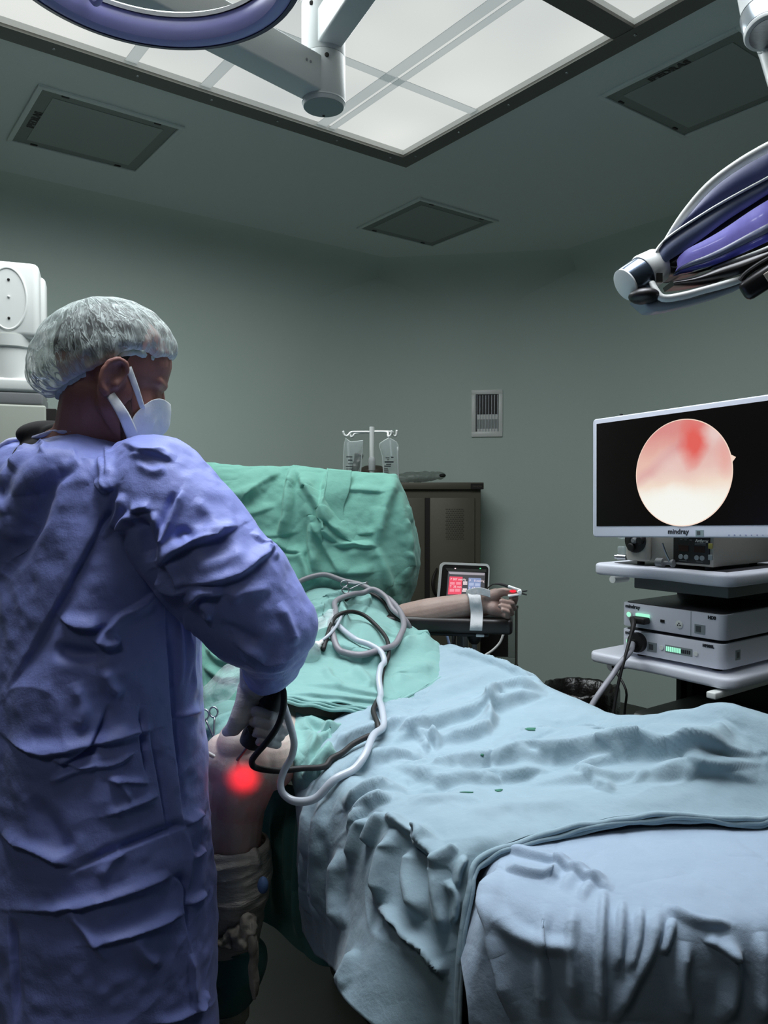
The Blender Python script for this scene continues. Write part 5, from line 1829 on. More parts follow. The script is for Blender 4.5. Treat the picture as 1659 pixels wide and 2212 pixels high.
# grey hose coiled on the torso drape
M_HOSE = mat('grey_hose', '#7f7d82', .42)
gp = [OD(x, y, .012) for x, y in ((632, 1270), (648, 1256), (672, 1246), (705, 1243), (742, 1249), (780, 1262), (812, 1280), (840, 1303), (862, 1330), (872, 1358), (868, 1382), (848, 1400), (815, 1411), (782, 1416), (752, 1413), (732, 1402), (718, 1382), (714, 1355), (718, 1328), (732, 1304), (754, 1287), (782, 1279), (806, 1281))]
gp += [OD(830, 1298, .022), OD(856, 1326, .022), OD(874, 1352, .02), W(889, 1364, 2.30), W(905, 1376, 2.42)]
gp = SM(gp, 5)
gb = MB(); gb.tube(gp, .0085, 14, smooth=6)
tag(gb.build('shaver_hose', M_HOSE, smooth=180), 'grey hose coiled in a loop on the torso drape', 'hose')
gp2 = [OD(x, y, .008) for x, y in ((742, 1298), (760, 1288), (785, 1284), (808, 1288), (828, 1304), (842, 1326), (856, 1340), (872, 1348))]
gb = MB(); gb.tube(gp2, .0055, 10, smooth=6)
tag(gb.build('light_cable', M_DARK, smooth=180), 'black cable running just inside the grey hose loop', 'cable')
# trocar at the left side of the knee
tr = MB(); tr.tube([W(425, 1614, 1.43), W(461, 1634, 1.468)], .0040, 12, smooth=1)
tag(tr.build('drainage_cannula', mat('bright_steel', '#ecece8', .3, metal=.1)), 'thin bright metal cannula stuck into the left side of the knee', 'cannula')

# ---------------------------------------------------------------- towel clip with finger rings
def ring_clip(name, label, c, tdir, m):
    r_ = thing(name, label, 'surgical clip', c)
    side = tdir.cross(ray(800, 1300).normalized()).normalized()
    for s in (-1, 1):
        mb = MB()
        rc = c + side * .010 * s
        n1 = tdir; n2 = side
        mb.tube([rc + n1 * (.011 * math.cos(t)) + n2 * (.009 * math.sin(t)) for t in [2 * math.pi * k / 14 for k in range(14)]], .0020, 8, closed=True, smooth=2)
        mb.build('finger_ring', m, r_, smooth=180)
        mb = MB(); mb.tube([rc + tdir * .011, c + tdir * .045 + side * .002 * s, c + tdir * .075 - side * .003 * s], [.0022, .0024, .0014], 8)
        mb.build('shank', m, r_, smooth=180)
ring_clip('towel_clip', 'steel towel clip lying at the top of the torso drape between the hoses', W(745, 1268, 2.36), Vector((.8, .3, .12)).normalized(), M_STEEL)
ring_clip('needle_holder', 'steel ring handled clip hanging on the green drape left of the knee', W(452, 1541, 1.70), Vector((.25, -.3, -.9)).normalized(), M_STEEL)

# ---------------------------------------------------------------- clear plastic sheets and bulb
M_FILM = mat('clear_film', '#d8e4e6', .14, alpha=.36, spec=.8, bump=[(26, .006, (1, 4, 2)), (70, .002)])
fl = [[(425,1545,1.78),(440,1530,1.78),(470,1520,1.76),(500,1510,1.75)],
      [(425,1520,1.79),(450,1500,1.78),(490,1482,1.76),(525,1475,1.75)],
      [(428,1500,1.81),(465,1470,1.80),(505,1448,1.78),(545,1440,1.77)],
      [(440,1480,1.86),(480,1445,1.84),(520,1425,1.82),(560,1420,1.80)]]
me, _ = sheet_mesh(fl, 60, 60, [(18, .010), (45, .004)], 'film')
o = link('plastic_film', me, M_FILM, None, None, 180)
tag(o, 'crumpled clear plastic film on the green drape behind the surgeon sleeve', 'plastic film')
fl = [[(640,1400,2.00),(660,1385,2.02),(690,1365,2.04),(716,1348,2.06)], [(645,1385,2.02),(668,1362,2.06),(695,1345,2.08),(720,1330,2.10)], [(650,1370,2.06),(672,1345,2.10),(698,1328,2.12),(722,1316,2.13)]]
me, _ = sheet_mesh(fl, 50, 60, [(25, .008), (60, .005)], 'film')
o = link('plastic_film', me, M_FILM, None, None, 180)
tag(o, 'crinkled clear plastic pouch on the torso drape beside the sleeve', 'plastic film')
bl = thing('suction_bulb', 'clear round plastic bulb with white cap beside the sleeve elbow', 'bulb', W(665, 1412, 1.91))
mb = MB(); mb.ell(W(665, 1410, 1.94), (.033, .030, .034)); mb.build('bulb', mat('bulb_clear', '#aebfbe', .1, alpha=.45, spec=.8), bl, smooth=180)
d_ = (W(706, 1378, 1.99) - W(665, 1410, 1.94)).normalized()
mb = MB(); mb.lathe(W(665, 1410, 1.94) + d_ * .028, d_, [(0, .012), (.012, .011), (.014, .007), (.026, .006)], 16); mb.build('cap', M_WHITE, bl)
mb = MB(); mb.tube([W(692, 1387, 1.975), W(712, 1370, 2.0), W(728, 1350, 2.07), W(738, 1330, 2.13)], .0042, 10); mb.build('drain_tube', M_TUBE, bl, smooth=180)

# ---------------------------------------------------------------- bandage on the lower leg
M_GAUZE = mat('gauze', '#dad5c8', .9, bump=[(38, .004, (1, 1, 4)), (700, .0006)], vary=(11, '#a3947c', .6))
M_GAUZE2 = mat('gauze_tail', '#a59f92', .9, bump=[(60, .003)], vary=(20, '#867c6c', .5))
bd = thing('gauze_bandage', 'white stained gauze bandage wound round the shin with a loose knot', 'bandage', W(500, 2040, 1.56))
def ring_loft(sec, seg=64):
    mb = MB()
    rs_ = []
    for c, rx_, ry_ in sec:
        rs_.append([mb.bm.verts.new(c + Vector((rx_ * math.cos(2 * math.pi * k / seg), ry_ * math.sin(2 * math.pi * k / seg), 0))) for k in range(seg)])
    for A, B_ in zip(rs_, rs_[1:]):
        for k in range(seg): mb.bm.faces.new((A[k], A[(k + 1) % seg], B_[(k + 1) % seg], B_[k]))
    return mb.mesh()
sec = [(W(502, 1815, 1.565), .068, .068), (W(502, 1822, 1.565), .074, .074), (W(504, 1850, 1.565), .075, .074), (W(505, 1885, 1.565), .076, .074), (W(504, 1920, 1.565), .073, .071), (W(500, 1960, 1.57), .067, .066), (W(497, 2000, 1.57), .063, .062), (W(495, 2035, 1.575), .060, .060), (W(495, 2050, 1.575), .055, .055)]
A = np.array([[tuple(c), (rx_, ry_, 0)] for c, rx_, ry_ in sec])
Rr = crom(A, 70, 0)
me = ring_loft([(Vector(a[0]), a[1][0], a[1][1]) for a in Rr], 120)
P = coords(me); N = normals_of(me)
setco(me, P + N * (.0035 * vnoise(P * np.array([.5, .5, 2.2]), 30) + .002 * vnoise(P, 60))[:, None])
fold(me, [([(450,1880),(500,1872),(550,1862)], 6, .008, 'r'), ([(455,1905),(510,1900),(556,1880)], 6, .007, 's'), ([(455,1955),(500,1962),(545,1950)], 5, .006, 's'), ([(455,1975),(500,1985),(530,1995)], 5, .006, 's'), ([(455,2010),(490,2015),(520,2005)], 5, .005, 'r'), ([(520,1822),(545,1840),(555,1880)], 8, .010, 'r'), ([(470,1850),(480,1830),(490,1820)], 6, .006, 'r')], face=False)
o = link('wrap', me, M_GAUZE, bd, None, 180); solid(o, .003)
mb = MB()
kp = W(525, 2012, 1.495)
mb.ell(kp + Vector((-.004, 0, -.012)), (.030, .018, .022)); mb.ell(kp + Vector((-.030, -.002, -.022)), (.024, .012, .012)); mb.ell(kp + Vector((.014, 0, .012)), (.016, .014, .026)); mb.ell(kp + Vector((-.012, -.006, -.026)), (.018, .014, .010))
me = remesh(mb.mesh(), .003, 3)
P = coords(me); N = normals_of(me); setco(me, P + N * (.008 * vnoise(P, 55) + .005 * vnoise(P, 120))[:, None])
link('knot', me, M_GAUZE2, bd, None, 180)
tl = [[W(528, 2000, 1.495), W(538, 1992, 1.488), W(546, 2000, 1.492)], [W(536, 2040, 1.488), W(545, 2036, 1.480), W(556, 2042, 1.490)], [W(537, 2085, 1.49), W(545, 2082, 1.482), W(557, 2085, 1.492)], [W(538, 2120, 1.492), W(547, 2120, 1.484), W(560, 2124, 1.494)], [W(545, 2160, 1.494), W(552, 2160, 1.488), W(560, 2150, 1.496)]]
me, _ = sheet_mesh(tl, 60, 24, [(50, .005)], 'tail')
o = link('tail', me, M_GAUZE2, bd, None, 180); solid(o, .002)
sv = thing('leg_sleeve', 'deep green cloth sleeve tied round the ankle below the bandage', 'sleeve', W(492, 2150, 1.57))
sec = [(W(494, 2030, 1.575), .060, .060), (W(497, 2060, 1.575), .072, .068), (W(496, 2110, 1.575), .070, .066), (W(488, 2150, 1.575), .056, .056), (W(484, 2166, 1.575), .046, .046)]
A = np.array([[tuple(c), (a, b, 0)] for c, a, b in sec]); Rr = crom(A, 50, 0)
me = ring_loft([(Vector(a[0]), a[1][0], a[1][1]) for a in Rr], 90)
P = coords(me); N = normals_of(me); setco(me, P + N * (.006 * vnoise(P, 26))[:, None])
fold(me, [([(452,2040),(490,2060),(520,2072)], 6, .008, 's'), ([(450,2100),(470,2120),(485,2130)], 7, .008, 'r')], face=False)
o = link('cloth', me, M_DKGREEN, sv, None, 180); solid(o, .003)
mb = MB(); mb.lathe(W(484, 2180, 1.575), UP, [(-.018, .047), (-.014, .051), (.012, .052), (.016, .048)], 40); mb.build('cuff_band', M_GAUZE, sv, smooth=60)
mb = MB(); mb.lathe(W(478, 2240, 1.57), UP, [(-.05, .040), (0, .052), (.035, .047)], 40); mb.build('ankle_wrap', M_BLUE, sv, smooth=60)
bt = MB(); bt.ell(W(568, 1912, 1.50), (.011, .010, .017)); me = remesh(bt.mesh(), .002, 2)
o = link('blue_clamp', me, mat('clamp_blue', '#5a79a8', .4)); tag(o, 'small pale blue clamp sticking out beside the shin bandage', 'clamp')

# ---------------------------------------------------------------- arm board, strap, finger clip
MA_x = (W(1110, 1352, 2.33) - W(900, 1352, 2.38)); MA_x.z = 0; MA_x.normalize()
MA_y = UP.cross(MA_x)
MA = Matrix((MA_x, MA_y, UP)).transposed()
zab = PY(1100, 1338, 2.24).z
endp = W(1108, 1352, 2.33)
ab = thing('arm_board', 'black padded arm board carrying the outstretched forearm', 'arm board', Vector((endp.x - .2, endp.y, zab - .09)))
cb_ = Vector((endp.x, endp.y, 0)) - MA_x * .22
mb = MB(); mb.box(cb_ + UP * (zab - .028), (.44, .14, .046), MA, .012); mb.build('pad', M_PAD, ab)
mb = MB(); mb.box(cb_ + UP * (zab - .057) - MA_x * .03, (.36, .10, .010), MA, .003); mb.build('support_plate', M_DARK, ab)
mb = MB(); mb.box(cb_ + MA_x * .125 + UP * (zab - .056) - MA_y * .055, (.024, .012, .008), MA, .002); mb.build('clamp_plate', M_WHITE, ab)
mb = MB(); mb.lathe(cb_ + MA_x * .105 + UP * (zab - .092), UP, [(0, .010), (.006, .016), (.020, .022), (.034, .022)], 18); mb.build('knob', M_DARK, ab)
mb = MB(); mb.tube([cb_ + MA_x * .105 + UP * (zab - .09), cb_ + MA_x * .105 + UP * .02], .008, 12, smooth=1); mb.build('post', M_GREY, ab)
mb = MB(); mb.lathe(cb_ + MA_x * .105, UP, [(0, .10), (.018, .10), (.024, .03), (.03, .012)], 28); mb.build('foot', M_DARK, ab)
# strap of white tape round wrist and board
M_TAPE = mat('white_tape', '#b9bbbb', .8, bump=[(400, .0005), (60, .0012, (6, 1, 1))])
stp = thing('wrist_strap', 'white tape strap tying the wrist down to the black arm board', 'tape strap', W(1028, 1362, 2.30))
def ribbon(name, pts, wd, wdir, m, parent, th=.0022):
    rows_ = [[p - wdir * wd / 2, p, p + wdir * wd / 2] for p in pts]
    me_, _ = sheet_mesh(rows_, 60, 12, [(70, .0012)], name)
    o_ = link(name, me_, m, parent, None, 180); solid(o_, th); return o_
wp = [W(1026, 1290, 2.335), W(1024, 1283, 2.31), W(1025, 1288, 2.288), W(1027, 1300, 2.280), W(1030, 1325, 2.280), W(1029, 1350, 2.258), W(1028, 1362, 2.258)]
ribbon('strap', wp, .036, MA_x, M_TAPE, stp)
wp2 = [W(1008, 1283, 2.33), W(1016, 1280, 2.30), W(1032, 1277, 2.295), W(1046, 1279, 2.288), W(1059, 1283, 2.288)]
ribbon('tape', wp2, .022, UP, M_TAPE, stp)
# finger pulse clip
oxi = thing('pulse_clip', 'white finger pulse clip with a red light on the patient hand', 'pulse clip', W(1112, 1290, 2.29))
for y0, y1, s in ((1266, 1276, 1), (1287, 1283, -1)):
    a_, b_ = W(1097, y0, 2.285), W(1126, y1, 2.28)
    dd = (b_ - a_).normalized(); sd_ = Vector((0, 1, 0)); nn = dd.cross(sd_).normalized(); 
    Mx = Matrix((dd, nn.cross(dd), nn)).transposed()
    mb = MB(); mb.box((a_ + b_) / 2, ((b_ - a_).length, .018, .007), Mx, .0028); mb.build('shell', M_WHITE, oxi)
mb = MB(); mb.lathe(W(1122, 1279, 2.262), Vector((0, -1, 0)), [(0, .0068), (.006, .0068), (.008, .0055)], 20); mb.build('hinge', M_WHITE, oxi)
mb = MB(); mb.ell(W(1108, 1277, 2.278), (.0095, .004, .0042)); mb.build('red_light', emis('pulse_red', '#ff2a3c', 1.3), oxi, smooth=180)
for (x0_, y0_, x1_, y1_) in ((1127, 1278, 1139, 1276), (1127, 1282, 1138, 1285)):
    mb = MB(); mb.tube([W(x0_, y0_, 2.275), W(x1_, y1_, 2.27)], [.0028, .0018], 8, smooth=1); mb.build('lever', M_DARK, oxi)
mb = MB(); mb.tube([W(1098, 1267, 2.285), W(1082, 1262, 2.29), W(1066, 1262, 2.30), W(1054, 1270, 2.31), W(1046, 1279, 2.32), W(1030, 1300, 2.39), W(1010, 1320, 2.45)], [.0042, .0042, .0018, .0018, .0018, .0018, .0018], 8, smooth=6); mb.build('lead', M_DARK, oxi)
# ================================================================== ceiling column with two arms
M_ARM = mat('arm_white', '#c2c7c6', .4, bump=[(240, .0003)])
colc = PY(699, 225, 2.20)
cx_, cy_ = colc.x, colc.y
zb_ = PY(699, 232, 2.20).z
za_ = PY(699, 198, 2.14).z
zj = PY(699, 100, 2.14).z
def V3(x, y, z): return Vector((x, y, z))
col = thing('lamp_column', 'white ceiling column under the bright ceiling field with two boom arms', 'ceiling column', V3(cx_, cy_, zb_))
R_ = .0605
mb = MB(); mb.lathe(V3(cx_, cy_, zb_), UP, [(0, R_ * .93), (.006, R_ * .97), (.02, R_ * .985), (za_ - zb_ - .002, R_)], 48); mb.build('end_cap', M_ARM, col)
mb = MB(); mb.lathe(V3(cx_, cy_, zb_ - .0012), UP, [(0, R_ * .915), (.004, R_ * .915)], 48); mb.build('bottom_disc', mat('disc_grey', '#8c9494', .5), col)
mb = MB(); mb.lathe(V3(cx_, cy_, za_), UP, [(0, R_ * .985), (.004, R_), (zj - za_ - .004, R_), (zj - za_ - .001, R_ * .985)], 48); mb.build('lower_joint', M_ARM, col)
zj2 = zj + .150
mb = MB(); mb.lathe(V3(cx_, cy_, zj), UP, [(0, R_ * .985), (.004, R_), (zj2 - zj - .004, R_), (zj2 - zj - .001, R_ * .985)], 48); mb.build('upper_joint', M_ARM, col)
mb = MB(); mb.lathe(V3(cx_, cy_, zj2), UP, [(0, R_ * 1.02), (CEIL + .0 - zj2, R_ * 1.02)], 48); mb.build('column_tube', M_ARM, col)
mb = MB(); mb.lathe(V3(cx_, cy_, CEIL - .03), UP, [(0, .12), (.03, .13)], 48); mb.build('ceiling_collar', M_ARM, col)
def beam(z0, z1, p_end, wd, name):
    a = V3(cx_, cy_, (z0 + z1) / 2)
    b = Vector(p_end); b.z = (z0 + z1) / 2
    d = (b - a).normalized(); s_ = UP.cross(d)
    M = Matrix((d, s_, UP)).transposed()
    mb = MB(); mb.box((a + b) / 2 + d * .02, ((b - a).length - .04, wd, z1 - z0), M, .006); mb.build(name, M_ARM, col)
    return d, s_
e1 = PZ(250, -70, (za_ + zj) / 2)
d1, s1 = beam(za_ + .004, zj - .020, e1, .078, 'boom_arm')
e2 = PZ(860, -170, zj + .07)
d2, s2 = beam(zj + .012, zj + .105, e2, .070, 'boom_arm')
vd = Vector((-cx_, -cy_, 0)).normalized()
for (p, n) in ((V3(cx_, cy_, zj - .022) + Vector((vd.x * math.cos(.15) - vd.y * math.sin(.15), vd.x * math.sin(.15) + vd.y * math.cos(.15), 0)) * R_, vd),
               (V3(cx_, cy_, zj2 - .03) + Vector((vd.x * math.cos(-.55) - vd.y * math.sin(-.55), vd.x * math.sin(-.55) + vd.y * math.cos(-.55), 0)) * R_, vd)):
    mb = MB(); mb.lathe(p - n * .004, n, [(0, .0062), (.0055, .0062), (.006, .004)], 16); mb.build('screw_hole', M_BLACK, col)
sgn = -1 if (s1.y > 0) else 1
for k in range(2):
    p = V3(cx_, cy_, (za_ + zj) / 2 + .004) + d1 * (.085 + .014 * k) + s1 * sgn * .0385
    mb = MB(); mb.lathe(p, s1 * sgn, [(0, .0035), (.002, .0035), (.0025, .002)], 12); mb.build('bolt', M_GREY, col)
mb = MB(); mb.lathe(V3(cx_, cy_, zb_ - .002) + vd * -.045 , -UP, [(0, .004), (.001, .004)], 10); mb.build('pin_hole', M_BLACK, col)

# ================================================================== ring shaped surgical lamp at the top left
M_VIO = mat('lamp_violet_lit_plastic', '#9596cc', .32, spec=.5)  # violet of the lamp's own LED light put into the plastic colour
M_NAVY = mat('lamp_dark_blue', '#2c3150', .3)
lampz = CAM_Z + .78
pA_, pB_, pC_ = PZ(118, -12, lampz), PZ(310, 62, lampz), PZ(612, -14, lampz)
# circle through three points on the horizontal plane
def circ(a, b, c):
    ax_, ay_, bx_, by_, cx2, cy2 = a.x, a.y, b.x, b.y, c.x, c.y
    D_ = 2 * (ax_ * (by_ - cy2) + bx_ * (cy2 - ay_) + cx2 * (ay_ - by_))
    ux_ = ((ax_ ** 2 + ay_ ** 2) * (by_ - cy2) + (bx_ ** 2 + by_ ** 2) * (cy2 - ay_) + (cx2 ** 2 + cy2 ** 2) * (ay_ - by_)) / D_
    uy_ = ((ax_ ** 2 + ay_ ** 2) * (cx2 - bx_) + (bx_ ** 2 + by_ ** 2) * (ax_ - cx2) + (cx2 ** 2 + cy2 ** 2) * (bx_ - ax_)) / D_
    return ux_, uy_, math.hypot(ax_ - ux_, ay_ - uy_)
rcx, rcy, rr0 = circ(pA_, pB_, pC_)
ring = thing('surgical_lamp', 'ring shaped surgical lamp with violet inner band, cut by the top edge at left', 'surgical lamp', V3(rcx, rcy, lampz))
def band(name, prof, m, seg=96, parent=ring, tilt=0):
    """prof: closed list of (radius offset, height)"""
    mb = MB()
    rings_ = []
    for k in range(seg):
        t = 2 * math.pi * k / seg
        rings_.append([mb.bm.verts.new(V3(rcx + (rr0 + a) * math.cos(t), rcy + (rr0 + a) * math.sin(t), lampz + h + .0)) for a, h in prof])
    n = len(prof)
    for k in range(seg):
        A, B_ = rings_[k], rings_[(k + 1) % seg]
        for j in range(n):
            mb.bm.faces.new((A[j], A[(j + 1) % n], B_[(j + 1) % n], B_[j]))
    return mb.build(name, m, parent, smooth=50)
band('violet_band', [(-.016, -.022), (-.020, -.010), (-.019, .012), (-.012, .020), (.004, .020), (.004, -.022), (-.004, -.025)], M_VIO)
band('outer_shell', [(.0042, -.024), (.0042, .022), (.012, .022), (.022, .008), (.021, -.010), (.012, -.023)], M_NAVY)
band('white_top_rim', [(-.022, .0125), (-.023, .019), (-.014, .026), (.006, .026), (.006, .021), (-.012, .0205)], M_WHITE)
# spokes, hub and the light itself (out of the frame above)
ya_ = V3(rcx - rr0 * .5, rcy - rr0 * .9, lampz + .16)
for t in (math.radians(205), math.radians(290)):
    q_ = V3(rcx + (rr0 - .0) * math.cos(t), rcy + (rr0 - .0) * math.sin(t), lampz + .015)
    mb = MB(); mb.tube([q_, q_ + V3(0, 0, .07), ya_], .014, 12, smooth=4); mb.build('yoke_arm', M_WHITE, ring)
mb = MB(); mb.tube([ya_ - UP * .03, ya_ + UP * .12, ya_ + V3(0, -.2, .35), ya_ + V3(0, -.5, CEIL - ya_.z)], .03, 14, smooth=5); mb.build('spring_arm', M_WHITE, ring)
hk = PZ(202, -2, lampz - .0)
mb = MB(); mb.tube([hk + V3(-.010, 0, .024), hk + V3(-.004, 0, .004), hk + V3(.004, 0, -.006), hk + V3(.012, -.004, .004), hk + V3(.014, -.01, .03)], .0055, 10); mb.build('handle_hook', M_VIO, ring, smooth=180)
spot_light('ring_lamp_light', (rcx, rcy, lampz - .03), (-.255, 1.47, .88), LAMP_W1, (.92, .94, 1.0), 36, 1.0, .14)

# ================================================================== blade shaped surgical lamp on the right
def L(x, y, Y=1.62): return PY(x, y, Y)
lamp = thing('surgical_lamp', 'blade shaped surgical lamp with violet lens leaning in from the right edge', 'surgical lamp', L(1560, 560, 1.65))
def blade(name, top, bot, y_front, depth, m, bev=.004, n=28):
    """solid between two pixel curves (top, bottom), facing the viewer, with thickness"""
    T = crom(np.array(top, float), n, 0); Bt = crom(np.array(bot, float), n, 0)
    ys = np.linspace(y_front[0], y_front[1], n)
    mb = MB()
    fr, bk = [], []
    for i in range(n):
        a, b = PY(T[i, 0], T[i, 1], ys[i]), PY(Bt[i, 0], Bt[i, 1], ys[i])
        mid = (a + b) / 2
        w_ = []
        for q in range(9):
            s_ = q / 8
            bulge = .16 * depth * math.sin(math.pi * s_)
            w_.append(mb.bm.verts.new(a.lerp(b, s_) + Vector((0, -bulge, 0))))
        fr.append(w_)
        bk.append([mb.bm.verts.new(a.lerp(b, .06) + Vector((0, depth, 0))), mb.bm.verts.new(b.lerp(a, .06) + Vector((0, depth, 0)))])
    for i in range(n - 1):
        for q in range(8):
            mb.bm.faces.new((fr[i][q], fr[i][q + 1], fr[i + 1][q + 1], fr[i + 1][q]))
        mb.bm.faces.new((fr[i][0], fr[i + 1][0], bk[i + 1][0], bk[i][0]))
        mb.bm.faces.new((fr[i][8], bk[i][1], bk[i + 1][1], fr[i + 1][8]))
        mb.bm.faces.new((bk[i][0], bk[i + 1][0], bk[i + 1][1], bk[i][1]))
    for i in (0, n - 1):
        mb.bm.faces.new(fr[i] + [bk[i][1], bk[i][0]])
    return mb.build(name, m, lamp, smooth=50)
YF = (1.62, 1.50)
M_LNAVY = mat('lamp_slate', '#5f6988', .4)
M_LDARK = mat('lamp_underside', '#1d1a1b', .3)
M_LENS = mat('lamp_lens_violet', '#8f8fdc', .15, spec=.6, coat=.3, vary=(30, '#a9a9f0', .8))
b_ = M_LENS.node_tree.nodes['Principled BSDF']; b_.inputs['Emission Color'].default_value = lin('#8f86e6'); b_.inputs['Emission Strength'].default_value = .28
M_LENSG = mat('lamp_lens_grey', '#77809c', .2, spec=.6)
# upper white bow rail
mb = MB()
mb.tube([PY(1420, 552, 1.64), PY(1440, 520, 1.63), PY(1478, 464, 1.61), PY(1530, 404, 1.585), PY(1590, 358, 1.56), PY(1659, 318, 1.53), PY(1740, 280, 1.49)], [.006, .008, .0105, .0115, .012, .0125, .013], 14, flat=(.75, 1.0, UP))
mb.build('bow_rail', M_WHITE, lamp, smooth=180)
trimc = [(1400, 578), (1421, 535), (1450, 506), (1520, 460), (1567, 432), (1620, 403), (1659, 382), (1750, 330)]
mwb = [(1406, 593), (1420, 578), (1438, 566), (1506, 522), (1567, 477), (1620, 443), (1659, 418), (1750, 362)]
ltop = [(1458, 580), (1464, 560), (1483, 539), (1525, 517), (1567, 492), (1620, 456), (1659, 432), (1750, 378)]
lbot = [(1461, 591), (1475, 589), (1500, 584), (1534, 575), (1567, 563), (1620, 540), (1659, 522), (1750, 480)]
sh = lambda c_, dy: [(x, y + dy) for x, y in c_]
mixc = lambda c_, d_, k: [(a_[0] * (1 - k) + b_[0] * k, a_[1] * (1 - k) + b_[1] * k) for a_, b_ in zip(c_, d_)]
blade('upper_wing', [(1422, 556), (1443, 521), (1481, 467), (1533, 409), (1570, 380), (1620, 348), (1659, 326), (1750, 285)], sh(trimc, 3), (1.665, 1.56), .05, mat('lamp_navy', '#454a6e', .4))
blade('main_wing', sh(trimc, 2), sh(mwb, 1), (1.63, 1.53), .07, M_LNAVY)
blade('wing_trim', sh(trimc, -2), sh(trimc, 4), (1.620, 1.518), .012, M_WHITE)
blade('wing_underside', mwb, sh(lbot, 7), (1.640, 1.54), .05, M_LDARK)
blade('lens', ltop, mixc(ltop, lbot, .62), (1.615, 1.515), .03, M_LENS)
blade('lens_strip', mixc(ltop, lbot, .56), mixc(ltop, lbot, .78), (1.613, 1.513), .02, M_LENSG)
blade('lower_lens', mixc(ltop, lbot, .74), lbot, (1.615, 1.516), .02, mat('lamp_lens_blue', '#5458b8', .15, spec=.6))
# pale streaks laid on the lens as painted glints of its LEDs
mb = MB(); mb.tube([PY(1462, 576, 1.604), PY(1486, 560, 1.600), PY(1510, 541, 1.59)], [.0012, .0018, .0012], 6); mb.tube([PY(1526, 527, 1.585), PY(1546, 514, 1.58)], [.001, .0018], 6, smooth=1); mb.tube([PY(1584, 494, 1.562), PY(1602, 482, 1.556), PY(1622, 472, 1.55)], [.001, .002, .001], 6)
mb.build('led_glint', mat('glint_pale', '#d6e4f0', .2), lamp, smooth=180)
# lower wing
blade('lower_wing', [(1450, 608), (1500, 598), (1556, 577), (1601, 562), (1659, 540), (1750, 500)], [(1455, 618), (1500, 613), (1556, 603), (1601, 591), (1659, 566), (1750, 528)], (1.60, 1.50), .05, M_LDARK)
blade('lower_wing_trim', [(1540, 577), (1575, 563), (1610, 550), (1659, 531), (1750, 492)], [(1542, 581), (1578, 569), (1614, 557), (1659, 540), (1750, 502)], (1.585, 1.495), .012, M_WHITE)
blade('backing', [(1415, 575), (1470, 522), (1530, 470), (1600, 420), (1659, 382), (1750, 325)], [(1425, 600), (1470, 600), (1540, 580), (1600, 556), (1659, 530), (1750, 490)], (1.70, 1.61), .03, M_LDARK)
# hinge head
ha = (PY(1336, 612, 1.62) - PY(1420, 560, 1.64)).normalized()
mb = MB(); mb.lathe(PY(1428, 568, 1.64), ha, [(0, .030), (.010, .036), (.045, .040), (.050, .038)], 36); mb.build('hinge_housing', M_WHITE, lamp)
mb = MB(); mb.lathe(PY(1428, 568, 1.64) + ha * .050, ha, [(0, .036), (.004, .037), (.040, .035), (.044, .034)], 36); mb.build('steel_knob', mat('knob_steel', '#6d7a8c', .22, metal=.9), lamp)
mb = MB(); mb.lathe(PY(1428, 568, 1.64) + ha * .093, ha, [(0, .034), (.004, .0345), (.006, .030)], 36); mb.build('knob_rim', M_WHITE, lamp)
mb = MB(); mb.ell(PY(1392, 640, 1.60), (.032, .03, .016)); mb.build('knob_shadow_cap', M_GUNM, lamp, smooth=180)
mb = MB(); mb.box(PY(1424, 600, 1.595), (.012, .006, .018)); mb.build('slot', M_BLACK, lamp)
# white handle bar below
mb = MB()
mb.tube([PY(1408, 610, 1.60), PY(1416, 626, 1.592), PY(1432, 644, 1.586), PY(1470, 640, 1.58), PY(1520, 627, 1.57), PY(1570, 613, 1.555), PY(1600, 602, 1.55), PY(1659, 574, 1.54)], [.006, .007, .0085, .0085, .008, .0085, .0085, .008], 14, flat=(.9, 1.2, UP))
mb.build('handle_bar', M_WHITE, lamp, smooth=180)
blade('lower_shell', [(1372, 645), (1405, 648), (1460, 648), (1540, 628), (1600, 608)], [(1390, 662), (1408, 673), (1460, 665), (1540, 643), (1600, 622)], (1.61, 1.58), .04, mat('shell_grey', '#8d959c', .45), n=20)
# control box with pale display at the right edge
cbx = PY(1660, 598, 1.50)
e_ = (PY(1700, 560, 1.48) - PY(1604, 622, 1.52)).normalized(); f_ = Vector((.1, -1, .1)); f_ = (f_ - e_ * f_.dot(e_)).normalized(); g_ = f_.cross(e_)
Mb = Matrix((e_, f_, g_)).transposed()
mb = MB(); mb.box(cbx, (.105, .05, .040), Mb, .012); mb.build('control_box', M_LDARK, lamp)
mb = MB(); mb.box(cbx + f_ * .0255 + e_ * .020, (.052, .002, .019), Mb, .001, 1); mb.build('control_display', mat('label_cream', '#cdbfb0', .5), lamp)
mb = MB(); mb.tube([PY(1600, 606, 1.53), PY(1614, 590, 1.525), PY(1650, 566, 1.51), PY(1700, 540, 1.49)], .006, 10); mb.build('control_trim', M_DARK, lamp)
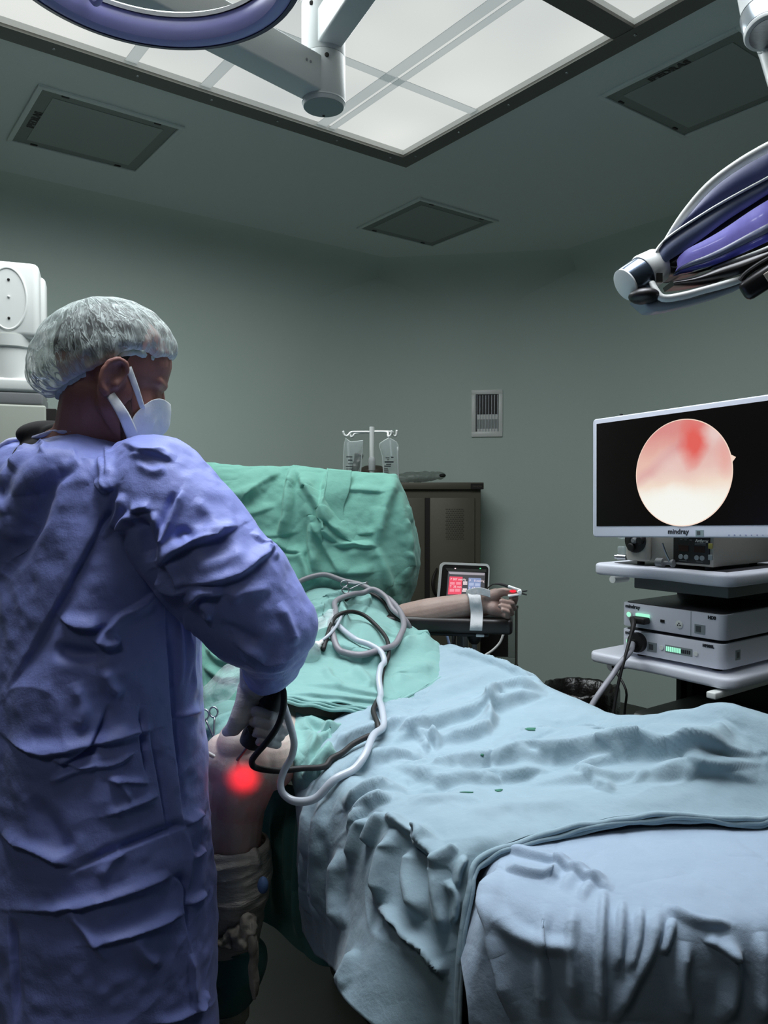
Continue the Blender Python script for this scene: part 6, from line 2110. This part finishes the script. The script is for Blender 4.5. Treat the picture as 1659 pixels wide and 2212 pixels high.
# joint and arm above, at the upper right corner
jb = PY(1652, 60, 1.9)
aj = Vector((-.02, -.42, -.9)).normalized()
mb = MB(); mb.lathe(jb - aj * .055, aj, [(-.12, .040), (0, .044), (.004, .048)], 40); mb.build('spring_arm', M_ARM, lamp)
mb = MB(); mb.lathe(jb - aj * .050, aj, [(0, .047), (.004, .049), (.058, .049)], 40); mb.build('joint_ring', mat('joint_steel', '#98a2a8', .25, metal=.9), lamp)
mb = MB(); mb.lathe(jb + aj * .010, aj, [(0, .049), (.003, .0495), (.010, .047), (.012, .043)], 40); mb.build('joint_rim', M_ARM, lamp)
mb = MB(); mb.lathe(jb + aj * .0215, aj, [(0, .0385), (.002, .0385)], 40); mb.build('joint_disc', M_STEEL, lamp)
mb = MB(); mb.tube([jb + V3(.035, .04, -.02), PY(1668, 118, 1.94), PY(1690, 200, 1.86), PY(1740, 330, 1.74)], [.034, .028, .024, .022], 18, smooth=3); mb.build('fork_arm', M_ARM, lamp, smooth=60)
mb = MB(); mb.tube([jb - aj * .10, V3(jb.x + .1, jb.y - .1, CEIL - .12), V3(jb.x + .2, jb.y - .3, CEIL - .06), V3(jb.x + .2, jb.y - .3, CEIL)], .04, 14); mb.build('ceiling_arm', M_ARM, lamp)
# ================================================================== things along the walls
# ---- metal locker cabinet
M_CAB = mat('cabinet_olive', '#5d594c', .5, metal=.2, bump=[(200, .0003)])
M_CABD = mat('cabinet_gap', '#1b1512', .6)
YC = 5.10
def cw(px, py, dy=0.0): return PY(px, py, YC + dy)
x0c, x1c = cw(775, 1100).x, cw(1043, 1100).x
ztc = cw(950, 1042).z
Mc = Matrix.Identity(3)
cabn = thing('metal_cabinet', 'dark olive metal locker cabinet standing behind the green screen drape', 'cabinet', V3((x0c + x1c) / 2, YC + .2, 0))
wc = x1c - x0c; xm = (x0c + x1c) / 2
mb = MB(); mb.box(V3(xm, YC + .22, (ztc - .03) / 2), (wc - .02, .38, ztc - .03), Mc, .003, 1); mb.build('body', M_CAB, cabn)
zt1 = cw(950, 1057).z
mb = MB(); mb.box(V3(xm, YC + .21, (ztc + zt1) / 2), (wc + .012, .42, ztc - zt1), Mc, .004, 2); mb.build('top', M_CAB, cabn)
zd1 = cw(950, 1072).z
for (a, b) in ((779, 918), (929, 1026)):
    xa, xb = cw(a, 1100).x, cw(b, 1100).x
    mb = MB(); mb.box(V3((xa + xb) / 2, YC + .022, zd1 / 2 + .03), (xb - xa, .02, zd1 - .08), Mc, .003, 2); dd = mb.build('door', M_CAB, cabn)
    if a > 900:
        mb = MB()
        hp = [cw(944, 1228, -.0), cw(937, 1245, -.03), cw(935, 1262, -.04), cw(939, 1280, -.03), cw(945, 1290, 0)]
        mb.tube(hp, [.006, .010, .012, .010, .006], 10); mb.build('handle', M_CABD, dd, smooth=180)
        mb = MB()
        for i in range(11):
            for j in range(16):
                q = cw(964 + 3.6 * i + (1.8 if j % 2 else 0), 1100 + 4.3 * j)
                mb.box(V3(q.x, YC + .0115, q.z), (.0055, .002, .0055), Mc)
        o = mb.build('perforations', M_CABD, dd); o['kind'] = 'stuff'
mb = MB(); mb.box(V3((cw(918, 1100).x + cw(929, 1100).x) / 2, YC + .026, zd1 / 2), (.032, .008, zd1 - .02), Mc); mb.build('door_gap', M_CABD, cabn)
mb = MB(); mb.box(cw(1030, 1050.5, -.003), (.080, .006, .036), Mc, .001, 1); pl_ = mb.build('name_plate', M_BLACK, cabn)
text('plate_lettering', 'PANDIN', cw(1021, 1052.5, -.007), Vector((1, 0, 0)), UP, .016, M_CAB, cabn, .0005)
# ---- bag lying on the cabinet
bgm = MB()
bgm.ell(cw(905, 1030, .15), (.14, .10, .034)); bgm.ell(cw(940, 1028, .15), (.07, .06, .030)); bgm.ell(cw(870, 1034, .12), (.06, .07, .03))
me = remesh(bgm.mesh(), .006, 4)
P = coords(me); N = normals_of(me); setco(me, P + N * (.010 * vnoise(P, 22) + .004 * vnoise(P, 50))[:, None])
bag = thing('plastic_bag', 'translucent plastic bag lying on top of the metal cabinet', 'bag', cw(905, 1040, .15))
link('bag', me, mat('bag_film', '#8a948c', .25, alpha=.55, spec=.6, bump=[(40, .004)]), bag, None, 180)
mb = MB(); mb.ell(cw(956, 1027, .06), (.022, .012, .012)); mb.build('dark_content', M_DARK, bag, smooth=180)
rb = MB(); rb.lathe(cw(806, 1042, .05), UP, [(0, .06), (.04, .115), (.085, .10), (.11, .05), (.115, .0)], 28)
tag(rb.build('brown_bowl', mat('brown_cover', '#4a4138', .6)), 'rounded dark brown object behind the drip pole, above the screen drape', 'bowl')

# ---- drip stand with two bags
YI = 3.05
def iv(px, py, dy=0.0): return PY(px, py, YI + dy)
st_ = thing('drip_stand', 'white drip stand with hooked crossbar rising behind the green screen drape', 'drip stand', V3(iv(803, 950).x, YI, 0))
zt_ = iv(803, 922).z
mb = MB(); mb.tube([V3(iv(803, 0).x, YI, .03), V3(iv(803, 0).x, YI, zt_)], .0095, 16, smooth=1); mb.build('pole', M_WHITE, st_)
mb = MB(); mb.tube([V3(iv(803, 0).x, YI, iv(803, 1016).z), V3(iv(803, 0).x, YI, iv(803, 1004).z), V3(iv(803, 0).x, YI, iv(803, 994).z), V3(iv(803, 0).x, YI, iv(803, 988).z)], [.013, .014, .0135, .0115], 14); mb.build('tape_wrap', M_TAPE, st_)
for pts_ in ([(803, 933, 0), (770, 933, 0), (758, 934, -.01), (752, 940, -.02), (747, 942, -.03), (743, 938, -.03), (741, 931, -.03)],
             [(803, 934, 0), (780, 935, .01), (767, 937, .02), (762, 943, .02), (758, 943, .03), (756, 937, .03)],
             [(803, 933, 0), (835, 933, 0), (838, 941, -.02), (841, 943, -.03), (845, 938, -.03), (846, 930, -.03)],
             [(803, 932, 0), (845, 933, .01), (848, 938, .02), (852, 942, .02), (856, 940, .02), (857, 929, .02)]):
    mb = MB(); mb.tube([iv(*p) for p in pts_], .0042, 10, smooth=4); mb.build('hook_arm', M_WHITE, st_, smooth=180)
for k in range(5):
    t = 2 * math.pi * k / 5
    b0 = V3(iv(803, 0).x, YI, .07)
    mb = MB(); mb.tube([b0, b0 + V3(.24 * math.cos(t), .24 * math.sin(t), -.025)], .012, 10, smooth=1); mb.build('foot_leg', M_WHITE, st_)
M_BAGF = mat('drip_bag_film', '#c9d4d2', .12, alpha=.30, spec=.8, bump=[(50, .002)])
M_EDGE = mat('drip_bag_edge', '#d6dedb', .3, alpha=.8)
def drip_bag(label, out, lines, x_in):
    r = thing('drip_bag', label, 'drip bag', iv(sum(p[0] for p in out) / len(out), max(p[1] for p in out), -.03))
    c0 = np.mean(np.array(out, float), 0)
    mb = MB()
    fr = [mb.bm.verts.new(iv(x, y, -.035)) for x, y in out]
    bk = [mb.bm.verts.new(iv(x, y, -.02)) for x, y in out]
    cf, cb2 = mb.bm.verts.new(iv(c0[0], c0[1], -.055)), mb.bm.verts.new(iv(c0[0], c0[1], .0))
    n = len(out)
    for i in range(n):
        j = (i + 1) % n
        mb.bm.faces.new((fr[i], fr[j], bk[j], bk[i])); mb.bm.faces.new((fr[j], fr[i], cf)); mb.bm.faces.new((bk[i], bk[j], cb2))
    mb.build('film', M_BAGF, r, smooth=60)
    mb = MB(); mb.tube([iv(x, y, -.03) for x, y in out], .0022, 8, closed=True, smooth=1); mb.build('welded_edge', M_EDGE, r)
    for (ya, xs, xe, th) in lines:
        mb = MB(); mb.box((iv(xs, ya, -.056) + iv(xe, ya, -.056)) / 2, (iv(xe, ya).x - iv(xs, ya).x, .001, th * .0018), Mc); mb.build('printed_line', M_PRINT, r)
    mb = MB(); mb.tube([iv(x_in[0], x_in[1], -.03), iv(x_in[2], x_in[3], -.03)], .0045, 8, smooth=1); mb.build('inner_tube', M_EDGE, r)
drip_bag('clear drip bag hanging left of the white pole with crumpled dark content', [(746, 946), (757, 955), (784, 952), (783, 970), (779, 1020), (779, 1060), (742, 1060), (742, 1000), (744, 960)],
         [(987, 748, 761, 2), (994, 752, 761, 2.6), (1002, 752, 762, 1.6), (1008, 747, 762, 1.6), (1013, 748, 762, 1.2), (1018, 748, 763, 1.2)], (752, 955, 755, 1020))
mb = MB(); mb.box(iv(771, 1000, -.01), (.030, .012, .075), Matrix.Rotation(.25, 3, 'Y'), .004)
P_ = mb.mesh(); P_ = remesh(P_, .003, 1); c_ = coords(P_); n_ = normals_of(P_); setco(P_, c_ + n_ * (.006 * vnoise(c_, 60))[:, None])
dk_ = link('dark_sachet', P_, mat('dark_foil', '#4b4846', .35, metal=.3), None, None, 180)
tag(dk_, 'crumpled dark foil sachet inside the left drip bag', 'sachet')
drip_bag('clear drip bag with printed scale hanging right of the white pole', [(841, 946), (833, 950), (821, 958), (820, 964), (826, 985), (828, 1010), (830, 1060), (859, 1060), (860, 1000), (860, 962), (856, 955)],
         [(989, 833, 841, 1.6), (993, 836, 840, 1.2), (998, 831, 850, 3), (1003, 834, 845, 2), (1007, 830, 844, 2.4), (1012, 830, 838, 1), (1016, 830, 838, 1), (1020, 830, 838, 1), (988, 845, 850, 2)], (843, 950, 846, 985))
mb = MB(); mb.tube([iv(859, 965, -.03), iv(860, 1010, -.03), iv(861, 1080, -.03), iv(862, 1160, -.02)], .0035, 8)
tag(mb.build('drip_line', M_EDGE, smooth=180), 'thin pale drip line running down beside the right drip bag', 'tube')

# ---- tourniquet machine with touch screen
YT = 2.85
def tq(px, py, dy=0.0): return PY(px, py, YT + dy)
A_, B_, C_, D_ = tq(953, 1217), tq(1054, 1221), tq(1050, 1330), tq(944, 1330)
tx = (B_ - A_).normalized(); tx = Vector((tx.x, .06, tx.z + .0)).normalized()
tyv = ((A_ - D_) + (B_ - C_)).normalized(); tyv = Vector((tyv.x, .10, tyv.z)).normalized()
tz = tx.cross(tyv).normalized(); tyv = tz.cross(tx)
if tz.y > 0: tz = -tz
Mt = Matrix((tx, tyv, tz)).transposed()
Wt, Ht = (B_ - A_).length + .004, (A_ - D_).length
O_ = D_
def tp_(px, py, off=0.0):
    r_ = ray(px, py); t_ = (O_ - CAM).dot(tz) / r_.dot(tz)
    return CAM + r_ * t_ + tz * off
tqm = thing('tourniquet_machine', 'tourniquet machine with red and blue touch screen on a stand behind the patient forearm', 'medical device', V3(tq(1000, 0).x, YT + .05, 0))
def quad(p, m, name, parent, off, bev=.0):
    vs_ = [tp_(x, y, off) for x, y in p]
    mb = MB(); f = mb.bm.faces.new([mb.bm.verts.new(v) for v in vs_])
    r_ = bmesh.ops.extrude_face_region(mb.bm, geom=[f])
    bmesh.ops.translate(mb.bm, verts=[g_ for g_ in r_['geom'] if isinstance(g_, bmesh.types.BMVert)], vec=-tz * .002)
    if bev:
        es = [e for e in mb.bm.edges if abs((e.verts[0].co - e.verts[1].co).normalized().dot(tz)) > .9]
        bmesh.ops.bevel(mb.bm, geom=es, offset=bev, segments=4, profile=.5, affect='EDGES')
    return mb.build(name, m, parent)
cc_ = (tp_(952, 1216) + tp_(1066, 1221) + tp_(1064, 1340) + tp_(943, 1340)) / 4
mb = MB()
oc = [tp_(951, 1214), tp_(1058, 1218), tp_(1054, 1345), tp_(940, 1345)]
f = mb.bm.faces.new([mb.bm.verts.new(v) for v in oc])
r_ = bmesh.ops.extrude_face_region(mb.bm, geom=[f]); bmesh.ops.translate(mb.bm, verts=[g_ for g_ in r_['geom'] if isinstance(g_, bmesh.types.BMVert)], vec=-tz * .10 + tx * .012)
es = [e for e in mb.bm.edges if abs((e.verts[0].co - e.verts[1].co).normalized().dot(tz)) > .8]
bmesh.ops.bevel(mb.bm, geom=es, offset=.016, segments=6, profile=.5, affect='EDGES')
mb.build('housing', M_WHITE, tqm)
quad([(956, 1219), (1055, 1223), (1050, 1343), (945, 1343)], M_BLACK, 'bezel', tqm, .0015, .012)
quad([(968, 1233), (1048, 1237), (1043, 1340), (960, 1340)], emis('touch_screen', '#6a6c72', .55), 'touch_screen', tqm, .003, .003)
quad([(969, 1235), (1047, 1238), (1046, 1243), (971, 1240)], emis('touch_bar', '#b9b4bd', .8), 'title_bar', tqm, .0042)
quad([(962, 1227), (1050, 1230), (1050, 1236), (966, 1233)], mat('glossy_strip', '#52544f', .12), 'top_strip', tqm, .0035)
redp = quad([(971, 1245), (999, 1246), (996, 1284), (967, 1284)], emis('panel_red', '#f05a70', 1.0), 'red_panel', tqm, .0046, .002)
blup = quad([(1012, 1248), (1039, 1249), (1035, 1296), (1009, 1296)], emis('panel_blue', '#8fa0c8', .95), 'blue_panel', tqm, .0046, .002)
M_SCRW = emis('screen_white', '#ffeef2', .95)
def ttext(name, s_, x, y, px_h, par):
    text(name, s_, tp_(x, y, .0072), tx, tyv, px_h * YT / F_PX * 1.25, M_SCRW, tqm, .0002)
ttext('reading', 'P 307 mmHg', 972.5, 1253, 5.2, redp); ttext('reading', 'T  35 min', 971, 1269, 5.2, redp)
ttext('reading', 'P    0 mmHg', 1013, 1256, 5.2, blup); ttext('reading', 'T  67 min', 1011.5, 1272, 5.2, blup)
M_PK = emis('button_pink', '#ff9bab', .95); M_PB = emis('button_blue', '#b5c2e2', .95)
for (bx, by, m) in ((972, 1257, M_PK), (985, 1257, M_PK), (971, 1272, M_PK), (983, 1272, M_PK), (1013, 1259, M_PB), (1026, 1260, M_PB), (1012, 1275, M_PB), (1024, 1275, M_PB)):
    quad([(bx, by), (bx + 10, by + .3), (bx + 9.6, by + 6), (bx - .3, by + 6)], m, 'touch_button', tqm, .0060, .001)
for (bx, by) in ((1000, 1256), (1000, 1260), (999, 1271), (998, 1275)):
    quad([(bx, by), (bx + 9, by + .2), (bx + 8.8, by + 3), (bx - .1, by + 3)], M_SCRW, 'side_key', tqm, .0052)
mb = MB(); mb.ell(tp_(1037, 1228, .005), (.003, .002, .002)); mb.build('green_led', emis('led_green', '#5ef09a', 1.0), tqm, smooth=180)
mb = MB(); mb.ell(tp_(983, 1228, .005), (.003, .002, .002)); mb.build('white_led', M_SCRW, tqm, smooth=180)
bc_ = cc_ - tz * .06
mb = MB(); mb.box(V3(bc_.x, bc_.y + .02, (bc_.z - .10)), (.16, .12, .06), Mc, .01); mb.build('mount', M_GREY, tqm)
for dx in (-.035, .0, .045):
    mb = MB(); mb.tube([V3(bc_.x + dx, bc_.y + .02, bc_.z - .10), V3(bc_.x + dx, bc_.y + .02, .05)], .010 if dx else .022, 14, smooth=1); mb.build('stand_pole', M_STEEL, tqm)
mb = MB(); mb.box(V3(bc_.x, bc_.y + .02, .04), (.36, .34, .04), Mc, .012); mb.build('stand_base', M_DARK, tqm)
for pts_, m in (([(963, 1366, 0), (968, 1382, 0), (974, 1408, 0)], mat('hose_blue', '#8fa6cc', .4)), ([(985, 1366, -.02), (979, 1390, -.02), (974, 1402, -.02), (970, 1430, -.02)], M_DARK), ([(1088, 1368, .1), (1080, 1388, .1), (1064, 1405, .1), (1042, 1420, .1), (1025, 1440, .1)], M_LWHITE)):
    mb = MB(); mb.tube([PY(x, y, 2.62 + d__) for x, y, d__ in pts_], .0045, 10)
    nm = {0: ('blue_hose', 'thin blue hose hanging below the arm board'), 1: ('dark_hose', 'thin dark hose hanging below the arm board'), 2: ('white_lead', 'white lead curving down below the arm board end')}[[963, 985, 1088].index(pts_[0][0])]
    tag(mb.build(nm[0], m, smooth=180), nm[1], 'hose')

# ---- waste bin with black liner
wb = PY(1255, 1480, 3.2); 
bin_ = thing('waste_bin', 'round waste bin with a crumpled black plastic liner below the screen cart', 'bin', V3(wb.x, wb.y, 0))
zt_ = wb.z
mb = MB(); mb.lathe(V3(wb.x, wb.y, 0), UP, [(0, .11), (.01, .115), (zt_ - .1, .135)], 32); mb.build('bucket', M_GREY, bin_)
mb = MB(); mb.lathe(V3(wb.x, wb.y, zt_ - .17), UP, [(0, .142), (.04, .147), (.10, .150), (.150, .151), (.165, .148), (.160, .138), (.10, .125), (.02, .12)], 96, cap=False)
me = mb.mesh(fix=False); P = coords(me); N = normals_of(me)
setco(me, P + N * (.008 * vnoise(P, 22) + .005 * vnoise(P, 50))[:, None] + np.array([0, 0, 1]) * (.008 * vnoise(P * np.array([1, 1, .2]), 14))[:, None])
o = link('liner', me, mat('black_liner', '#120e0d', .22, spec=.6, bump=[(30, .006), (80, .002)]), bin_, None, 180)

# ---- white unit with oval cover, at the far left
YL = 2.7
def lf(px, py, dy=0.0): return PY(px, py, YL + dy)
pen = thing('ventilator_column', 'white equipment unit with oval cover, neck and shelf at the left edge', 'medical unit', V3(lf(-20, 0).x, YL + .2, 0))
ex = V3(math.cos(.35), math.sin(.35), 0); ey = V3(-math.sin(.35), math.cos(.35), 0)
Mrot = Matrix((ex, ey, UP)).transposed()
def lbox(mb, xr, z0, z1, w_, d_, bev, y0=0.0, seg=4):
    """box whose front right edge stands at photo column xr"""
    c = V3(lf(xr, 0).x, YL, (z0 + z1) / 2) - ex * w_ / 2 + ey * (d_ / 2 + y0)
    mb.box(c, (w_, d_, z1 - z0), Mrot, bev, seg); return mb
zb0, zb1 = lf(60, 732).z, lf(60, 568).z
lbox(MB(), 78, zb0, zb1, .30, .16, .022).build('head_box', M_WHITE, pen)
lbox(MB(), 88, zb0 - .006, zb1 - .02, .32, .10, .02, .10).build('rear_cover', M_WHITE, pen)
r0_ = V3(lf(78, 0).x, YL, 0)
oc_ = r0_ - ex * .098; oc_.z = (zb0 + zb1) / 2
mb = MB(); mb.tube([oc_ + ex * (.058 * math.cos(t)) - ey * .001 + UP * (.104 * math.sin(t)) for t in [2 * math.pi * k / 40 for k in range(40)]], .0042, 10, closed=True, smooth=2); mb.build('oval_rim', M_WHITE, pen, smooth=180)
mb = MB(); mb.lathe(oc_ + ey * .001, -ey, [(0, .054), (.003, .054)], 48); me = mb.mesh()
P = coords(me); P[:, 2] = oc_.z + (P[:, 2] - oc_.z) * 1.86; setco(me, P); link('oval_cover', me, M_WHITE, pen)
for dz_, m in ((.064, M_BLACK), (-.066, M_BLACK), (.006, M_WHITE)):
    mb = MB(); mb.ell(oc_ - ey * .003 + UP * dz_ + ex * .003, (.0045, .0045, .0045)); mb.build('screw' if abs(dz_) > .01 else 'button', m, pen, smooth=180)
nk = oc_ + ey * .08 - ex * .0
za0, za1, za2 = lf(0, 822).z, lf(0, 752).z, zb0 + .01
mb = MB(); mb.lathe(V3(nk.x, nk.y, za0), UP, [(0, .078), (za1 - za0, .078), (za1 - za0 + .004, .086), (za2 - za0, .088)], 40); mb.build('neck', M_WHITE, pen)
zs_ = lf(0, 818).z
lbox(MB(), 84, zs_ - .048, zs_, .50, .30, .012).build('shelf', M_WHITE, pen)
lbox(MB(), 84, zs_ - .092, zs_ - .048, .49, .29, .008, .004).build('shelf_rail', M_GREY, pen)
lbox(MB(), 90, .02, zs_ - .092, .50, .30, .008, .0).build('body', mat('unit_grey', '#a9aca2', .5), pen)
lbox(MB(), 112, .02, zs_ - .10, .036, .20, .002, .03, 1).build('shaded_side', M_CABD, pen)  # near-black strip in place of the shade on the body's right side
# packets on the shelf
pk = MB(); pk.ell(lf(10, 790, .05), (.07, .06, .030)); pk.ell(lf(36, 797, .04), (.04, .05, .020)); me = remesh(pk.mesh(), .005, 3)
P = coords(me); N = normals_of(me); setco(me, P + N * (.010 * vnoise(P, 34) + .005 * vnoise(P, 80))[:, None])
o = link('plastic_bag', me, mat('bag_clear_white', '#cfd6d2', .2, alpha=.7, spec=.7, bump=[(60, .004)]), None, None, 180)
tag(o, 'crinkled clear plastic bag lying on the white shelf at the left edge', 'bag')
mb = MB(); mb.box(V3(lf(20, 0).x, YL + .08, zs_ + .008), (.16, .12, .012), Mrot, .004, 2); me = remesh(mb.mesh(), .004, 2); P = coords(me); N = normals_of(me); setco(me, P + N * (.004 * vnoise(P, 40))[:, None])
o = link('folded_packet', me, mat('packet_blue', '#a9b8d6', .5), None, None, 180); tag(o, 'flat pale blue packet under the clear bag on the white shelf', 'packet')
mb = MB(); mb.tube([lf(50, 785, .02), lf(58, 795, .02), lf(66, 806, .02)], .005, 8); tag(mb.build('green_tube', mat('tube_green', '#4c7a68', .5), smooth=180), 'short green tube end leaning beside the clear bag on the white shelf', 'tube')
